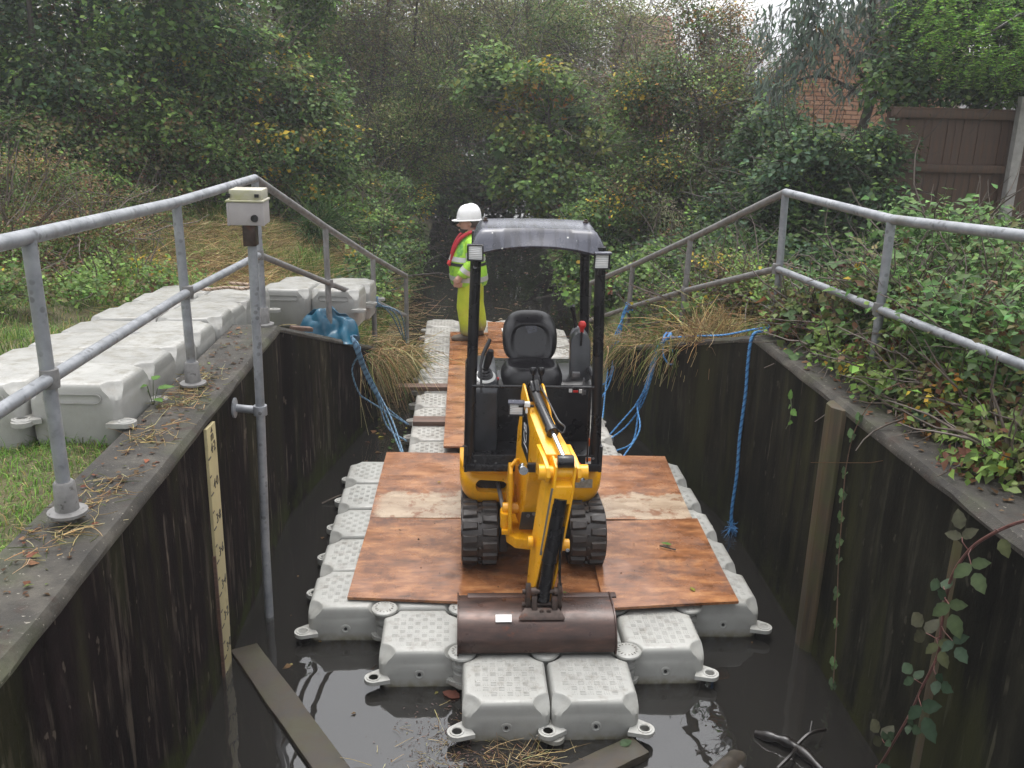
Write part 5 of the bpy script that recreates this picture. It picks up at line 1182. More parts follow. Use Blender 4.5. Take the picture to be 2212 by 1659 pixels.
# ------------------------------------------------------------------ foliage
def rot_basis(nrm, tip):
    nrm = nrm/(np.linalg.norm(nrm, axis=1)[:, None]+1e-9); tip = tip-nrm*np.sum(tip*nrm, 1)[:, None]; tip /= np.linalg.norm(tip, axis=1)[:, None]+1e-9
    return nrm, tip, np.cross(tip, nrm)
T5 = (np.array([(0, 0, 0), (.5, .40, .10), (0, 1, -.08), (-.5, .40, .10), (0, .5, 0)], np.float32), np.array([(0, 1, 4), (1, 2, 4), (4, 2, 3), (0, 4, 3)]))
T4 = (np.array([(0, 0, 0), (.5, .42, .10), (0, 1, 0), (-.5, .42, .10)], np.float32), np.array([(0, 1, 2), (0, 2, 3)]))
TM = (np.array([(0, 0, 0), (.34, -.02, .05), (.5, .42, .10), (.24, .55, .06), (0, 1, -.06), (-.24, .55, .06), (-.5, .42, .10), (-.34, -.02, .05), (0, .35, 0)], np.float32),
      np.array([(0, 1, 8), (1, 2, 8), (2, 3, 8), (3, 4, 8), (4, 5, 8), (5, 6, 8), (6, 7, 8), (7, 0, 8)]))   # lobed
def leaves_mesh(pos, nrm, tip, size, wid, tmpl, col):
    n, t, s = rot_basis(nrm, tip); tv, tf = tmpl
    V = pos[:, None, :]+(s[:, None, :]*(tv[None, :, 0:1]*wid)+t[:, None, :]*tv[None, :, 1:2]+n[:, None, :]*tv[None, :, 2:3])*size[:, None, None]
    k = len(tv); F = (tf[None]+(np.arange(len(pos))*k)[:, None, None]).reshape(-1, 3)
    return V.reshape(-1, 3), F, np.repeat(col, k, 0)
def pick_cols(n, pal, jit=.22, base=None, keep=.72):
    cs = np.array([p[0] for p in pal], np.float32); ws = np.array([p[1] for p in pal], float); ws /= ws.sum()
    idx = rng.choice(len(cs), n, p=ws)
    if base is not None: idx = np.where(rng.random(n) < keep, base, idx)
    c = cs[idx]*np.exp(rng.normal(0, jit, (n, 1)))*np.exp(rng.normal(0, .07, (n, 3))); return np.clip(c, 0, .9)
def tube_batch(P, r0, r1, sides=3):
    """P (N,S,3)"""
    N, S, _ = P.shape; T = np.gradient(P, axis=1); T /= np.linalg.norm(T, axis=2)[..., None]+1e-9
    a = np.array([.37, .21, .9]); Nn = np.cross(T, a); Nn /= np.linalg.norm(Nn, axis=2)[..., None]+1e-9; Bb = np.cross(T, Nn)
    rr = (np.asarray(r0).reshape(-1, 1)*(1-np.linspace(0, 1, S))+np.asarray(r1).reshape(-1, 1)*np.linspace(0, 1, S))
    rr = np.broadcast_to(rr, (N, S)); ang = 2*np.pi*np.arange(sides)/sides
    V = P[:, :, None, :]+(Nn[:, :, None, :]*np.cos(ang)[None, None, :, None]+Bb[:, :, None, :]*np.sin(ang)[None, None, :, None])*rr[:, :, None, None]
    i = np.arange(N)[:, None, None]*S*sides; j = np.arange(S-1)[None, :, None]*sides; q = np.arange(sides)[None, None]; q2 = (q+1) % sides
    F = np.stack([i+j+q, i+j+q2, i+j+sides+q2, i+j+sides+q], -1).reshape(-1, 4); return V.reshape(-1, 3), F
def wander(starts, dirs, length, S=6, curl=.35, droop=0.0):
    N = len(starts); P = np.zeros((N, S, 3)); P[:, 0] = starts; d = dirs/(np.linalg.norm(dirs, axis=1)[:, None]+1e-9); st = (length/(S-1)).reshape(-1, 1)
    for s in range(1, S):
        d = d+rng.normal(0, curl, (N, 3))*.5; d[:, 2] -= droop; d /= np.linalg.norm(d, axis=1)[:, None]+1e-9; P[:, s] = P[:, s-1]+d*st
    return P
def ellip(lobes, n, rlo=.5, rhi=1.0):
    L = np.array(lobes, float); vol = (L[:, 3]*L[:, 4]*L[:, 5])**.67; i = rng.choice(len(L), n, p=vol/vol.sum())
    d = rng.normal(0, 1, (n, 3)); d /= np.linalg.norm(d, axis=1)[:, None]; rr = (rlo**3+(rhi**3-rlo**3)*rng.random(n))**(1/3)
    return L[i, :3]+d*rr[:, None]*L[i, 3:6], d, i
def crown(lobes, n, size, pal, per=60, cr=.28, wid=.75, droop=.3, tmpl=T4, inner=.35, zmin=None, jit=.24, keep=.82, flat=.65):
    sub_ = []
    for L in lobes:
        for q in range(11):
            d = rng.normal(0, 1, 3); d /= np.linalg.norm(d); Rr = np.array(L[3:6]); f_ = rng.uniform(.26, .46); sub_.append((*(np.array(L[:3])+d*Rr*(1.0-f_*.8)), *(Rr*f_)))
    K = max(4, n//per); K1 = int(K*.78); cc, cd, _ = ellip(sub_, K1, .75, 1.05); c2, d2, _ = ellip(lobes, K-K1, inner, .95); cc = np.concatenate([cc, c2]); cd = np.concatenate([cd, d2]); cr = cr*.72; cb = rng.choice(len(pal), K, p=np.array([p[1] for p in pal])/sum(p[1] for p in pal))
    i = rng.integers(0, K, n); g = rng.normal(0, 1, (n, 3)); g[:, 2] *= flat; pos = cc[i]+g*cr
    nr = cd[i]*.5+np.array([0, -.10, .80])+rng.normal(0, .40, (n, 3)); tp = rng.normal(0, 1, (n, 3))+cd[i]*.7; tp[:, 2] -= droop
    sz = size*np.exp(rng.normal(0, .28, n)); col = pick_cols(n, pal, jit, cb[i], keep)
    k = np.ones(n, bool)
    if zmin is not None:
        gh = ground_h(pos[:, 0], pos[:, 1]); k = pos[:, 2] > np.maximum(gh-.02, zmin)
    return leaves_mesh(pos[k], nr[k], tp[k], sz[k], wid, tmpl, col[k])
def plant(name, label, cat, base, lobes, n, size, pal, group=None, trunk=.06, limbs=None, twigs=150, tmat='twig', tlen=(.4, 1.1), stuffname='foliage', bark='bark', **kw):
    t = empty(name, base, label, cat, group)
    V, F, c = crown(lobes, int(n*1.75), size*.80, pal, **kw); o = npmesh(stuffname, V, F, 'leaf', t, col=c); o['kind'] = 'stuff'
    if trunk:
        b = B(); base_v = Vector(base)
        for q, L in enumerate(lobes):
            c_ = Vector(L[:3]); mid = base_v.lerp(c_, .5)+Vector(rng.normal(0, .18, 3)); mid2 = base_v.lerp(c_, .8)+Vector(rng.normal(0, .12, 3)); r0 = trunk*(1 if q == 0 else .6)
            s0 = base_v if q < 3 else base_v.lerp(Vector(lobes[0][:3]), .35)
            pts = catmull([s0-Vector((0, 0, .2)), mid, mid2, c_+Vector((0, 0, L[5]*.5))], 5); b.tube(pts, [r0*(1-.8*i/(len(pts)-1)) for i in range(len(pts))], 7)
        b.build('trunk', bark, t)
    if twigs:
        s, d, _ = ellip(lobes, twigs, .1, .75); ln = rng.uniform(*tlen, twigs); P = wander(s, d+np.array([0, 0, .25]), ln, 6, .38)
        r0 = rng.uniform(.004, .011, twigs); V, F = tube_batch(P, r0, r0*.3); o = npmesh('twig', V, F, tmat, t); o['kind'] = 'stuff'
    return t
G_DK, G_MD, G_LT, G_BL = (.038, .074, .026), (.092, .160, .042), (.165, .260, .060), (.062, .112, .060)
OLV, TAN, YEL, BRN, RED, ORG = (.125, .120, .046), (.23, .18, .09), (.50, .36, .045), (.12, .066, .032), (.17, .045, .026), (.42, .20, .04)
BRIGHT = (.10, .21, .035)
BUSH = 'bushes crowding the banks'; TREES = 'trees behind the banks'
P_DARK = [(G_DK, 3), (G_MD, 3.4), (G_BL, 2), (G_LT, .8), (BRN, .2)]
# --- left bank
plant('ivy_thicket', 'dark green leafy thicket filling the top left', 'thicket', (-6.4, 9.6, 1.6), [(-6.2, 9.4, 3.9, 1.7, 1.2, 1.5), (-4.6, 10.0, 4.4, 1.3, 1.2, 1.6), (-7.8, 9.2, 4.0, 1.5, 1.2, 1.8), (-5.6, 10.4, 6.3, 2.2, 1.5, 1.6), (-6.6, 9.0, 2.5, 1.7, 1.0, 1.0)], 32000, .088, P_DARK+[(G_LT, .5)], BUSH, .11, twigs=260, tmat='twig_dark', zmin=1.2, tmpl=T4, cr=.26)
plant('bramble_bank', 'sprawling green bramble on the left bank, browning at its foot', 'bramble', (-5.6, 8.4, 1.7), [(-6.0, 8.2, 2.25, 1.3, .8, .62), (-4.7, 9.4, 2.2, 1.0, .8, .72), (-7.0, 7.6, 2.2, 1.1, .9, .7), (-4.0, 10.1, 2.1, .9, .8, .7), (-5.5, 9.0, 2.7, 1.4, .8, .7)], 30000, .062, [(G_MD, 4), (G_DK, 1.5), (G_LT, 1.8), (OLV, 1.6), (BRN, 1.0), (YEL, .10)], BUSH, .03, twigs=320, zmin=1.0, cr=.2)
plant('bramble_bush', 'green bramble bush with yellow sprays, left of centre', 'bush', (-3.9, 10.9, 1.5), [(-4.3, 10.7, 3.0, .95, .9, .95), (-3.2, 11.0, 2.6, .95, .9, .8), (-3.6, 11.2, 3.5, .75, .7, .7), (-2.7, 11.6, 2.0, .8, .8, .7)], 22000, .082, [(G_MD, 4), (G_DK, 2), (G_LT, 1.4), (YEL, .45), (OLV, .9), (BRN, .3), (RED, .05)], BUSH, .05, twigs=260, zmin=.8, cr=.22, keep=.84)
plant('ivy_tree', 'bright ivy-clad stem before the pale trees, left of centre', 'ivy', (-3.15, 12.2, 1.5), [(-3.2, 12.2, 3.9, .40, .4, .8), (-2.9, 12.3, 3.2, .5, .4, .75), (-3.35, 12.3, 2.5, .5, .4, .6), (-3.1, 12.3, 5.0, .5, .5, .9)], 9000, .078, [(G_MD, 3), (G_LT, 3), (BRIGHT, .7), (G_DK, 1)], None, .07, twigs=60, zmin=.8, cr=.18)
plant('dry_dock', 'rust-brown dried dock plants at the far left of the bank', 'weed', (-4.9, 5.2, 1.5), [(-5.0, 5.2, 1.85, .75, .55, .42), (-4.3, 5.7, 1.75, .65, .55, .30), (-5.7, 4.9, 1.95, .7, .5, .5), (-5.2, 6.2, 2.0, .9, .5, .5), (-4.5, 6.9, 1.8, .9, .5, .3)], 21000, .034, [((.15, .08, .036), 3), ((.24, .15, .075), 3), (OLV, 3), (G_MD, 3), (G_LT, 2.4)], BUSH, 0, twigs=420, tlen=(.3, .8), zmin=1.2, cr=.13, wid=.5)
plant('low_weeds', 'low green weeds behind the bank floats at the far left', 'weed', (-3.7, 4.8, 1.4), [(-3.6, 4.6, 1.5, .7, .7, .22), (-4.6, 3.8, 1.55, .7, .7, .2), (-4.6, 5.4, 1.5, .8, .7, .25), (-4.6, 2.8, 1.55, .6, .7, .2)], 8000, .045, [(G_MD, 3), (G_LT, 3), (BRIGHT, .8), (OLV, 1.5), (BRN, .6), (YEL, .1)], BUSH, 0, twigs=120, tlen=(.2, .5), zmin=1.1, cr=.13)
plant('sedge_bush', 'grassy green bush with yellow leaves near the left rail corner', 'bush', (-2.6, 9.6, 1.2), [(-2.9, 10.9, 1.55, .75, .6, .45), (-2.0, 10.6, 1.1, .5, .7, .5), (-3.5, 10.6, 1.6, .5, .5, .35)], 9500, .065, [(G_MD, 4), (G_LT, 2), (G_DK, 1), (YEL, .35), (OLV, .8)], BUSH, .02, twigs=90, zmin=.3, cr=.16)
plant('bank_foliage', 'leafy green plants hanging over the water from the left bank', 'bush', (-1.7, 9.0, .8), [(-1.7, 8.6, .75, .45, .8, .45), (-1.55, 10.5, .8, .45, 1.0, .6), (-1.6, 13, 1.0, .6, 1.5, .9), (-1.7, 7.4, .8, .35, .6, .3)], 11000, .066, [(G_MD, 4), (G_DK, 2), (G_LT, 1.5), (YEL, .1), (BRN, .2)], BUSH, .02, twigs=140, tmat='twig_dark', zmin=.04, cr=.15)
# --- pale twiggy trees at the back
PALE = [((.23, .22, .095), 4), ((.24, .26, .095), 4), (TAN, 1.6), (G_MD, 2.0), (G_LT, 1.5), (BRN, .5)]  # olive and tan leaf tones, lightened to stand in for haze and backlight
for q, (x, y, s, lab) in enumerate(((-4.4, 15.4, 1.0, 'left of the three'), (-2.2, 16.2, 1.05, 'the middle one'), (-6.6, 15.0, 1.1, 'farthest left, mostly behind the thicket'))):
    plant('hawthorn_tree', 'pale olive thorn tree with thin leaves and many twigs, '+lab, 'tree', (x, y, 1.2), [(x, y, 3.2*s, 1.5, 1.2, 1.5), (x+.9, y-.4, 4.8*s, 1.5, 1.2, 1.4), (x-.9, y+.2, 4.4*s, 1.4, 1.2, 1.6), (x+.2, y+.3, 6.4*s, 1.9, 1.4, 1.5), (x+.7, y-.6, 2.2, 1.0, .9, .9)], 32000 if q < 2 else 12000, .062, PALE, TREES, .12, twigs=800 if q < 2 else 300, tlen=(.5, 1.8), zmin=.6, cr=.26, wid=.55)
plant('fallen_willow', 'tangled bare-branched willow arching over the far channel', 'tree', (-1.9, 14.2, .9), [(-1.6, 14.2, 2.3, 1.0, .9, .85), (-.6, 15.0, 3.4, 1.4, 1.0, .9), (-2.0, 13.6, 1.5, .7, .8, .6), (.8, 15.8, 4.6, 1.5, 1.0, .8)], 22000, .062, PALE+[(G_MD, 5), (G_LT, 3), (G_DK, 2)], TREES, .10, twigs=700, tmat='twig_dark', tlen=(.7, 2.2), zmin=.3, cr=.25, wid=.55)
plant('leaning_tree', 'bare leaning tree with crossing branches, top centre', 'tree', (1.9, 19.0, 1.2), [(1.0, 18.6, 4.6, 1.7, 1.2, 1.3), (2.8, 18.8, 4.4, 1.5, 1.2, 1.4), (-.4, 19.2, 4.2, 1.5, 1.2, 1.4), (1.2, 19, 6.8, 2.5, 1.6, 1.5), (1.0, 20, 3.0, 2.2, 1.0, 1.0), (3.3, 17.5, 4.6, 1.0, .8, .9)], 40000, .070, PALE+[(G_LT, .8)], TREES, .15, twigs=1000, tmat='twig', tlen=(.8, 2.6), zmin=.5, cr=.32, wid=.55)
plant('far_hedge', 'dark overgrown hedge closing the far end of the channel', 'hedge', (0, 22.5, 1.0), [(-1.3, 22, 1.5, 1.7, .9, 1.6), (1.2, 22.5, 1.6, 1.7, .9, 1.7), (-.2, 22.5, .9, 1.7, .7, .9), (-1.0, 20.8, .9, .9, .6, .95), (.1, 21.2, .8, .9, .5, .85), (1.1, 21, .9, .9, .6, .95), (-4.2, 23, 3.0, 2.2, 1.2, 2.4), (4.0, 23, 2.6, 1.6, 1.0, 1.6), (-.2, 23, 3.6, 2.4, 1.0, 1.4)], 36000, .15, [(G_DK, 5), (G_MD, 2), (OLV, 1)], TREES, .08, twigs=200, tmat='twig_dark', zmin=.0, cr=.4)
# --- right bank
plant('maple_bush', 'green and yellowing maple bush right of the man, over the water', 'bush', (1.9, 12.6, .9), [(1.0, 12.2, 2.9, .9, .9, .8), (1.9, 12.4, 2.3, .9, .9, .9), (.9, 12.0, 1.75, .75, .8, .62), (1.7, 12.0, 1.2, .75, .8, .7), (.3, 13.0, 3.5, .8, .8, .6)], 15000, .085, [(G_MD, 4), (G_LT, 2.6), (G_DK, 1.5), ((.17, .19, .035), 1.5), (ORG, .08), (YEL, .2), (RED, .06)], BUSH, .06, twigs=380, zmin=.12, cr=.2, tmpl=TM, wid=1.0)
plant('low_hazel', 'small-leaved green bush drooping to the water behind the canopy', 'bush', (2.1, 9.6, .9), [(1.65, 9.6, 1.0, .65, .9, .75), (1.9, 11.0, 1.2, .8, .9, .9), (1.55, 8.6, .75, .42, .7, .5)], 11000, .075, [(G_MD, 4), (G_DK, 2.5), (G_LT, 1.6), (YEL, .15), (RED, .15)], BUSH, .04, twigs=260, tmat='twig_dark', zmin=.06, cr=.18)
plant('hawthorn_bush', 'tall hawthorn bush with yellow-brown leaves, centre right', 'bush', (3.3, 10.0, 1.4), [(2.9, 9.9, 2.9, 1.1, .9, 1.0), (3.7, 10.2, 3.4, .8, .9, .9), (2.6, 9.6, 1.9, .95, .9, .7), (2.3, 10.3, 3.3, .8, .8, .7), (3.4, 9.7, 2.0, .6, .8, .8)], 24000, .056, [(G_MD, 3.5), (OLV, 3), (G_DK, 2), (G_LT, 1.2), (YEL, .35), (BRN, .7), (RED, .12), (ORG, .08)], BUSH, .07, twigs=620, zmin=.9, cr=.2)
plant('autumn_tree', 'small tree of rusty orange leaves against the white sky', 'tree', (5.3, 14.5, 1.6), [(4.0, 14.5, 4.5, 1.0, .8, .8), (4.7, 14.2, 3.4, .9, .8, .8), (5.6, 14.8, 3.9, .7, .7, .5)], 8500, .07, [(OLV, 3), (G_MD, 2), ((.30, .14, .04), 1.6), (YEL, .6), (TAN, 1)], TREES, .07, twigs=420, tlen=(.5, 1.6), zmin=1.5, cr=.24)
# grey-green tree with long hanging leaves
def hanging_tree():
    t = empty('eucalyptus_tree', (4.65, 8.0, 1.5), 'grey-green tree with long drooping leaves in front of the brick house', 'tree', TREES)
    lob = [(4.5, 7.9, 4.25, .95, .6, .55), (4.75, 7.8, 3.55, .62, .5, .34), (3.75, 8.0, 4.1, .5, .5, .6), (5.3, 8.1, 4.7, .7, .6, .6), (3.55, 8.2, 3.3, .35, .4, .45), (4.5, 8.0, 5.6, 1.4, .9, .9)]
    n = 6800; K = 300; cc, cd, _ = ellip(lob, K, .3, 1.0); i = rng.integers(0, K, n); pos = cc[i]+rng.normal(0, 1, (n, 3))*np.array([.10, .10, .12])
    tp = rng.normal(0, .45, (n, 3)); tp[:, 2] -= 1.0; nr = rng.normal(0, 1, (n, 3)); nr[:, 2] *= .4; nr[:, 1] -= .5
    V, F, c = leaves_mesh(pos, nr, tp, .125*np.exp(rng.normal(0, .2, n)), .26, T5, pick_cols(n, [((.15, .195, .16), 4), ((.21, .26, .21), 2.6), ((.10, .14, .10), 2), ((.26, .17, .07), .15)], .18))
    npmesh('foliage', V, F, 'leaf', t, col=c)['kind'] = 'stuff'
    b = B(); b.tube(catmull([(4.72, 8.05, 1.3), (4.66, 8.0, 2.6), (4.78, 8.0, 3.5), (4.60, 8.0, 4.6), (4.7, 8, 5.6)], 6), [.085-.0025*k for k in range(25)], 8)
    for e in ((3.8, 8.0, 4.2), (5.3, 8.1, 4.6), (4.3, 7.7, 3.3), (5.0, 7.8, 3.7), (3.6, 8.2, 3.4)): b.tube(catmull([(4.7, 8.0, 3.1+rng.uniform(0, .6)), ((e[0]+4.7)/2, e[1], (e[2]+3.5)/2+.12), e], 6), [.035-.002*k for k in range(13)], 6)
    b.build('trunk', 'bark', t)
    s, d, _ = ellip(lob, 160, .1, .8); P = wander(s, d+np.array([0, 0, -.4]), rng.uniform(.3, .8, 160), 6, .3, .05); V, F = tube_batch(P, np.full(160, .006), np.full(160, .002)); npmesh('twig', V, F, 'twig', t)['kind'] = 'stuff'
hanging_tree()
# bright feathery tree: leaflets set along hanging sprays
def feather_tree():
    t = empty('robinia_tree', (6.6, 6.9, 1.6), 'bright green feathery tree hanging over the fence at the top right', 'tree', TREES)
    lob = [(5.0, 6.0, 3.95, .55, .5, .4), (5.7, 5.9, 3.75, .55, .5, .36), (6.2, 6.2, 4.3, .8, .6, .5), (5.4, 6.3, 4.6, .8, .6, .5), (4.6, 6.2, 4.3, .4, .4, .4)]
    N = 640; s, d, _ = ellip(lob, N, .35, 1.0); d[:, 2] -= .35; d[:, 1] -= .3; P = wander(s, d, rng.uniform(.22, .36, N), 7, .16, .10)
    V0, F0 = tube_batch(P, np.full(N, .0025), np.full(N, .001)); npmesh('leaf_stalk', V0, F0, 'twig', t)['kind'] = 'stuff'
    T = np.gradient(P, axis=1); T /= np.linalg.norm(T, axis=2)[..., None]; side = np.cross(T, np.array([0, 0, 1.])); side /= np.linalg.norm(side, axis=2)[..., None]+1e-6
    pos = []; tip = []
    for sg in (-1, 1):
        for k in np.linspace(.6, 5.9, 9):
            i = int(k); f_ = k-i; pos.append(P[:, i]*(1-f_)+P[:, min(i+1, 6)]*f_); tip.append(side[:, i]*sg+T[:, i]*.35)
    pos = np.concatenate(pos); tip = np.concatenate(tip); n = len(pos); nr = rng.normal(0, .25, (n, 3))+np.array([0, 0, 1.0])
    V, F, c = leaves_mesh(pos, nr, tip, .045*np.exp(rng.normal(0, .2, n)), .5, T4, pick_cols(n, [((.15, .31, .05), 3), ((.09, .20, .035), 2.0), ((.24, .42, .065), 1.8)], .2))
    npmesh('foliage', V, F, 'leaf', t, col=c)['kind'] = 'stuff'
    b = B()
    for e in ((5.0, 6.0, 3.95), (5.7, 5.9, 3.8), (6.2, 6.2, 4.3), (5.4, 6.3, 4.6)): b.tube(catmull([(6.6, 6.9, 1.5), (6.5, 6.8, 3.6), ((e[0]+6.5)/2, e[1]+.2, e[2]+.3), e], 6), [.07-.0034*k for k in range(19)], 7)
    b.build('trunk', 'bark', t)
feather_tree()
plant('dark_ivy', 'dark ivy-covered trees hanging over the fence top', 'ivy', (6.0, 7.2, 1.6), [(5.6, 7.1, 4.1, 1.2, .5, .6), (7.2, 7.2, 4.4, 1.2, .6, .9), (4.55, 6.7, 3.45, .3, .3, .3), (5.4, 6.6, 3.55, 1.0, .30, .28), (6.4, 6.7, 3.65, .6, .3, .3)], 24000, .075, P_DARK, BUSH, .08, twigs=120, tmat='twig_dark', zmin=1.5, cr=.2)
plant('fence_ivy', 'dark leafy trees hiding the left half of the fence', 'tree', (4.0, 6.5, 1.5), [(3.4, 6.2, 2.5, .55, .35, .50), (4.1, 6.1, 2.45, .42, .3, .50), (3.3, 6.4, 2.1, .45, .3, .5), (4.0, 5.95, 2.0, .35, .3, .4)], 11000, .075, [(G_DK, 4), (G_MD, 2.6), (G_BL, 2.5), (G_LT, .4)], TREES, .05, twigs=140, tmat='twig_dark', zmin=1.4, cr=.16)
plant('laurel_bush', 'dark glossy-leaved shrub before the fence, under the grey-green tree', 'bush', (3.9, 7.0, 1.5), [(3.7, 6.9, 2.0, .75, .45, .55), (4.3, 6.5, 1.75, .5, .4, .45), (3.15, 7.2, 1.9, .5, .5, .6), (3.3, 7.3, 2.7, .45, .4, .45), (4.0, 7.2, 2.6, .5, .3, .35)], 11500, .078, [(G_DK, 4), (G_MD, 3), (G_BL, 2), (G_LT, .7)], BUSH, .05, twigs=160, tmat='twig_dark', zmin=1.2, cr=.17)
plant('ground_ivy', 'low green nettle and ivy bed behind the right handrail', 'ground ivy', (2.9, 6.2, 1.3), [(2.5, 5.7, 1.55, .55, .6, .32), (3.3, 5.9, 1.65, .7, .6, .35), (2.0, 6.8, 1.2, .5, .8, .35), (2.7, 7.4, 1.5, .7, .7, .4), (4.3, 5.5, 1.6, .7, .5, .3)], 13500, .068, [(G_MD, 4), (G_BL, 2), (G_DK, 2), (G_LT, 1.2), (YEL, .1), (BRN, .3)], BUSH, 0, twigs=160, tmat='twig_dark', zmin=.2, cr=.16)
plant('wing_brambles', 'thin brown brambles and weeds above the right wing wall', 'bramble', (2.0, 4.9, 1.2), [(1.85, 4.6, 1.35, .35, .55, .22), (2.3, 4.2, 1.6, .4, .5, .2), (1.7, 5.5, 1.0, .35, .5, .25), (2.2, 5.2, 1.5, .4, .5, .25)], 6500, .05, [(G_MD, 3), (G_LT, 2), (OLV, 2), (BRN, 1), (YEL, .4), (ORG, .2)], BUSH, 0, twigs=260, tlen=(.25, .7), zmin=.2, cr=.13)
# far trees that close the view and stand in the water's reflection
for q, (x, y, h_, pal, lab) in enumerate(((-9.5, 13, 7.0, P_DARK, 'at the far left'), (-8, 20, 9.5, PALE, 'left of the pale thorn trees'), (-3, 26, 9.5, PALE, 'behind the pale thorn trees'), (2.0, 29, 8.0, PALE, 'behind the leaning tree'), (13.5, 12, 8.5, P_DARK, 'outside the right edge'), (-12, 6, 7, P_DARK, 'outside the left edge'))):
    plant('background_tree', 'hazy background tree '+lab, 'tree', (x, y, 1.2), [(x, y, h_*.45, 2.4, 1.6, h_*.33), (x+1.5, y, h_*.66, 2.2, 1.6, h_*.26), (x-1.6, y+.3, h_*.62, 2.2, 1.6, h_*.28)], 8500, .16, pal, TREES, .16, twigs=200, tlen=(.8, 2.5), zmin=.5, cr=.45)

# --- leafy plants close to the right handrail, leaf by leaf
LEAF_ME = []
def leaf_mesh(name, col, w, tmpl=None, serr=True):
    n = 7; vs = []; fs = []
    for i in range(n+1):
        s = i/n; ww = w*math.sin(math.pi*min(1, s**.8*.98+.02))**.85*(1+(.10 if (i % 2 and serr) else -.04)); dz = -.10*s*s
        vs += [(-ww, s, dz+.16*ww+.02*math.sin(i*2.2)), (0, s, dz), (ww, s, dz+.16*ww+.02*math.cos(i*2.2))]
    for i in range(n): a = i*3; fs += [(a, a+1, a+4, a+3), (a+1, a+2, a+5, a+4)]
    me = bpy.data.meshes.new(name); me.from_pydata(vs, [], fs); me.polygons.foreach_set('use_smooth', [True]*len(fs))
    at = me.color_attributes.new('col', 'FLOAT_COLOR', 'POINT'); dat = np.ones((len(vs), 4), np.float32); jit = np.exp(rng.normal(0, .10, (len(vs), 1))); dat[:, :3] = np.array(col)*jit; dat[1::3, :3] *= 1.25
    at.data.foreach_set('color', dat.ravel()); me.materials.append(MAT['leaf']); return me
NET = [leaf_mesh('leaf', c, .26) for c in ((.07, .15, .033), (.095, .19, .04), (.05, .11, .026), (.12, .20, .05), (.20, .20, .03))]
BRB = [leaf_mesh('leaf', c, .34) for c in ((.055, .10, .035), (.075, .13, .05), (.045, .075, .035), (.10, .13, .05), (.13, .05, .035), (.40, .26, .02), (.085, .10, .045))]
RBL = [leaf_mesh('leaf', c, .31) for c in ((.026, .048, .026), (.034, .058, .030), (.045, .066, .026), (.046, .046, .026), (.055, .062, .024))]
def leaf_at(me, parent, p, tip, nrm, size):
    tip = Vector(tip).normalized(); nrm = Vector(nrm); s = tip.cross(nrm).normalized(); n = s.cross(tip)
    o = bpy.data.objects.new('leaf', me); COL.objects.link(o); o.parent = parent
    M = Matrix((s, tip, n)).transposed().to_4x4(); o.rotation_euler = M.to_euler(); o.location = Vector(p)-parent_world(parent); o.scale = (size,)*3; return o
def rnd(s=1.0): return Vector(rng.normal(0, s, 3))
NG = 'nettles beside the right handrail'
def nettle(x, y, h, lean):
    z = float(hR(np.array(x), np.array(y)))-.05; t = empty('nettle', (x, y, z), 'upright green nettle among the growth beside the right handrail', 'nettle', NG)
    pts = catmull([(x, y, z), (x+lean[0]*.3, y+lean[1]*.3, z+h*.4), (x+lean[0]*.7, y+lean[1]*.7, z+h*.75), (x+lean[0], y+lean[1], z+h)], 5); B().tube(pts, [.0065-.0003*i for i in range(len(pts))], 6).build('stem', MAT['stem_green'], t)
    m_ = int(h/.085); ph = random.random()*6
    for q in range(2, m_+1):
        f_ = q/m_; i = min(len(pts)-1, int(f_*(len(pts)-1))); p = pts[i]
        for sgn in (0, math.pi):
            a = ph+q*1.57+sgn; d = Vector((math.cos(a), math.sin(a), .15-.5*(1-f_)+random.uniform(-.15, .15)))
            leaf_at(NET[min(4, int(abs(rng.normal(0, 1.5))))], t, p, d, Vector((0, 0, 1))+rnd(.22), (.115-.055*f_)*random.uniform(.8, 1.2)*(1.15 if f_ < .9 else .8))
MAT['stem_green'] = simple('stem_green', (.055, .075, .025), .6, 0, .3, 20); MAT['stem_red'] = simple('stem_red', (.11, .045, .038), .5, 0, .35, 30); MAT['stem_brown'] = simple('stem_brown', (.11, .065, .04), .7, 0, .4, 30)
for q in range(23):
    y = random.uniform(.1, 2.7); x = random.uniform(2.22, 3.3)
    nettle(x, y, random.uniform(.70, 1.15)*(1.05 if x > 2.5 else .88), (random.uniform(-.18, .12), random.uniform(-.15, .15)))
for q in range(9): nettle(random.uniform(2.03, 2.3), .15+.2*q+random.uniform(-.06, .06), random.uniform(.62, .95), (random.uniform(-.10, .05), random.uniform(-.12, .12)))
nettle(2.62, 1.9, 1.30, (.03, -.04)); nettle(2.05, 2.2, 1.12, (-.03, .05)); nettle(2.50, 2.1, 1.05, (.25, -.1)); nettle(2.1, 1.7, 1.08, (-.06, 0))
plant('undergrowth', 'bright leafy growth of nettles and brambles filling the right bank behind the rail', 'undergrowth', (2.9, 1.5, 1.5), [(2.26, 1.6, 2.02, .24, .5, .34), (2.24, .6, 2.0, .20, .5, .32), (2.75, 2.0, 2.35, .45, .5, .30), (2.75, 1.3, 2.05, .50, .8, .42), (2.5, .3, 1.95, .42, .6, .38), (3.3, 2.3, 2.05, .6, .8, .42), (2.35, 2.3, 1.78, .33, .5, .24), (3.3, .6, 2.0, .6, .8, .36), (2.9, 3.5, 1.8, .6, .6, .30)], 15000, .066, [((.11, .20, .06), 4), ((.055, .10, .035), 3), ((.13, .21, .065), 1.6), (OLV, 1.5), (YEL, .06), (BRN, .8), (ORG, .05)], BUSH, 0, twigs=520, tmat='twig', tlen=(.2, .6), cr=.14, tmpl=T5, wid=.55, zmin=1.45)
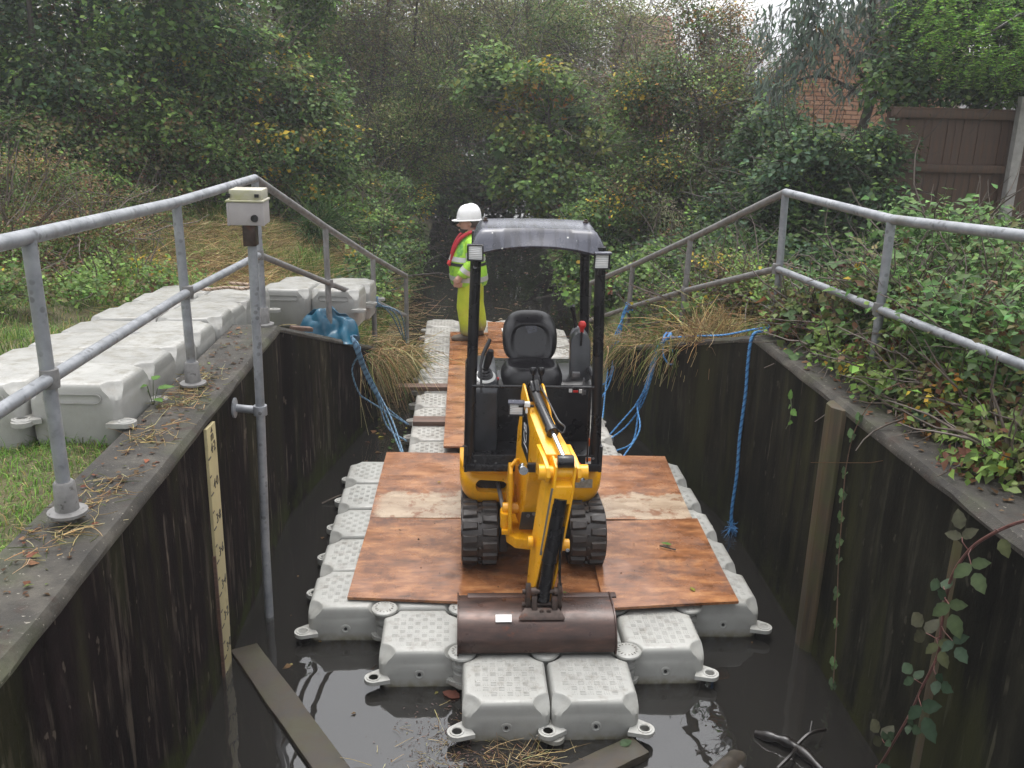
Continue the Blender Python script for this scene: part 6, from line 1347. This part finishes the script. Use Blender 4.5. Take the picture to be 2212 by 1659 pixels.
plant('bramble_thicket', 'red-brown dying brambles sprawling from the rail over the right coping', 'bramble', (2.2, 1.5, 1.6), [(2.12, 1.9, 1.78, .24, .55, .18), (2.03, 1.0, 1.74, .17, .5, .11), (2.25, 1.3, 1.98, .24, .6, .26), (2.0, 2.35, 1.76, .20, .28, .20), (2.12, .2, 1.78, .17, .55, .14), (1.92, 1.6, 1.68, .12, .5, .08), (1.97, .5, 1.70, .13, .5, .08), (2.0, -.3, 1.74, .14, .4, .12), (1.90, 2.2, 1.66, .12, .25, .09)], 7200, .055, [((.14, .065, .035), 2), ((.12, .16, .05), 4), (OLV, 2), (G_LT, 2), (YEL, .15), (ORG, .1)], BUSH, 0, twigs=420, tmat='twig', tlen=(.15, .5), cr=.10, tmpl=T5, wid=.7, zmin=1.62)
BG2 = 'bramble sprays over the right wall'
def bramble(pts, n, label, size=.085, stem='stem_brown', pal=BRB, group=BG2, r=.006):
    t = empty('bramble', pts[0], label, 'bramble', group); path = catmull(pts, 8); B().tube(path, [r*(1-.6*i/len(path)) for i in range(len(path))], 6).build('stem', stem, t)
    for q in range(n):
        f_ = (q+.6)/n; i = min(len(path)-2, int(f_*(len(path)-1))); p = path[i]; side = Vector((random.uniform(-1, 1), random.uniform(-1, 1), random.uniform(-.2, .5))).normalized(); sp = p+side*.055
        B().tube([p, p+side*.03+Vector((0, 0, .006)), sp], .002, 4, caps=False).build('leaf_stalk', stem, t)
        me = pal[min(len(pal)-1, int(abs(rng.normal(0, 2.2))))]; up = Vector((-.25, -.25, 1))+rnd(.3)
        for k, (a, s) in enumerate(((0, 1.0), (1.35, .8), (-1.35, .8))):
            d = (Matrix.Rotation(a, 3, up.normalized()) @ (side+Vector((0, 0, -.35)))); leaf_at(me, t, sp, d, up, size*s*random.uniform(.85, 1.2))
    return t
bramble([(2.3, 2.5, 1.5), (2.05, 2.3, 1.95), (1.92, 2.1, 1.90), (1.80, 2.0, 1.70)], 9, 'bramble spray with pale brown leaves against the right rail corner')
bramble([(2.4, 2.2, 1.5), (2.1, 2.0, 1.86), (1.88, 1.9, 1.74), (1.74, 1.85, 1.56)], 9, 'bramble spray drooping over the right wall edge beyond the second post', .095)
bramble([(2.3, 2.6, 1.5), (2.0, 2.62, 1.78), (1.86, 2.5, 1.72), (1.78, 2.42, 1.64)], 8, 'bramble spray with yellow leaves at the foot of the right corner post', .09)
bramble([(2.3, 1.7, 1.5), (2.2, 1.8, 2.05), (2.0, 1.75, 2.25), (1.86, 1.8, 2.22)], 7, 'tall reddish bramble shoot between the two right posts', .075)
bramble([(2.5, 1.2, 1.5), (2.3, .9, 1.85), (2.05, .75, 1.84), (1.92, .6, 1.70)], 8, 'bramble spray arching towards the wall before the second right post', .075)
bramble([(2.6, .5, 1.5), (2.4, .25, 1.80), (2.15, .15, 1.80), (1.98, .0, 1.68)], 8, 'bramble spray over the coping at the right edge', .07)
bramble([(1.95, .42, 1.66), (1.90, .36, 1.70), (1.86, .34, 1.70)], 3, 'grey-green bramble leaves lying on the right coping', .09, pal=RBL)
# the red bramble trailing down the wall in the right foreground
RB = empty('trailing_bramble', (1.63, -1.0, 1.76), 'long red-stemmed bramble trailing down the right wall in the foreground', 'bramble')
path = catmull([(1.95, -1.15, 1.86), (1.76, -1.04, 1.80), (1.63, -.971, 1.747), (1.60, -.816, 1.6), (1.595, -.714, 1.469), (1.60, -.634, 1.297), (1.60, -.634, 1.081), (1.61, -.631, .931), (1.60, -.572, .71), (1.60, -.529, .559), (1.59, -.469, .374), (1.585, -.401, .191), (1.57, -.36, .05)], 6)
B().tube(path, [.0075-.00003*i for i in range(len(path))], 8).build('stem', 'stem_red', RB)
def spray3(p, side, size, me, parent=RB, n3=True):
    p = Vector(p); j = min(path, key=lambda q: (q-p).length); B().tube([j, j.lerp(p, .5)+Vector((-.015, 0, .01)), p], .0022, 5, caps=False).build('leaf_stalk', 'stem_red', parent)
    up = Vector((-.75, -.45, .55))+rnd(.12); d0 = Vector(side)
    for a, s in (((0, 1.0), (1.25, .85), (-1.25, .85)) if n3 else ((0, 1.0),)): leaf_at(me, parent, p+(d0.normalized()*size*.35 if a == 0 else Vector((0, 0, 0))), Matrix.Rotation(a, 3, up.normalized()) @ d0, up, .84*size*s*random.uniform(.9, 1.12))
S1 = (0, .8, .3); S2 = (0, -.8, .15)
for p, sd, sz, mi in (((1.58, -.69, 1.535), (0, .5, .7), .095, 3), ((1.57, -.80, 1.47), (0, -.7, -.4), .115, 2), ((1.57, -.655, 1.27), (0, .8, -.2), .11, 1), ((1.565, -.715, 1.235), (0, -.6, -.5), .12, 2), ((1.57, -.78, 1.10), (0, -.9, -.2), .10, 0),
                      ((1.57, -.58, 1.01), (0, .9, .15), .115, 3), ((1.57, -.68, 1.02), (0, -.7, -.4), .095, 4), ((1.57, -.73, .87), (0, -.9, .2), .09, 0), ((1.57, -.555, .755), (0, .9, .1), .09, 1), ((1.56, -.665, .69), (0, -.6, -.35), .135, 0),
                      ((1.57, -.585, .53), (0, -.6, .2), .075, 1), ((1.56, -.40, .305), (0, .8, .1), .12, 3), ((1.56, -.44, .33), (0, -.4, .7), .08, 1), ((1.55, -.42, .14), (0, -.8, -.1), .12, 0)):
    spray3(p, sd, sz, RBL[mi])
spray3((1.60, -.885, 1.66), (0, -.6, -.5), .09, RBL[4], n3=False)
# slim creeper with paired leaves
CR = empty('creeper', (1.66, .46, 1.76), 'thin creeper with small paired leaves hanging beside the timber post', 'creeper')
cpts = [(1.78, .40, 1.86), (1.70, .45, 1.78), (1.655, .546, 1.566), (1.655, .597, 1.329), (1.655, .58, 1.129), (1.655, .548, .932), (1.655, .512, .719), (1.65, .419, .412), (1.64, .328, .069)]
path2 = catmull(cpts, 6); B().tube(path2, .003, 6).build('stem', 'stem_brown', CR)
for z in (1.77, 1.62, 1.50, 1.26, 1.14, 1.01, .88, .77, .57, .39, .20, .05):
    p = min(path2, key=lambda q: abs(q.z-z))
    for a in (-.8, .9, 2.4): leaf_at(BRB[random.choice((0, 1, 2))], CR, p, (-.1, math.cos(a), math.sin(a)), Vector((-.8, -.4, .4))+rnd(.2), random.uniform(.04, .065))
SP = empty('wall_sprig', (1.66, 1.5, 1.3), 'small two-leaved sprig growing from the right wall', 'sprig')
B().tube(catmull([(1.68, 1.60, 1.16), (1.655, 1.50, 1.24), (1.65, 1.47, 1.33), (1.655, 1.52, 1.40)], 5), .003, 6).build('stem', 'stem_green', SP)
for p, d, s in (((1.65, 1.47, 1.34), (0, -.9, -.1), .085), ((1.655, 1.52, 1.39), (0, .3, .9), .07), ((1.65, 1.49, 1.36), (0, .6, -.4), .06), ((1.652, 1.50, 1.24), (0, -.8, .3), .065)): leaf_at(NET[1], SP, p, d, (-.8, -.4, .5), s)
# green weed by the left post
LWD = empty('wall_weed', (-2.16, .86, 1.56), 'small bright green weed against the coping beside the second left post', 'weed')
for a, s, dz in ((.3, .09, .10), (1.5, .085, .14), (2.6, .08, .08), (-.8, .08, .05), (4.2, .07, .13)):
    p = Vector((-2.17, .86, 1.55)); e = p+Vector((.03*math.cos(a), .03*math.sin(a), dz)); B().tube([p, e], .002, 5).build('stem', 'stem_green', LWD); leaf_at(NET[1], LWD, e, (math.cos(a), math.sin(a), .1), (.1, -.2, 1), s)

# --- grass and straw
def blades(pos, h, wd, lean, col, bend=.5):
    n = len(pos); a = rng.uniform(0, 2*np.pi, n); s = np.stack([np.cos(a), np.sin(a), np.zeros(n)], -1)*wd[:, None]/2; up = np.array([0, 0, 1.0])
    m_ = pos+up*h[:, None]*.55+lean*h[:, None]*bend*.45; t = pos+up*h[:, None]*(1-.25*np.linalg.norm(lean, axis=1)[:, None])+lean*h[:, None]
    V = np.stack([pos-s, pos+s, m_-s*.75, m_+s*.75, t], 1).reshape(-1, 3); i = (np.arange(n)*5)[:, None]
    F = np.concatenate([i+np.array([0, 1, 3]), i+np.array([0, 3, 2]), i+np.array([2, 3, 4])]); return V, F, np.repeat(col, 5, 0)
GRS = [((.11, .19, .045), 4), ((.16, .27, .06), 3), ((.21, .23, .07), 1.8), ((.36, .29, .14), 1.8), ((.08, .13, .04), 1.5)]
HAY = [((.44, .32, .15), 3), ((.56, .46, .25), 2.4), ((.29, .19, .09), 2.0), ((.16, .10, .05), .7)]
def grass(name, xr, yr, n, h, wd, pal, label, side=-1, lean=.5, keep=None, cat=None):
    x = rng.uniform(*xr, n); y = rng.uniform(*yr, n); e = edgeL(y) if side < 0 else edgeR(y); k = (x < e-.2) if side < 0 else (x > e+.2)
    if keep is not None: k &= keep(x, y)
    x, y = x[k], y[k]; n = len(x); z = (hL if side < 0 else hR)(x, y)-.01; ln = rng.normal(0, lean, (n, 3)); ln[:, 2] = -np.abs(ln[:, 2])*.3
    patch = np.sin(x*2.1+y*1.7)+np.sin(x*.9-y*2.9+1); cols = pick_cols(n, pal, .25)
    V, F, c = blades(np.stack([x, y, z], -1), h*np.exp(rng.normal(0, .3, n))*(1+.25*patch), np.full(n, wd), ln, cols); o = npmesh(name, V, F, 'leaf', None, col=c); o['kind'] = 'stuff'; return o
def lying(name, cx, cy, sx, sy, n, length, pal, z_off=.02, side=-1, zfn=None, wd=.006, thick=.05):
    x = rng.normal(cx, sx, n); y = rng.normal(cy, sy, n); z = (zfn(x, y) if zfn else (hL if side < 0 else hR)(x, y))+z_off+np.abs(rng.normal(0, thick, n)); a = rng.uniform(0, 2*np.pi, n); L = length*np.exp(rng.normal(0, .4, n))
    d = np.stack([np.cos(a), np.sin(a), rng.normal(0, .12, n)], -1); P = wander(np.stack([x, y, z], -1), d, L, 4, .3); V, F = tube_batch(P, np.full(n, wd/2), np.full(n, wd/4)); c = np.repeat(pick_cols(n, pal, .3), 12, 0)
    o = npmesh(name, V, F, 'leaf', None, col=c); o['kind'] = 'stuff'; return o
grass('grass', (-3.7, -2.15), (-2.8, 1.2), 24000, .055, .006, GRS+[((.13, .26, .04), 6)], '', -1, .7)
grass('grass', (-7, -2.7), (1, 6.5), 22000, .11, .008, GRS, '', -1, .6)
grass('grass', (-5.0, -1.3), (4.8, 10.5), 46000, .15, .010, GRS+[((.34, .28, .12), 2), ((.22, .34, .07), 2)], '', -1, .6)
grass('grass', (-2.6, -1.25), (5.2, 9), 7000, .26, .011, [((.075, .15, .028), 4), ((.11, .20, .035), 3), ((.22, .17, .07), .6)], '', -1, .5)
grass('grass', (1.5, 2.9), (3.0, 7.5), 9000, .20, .010, GRS, '', 1, .6)
grass('grass', (2.15, 4.5), (-1.5, 5.5), 9000, .16, .009, GRS+[((.14, .08, .035), 3)], '', 1, .6)
lying('hay', -2.9, 8.2, .75, 1.0, 7000, .32, HAY); lying('hay', -2.3, 6.7, .5, .7, 4500, .28, HAY); lying('hay', -3.6, 6.2, .8, .7, 4500, .30, HAY+[((.18, .10, .05), 2)]); lying('hay', -2.2, 9.6, .45, .35, 1500, .4, HAY, thick=.09)
lying('dead_stems', 3.0, 1.4, .35, 1.1, 1300, .32, [((.12, .07, .035), 3), ((.22, .13, .06), 2), ((.30, .20, .10), 1)], side=1, thick=.16, wd=.007)
lying('dead_stems', 2.42, .35, .14, .5, 800, .20, [((.16, .08, .045), 3), ((.30, .17, .10), 2)], side=1, thick=.12, wd=.006)
lying('dead_stems', 2.0, 4.6, .3, .6, 700, .4, HAY, side=1, thick=.12)
def tuft(cx, cy, cz, r, n, h, pal, label, fall=(0, 0, 0), wd=.007):
    p = np.stack([rng.normal(cx, r, n), rng.normal(cy, r, n), np.full(n, cz)+rng.normal(0, .02, n)], -1); d = rng.normal(0, .55, (n, 3))+np.array([0, 0, 1.0])+np.array(fall)*.6; P = wander(p, d, h*np.exp(rng.normal(0, .3, n)), 6, .30, .16)
    P = P+np.array(fall)*(np.linspace(0, 1, 6)**2)[None, :, None]*h; V, F = tube_batch(P, np.full(n, wd/2), np.full(n, wd/5)); c = np.repeat(pick_cols(n, pal, .28), 18, 0); o = npmesh('grass_tuft', V, F, 'leaf', None, col=c, loc=(cx, cy, cz)); return tag(o, label, 'grass tuft')
MIXG = HAY+[((.10, .16, .04), 3), ((.16, .20, .05), 1.5)]
tuft(1.66, 3.45, 1.28, .11, 520, .26, HAY, 'big tuft of straw-coloured dry grass above the right wing wall')
tuft(1.50, 3.95, 1.12, .12, 340, .20, MIXG, 'green and straw grass spilling over the right wing wall near the rope knot', (-.25, -.15, -.9))
tuft(1.33, 4.95, .86, .16, 330, .26, MIXG, 'yellowing grass hanging over the low end of the right wing wall', (-.32, -.1, -1.0))
tuft(1.36, 5.75, .55, .18, 420, .30, MIXG, 'tall pale grass beneath the blue knot on the right handrail', (-.2, -.1, -.1))
tuft(-1.42, 5.0, .72, .15, 420, .30, HAY+[((.14, .22, .06), 2)], 'dry orange grass hanging over the end of the left wing wall', (.34, -.15, -1.1))
tuft(-1.28, 5.75, .45, .16, 480, .27, MIXG, 'green and yellow grass between the last left rail posts', (.35, -.1, -.3))
tuft(-1.15, 6.3, .2, .14, 340, .26, MIXG, 'straw grass drooping to the water at the last left post', (.4, -.1, -.4))
tuft(-2.5, 9.3, 1.25, .12, 420, .55, [((.05, .11, .03), 3), ((.09, .16, .05), 2), ((.2, .2, .1), .6)], 'arching green sedge clump beyond the left rail corner', (.15, -.3, -.1), .012)
# litter lying on things
def litter(name, pos, size, pal, nrm_j=.18, tmpl=T5, wid=.7):
    n = len(pos); tp = rng.normal(0, 1, (n, 3)); tp[:, 2] *= .15; nr = rng.normal(0, nrm_j, (n, 3))+np.array([0, 0, 1.0]); V, F, c = leaves_mesh(pos, nr, tp, size*np.exp(rng.normal(0, .35, n)), wid, tmpl, pick_cols(n, pal, .3)); o = npmesh(name, V, F, 'leaf', None, col=c); o['kind'] = 'stuff'; return o
y = rng.uniform(-2.0, 2.6, 260); litter('leaf_litter', np.stack([rng.uniform(-2.15, -1.88, 260), y, np.interp(y, [-7.5, 2.7], [1.62, 1.55])+.006], -1), .026, [((.10, .05, .025), 3), ((.16, .09, .045), 2), ((.14, .15, .05), 1), ((.16, .055, .03), 1)])
for cy in (-.75, -.35, .35, .85, 1.05, 1.3): lying('straw_litter', -2.02, cy, .06, .09, 80, .07, HAY+[((.12, .14, .05), 2)], z_off=.004, zfn=lambda x, y: np.interp(y, [-7.5, 2.7], [1.62, 1.55]), wd=.004, thick=.006)
y = rng.uniform(-1.2, 2.6, 190); litter('leaf_litter', np.stack([rng.uniform(1.74, 2.05, 190), y, np.interp(y, [-7.5, 2.43], [1.70, 1.59])+.006], -1), .030, [((.10, .05, .025), 3), ((.16, .09, .045), 2), ((.14, .15, .05), 1), ((.35, .25, .05), .3)])
n = 900; litter('floating_debris', np.stack([rng.normal(-.47, .17, n), rng.normal(-.06, .19, n), np.full(n, .004)], -1), .012, [((.085, .06, .055), 4), ((.13, .08, .06), 2), ((.20, .16, .08), .8)], .06, wid=.35)
lying('floating_straw', -.45, -.08, .17, .16, 130, .07, HAY, z_off=.005, zfn=lambda x, y: 0*x, wd=.003, thick=.003); lying('floating_straw', -.10, -.16, .10, .05, 70, .14, HAY, z_off=.01, zfn=lambda x, y: 0*x, wd=.0035, thick=.015)
n = 330; yy = rng.uniform(8.6, 22, n); litter('floating_leaves', np.stack([rng.uniform(-1.0, 1.2, n), yy, np.full(n, .004)], -1), .042, [((.20, .12, .06), 3), ((.30, .25, .16), 2), ((.15, .06, .03), 1)], .06)
n = 60; litter('floating_leaves', np.stack([rng.uniform(-1.7, 1.5, n), rng.uniform(-.9, 4, n), np.full(n, .004)], -1), .028, [((.12, .07, .03), 3), ((.16, .15, .05), 2)], .06)
n = 120; litter('floating_leaves', np.stack([rng.uniform(-1.35, -1.0, n), rng.uniform(3.4, 8, n), np.full(n, .005)], -1), .05, [((.05, .09, .02), 2), ((.25, .2, .03), 1), ((.12, .07, .03), 2)], .1)
# dirt crumbs on the boards and floats
n = 70; litter('mud_crumbs', np.stack([rng.uniform(-1.0, 1.15, n), rng.uniform(1.0, 2.0, n), np.full(n, .284)], -1), .012, [((.03, .018, .012), 3), ((.08, .05, .03), 1)], .5)
def single_leaf(p, me, d, size, label, cat='leaf'): 
    o = bpy.data.objects.new('fallen_leaf', me); COL.objects.link(o); o.location = p; o.scale = (size,)*3; o.rotation_euler = (.12, .05, d); return tag(o, label, cat, 'fallen leaves on boards and water')
single_leaf((.985, 1.632, .288), NET[1], R(70), .075, 'fallen green leaf on the right plywood sheet'); single_leaf((.995, 1.016, .287), NET[4], R(20), .05, 'tiny pale leaf near the front right plywood corner'); single_leaf((-.48, .36, .006), BRB[4], R(60), .11, 'curled brown leaf floating before the left front float')
single_leaf((.17, 1.05, .268), NET[1], R(200), .05, 'small yellow-green leaf on the plywood by the arm'); single_leaf((-.63, 2.75, .268), BRB[5], R(100), .03, 'speck of a yellow leaf left of the digger'); single_leaf((.35, -.10, .045), BRB[2], R(-60), .075, 'dark green leaf on the short mossy timber')
tag(B().tube([(.90, 1.62, .288), (.955, 1.585, .289), (1.0, 1.56, .287)], .005, 6).build('twig', 'twig_dark', None, loc=(.94, 1.59, .288)), 'short dark twig on the right plywood sheet', 'twig')
b = B(); b.tube(catmull([(1.10, .02, .01), (1.19, -.05, .035), (1.26, -.10, .03), (1.33, -.22, .02), (1.40, -.40, -.02)], 5), [.020, .022, .028, .030, .027]*4+[.024], 9); b.tube(catmull([(1.27, -.11, .03), (1.36, -.06, .07), (1.46, -.02, .06)], 4), .010, 6); b.tube(catmull([(1.28, -.11, .03), (1.22, -.19, .05), (1.12, -.27, .03)], 4), .010, 6); b.tube(catmull([(1.36, -.06, .07), (1.39, .0, .10)], 3), .005, 5)
tag(b.build('dead_branch', 'wet_black', None, loc=(1.25, -.1, .02)), 'black forked dead branch floating in the right foreground', 'branch')
tag(B().tube(catmull([(-1.60, 2.90, .01), (-1.45, 2.98, .05), (-1.25, 3.10, .04), (-1.10, 3.05, .02)], 5), .006, 6).build('twig', 'twig', None, loc=(-1.3, 3.0, .02)), 'thin pale twig floating beside the left edge of the raft', 'twig')

# ------------------------------------------------------------------ damp air
if HAZE:
    m = NM('haze'); m.t.nodes.remove(m.p); pv = m.n('VolumePrincipled'); pv.inputs['Color'].default_value = (.93, .92, .96, 1); pv.inputs['Density'].default_value = HAZE; pv.inputs['Anisotropy'].default_value = .3
    m.l(pv.outputs[0], m.out.inputs['Volume']); MAT['haze'] = m.m
    tag(B().box((0, 27, 5.2), (90, 78, 13.8)).build('haze', 'haze', smooth=False), kind='stuff')
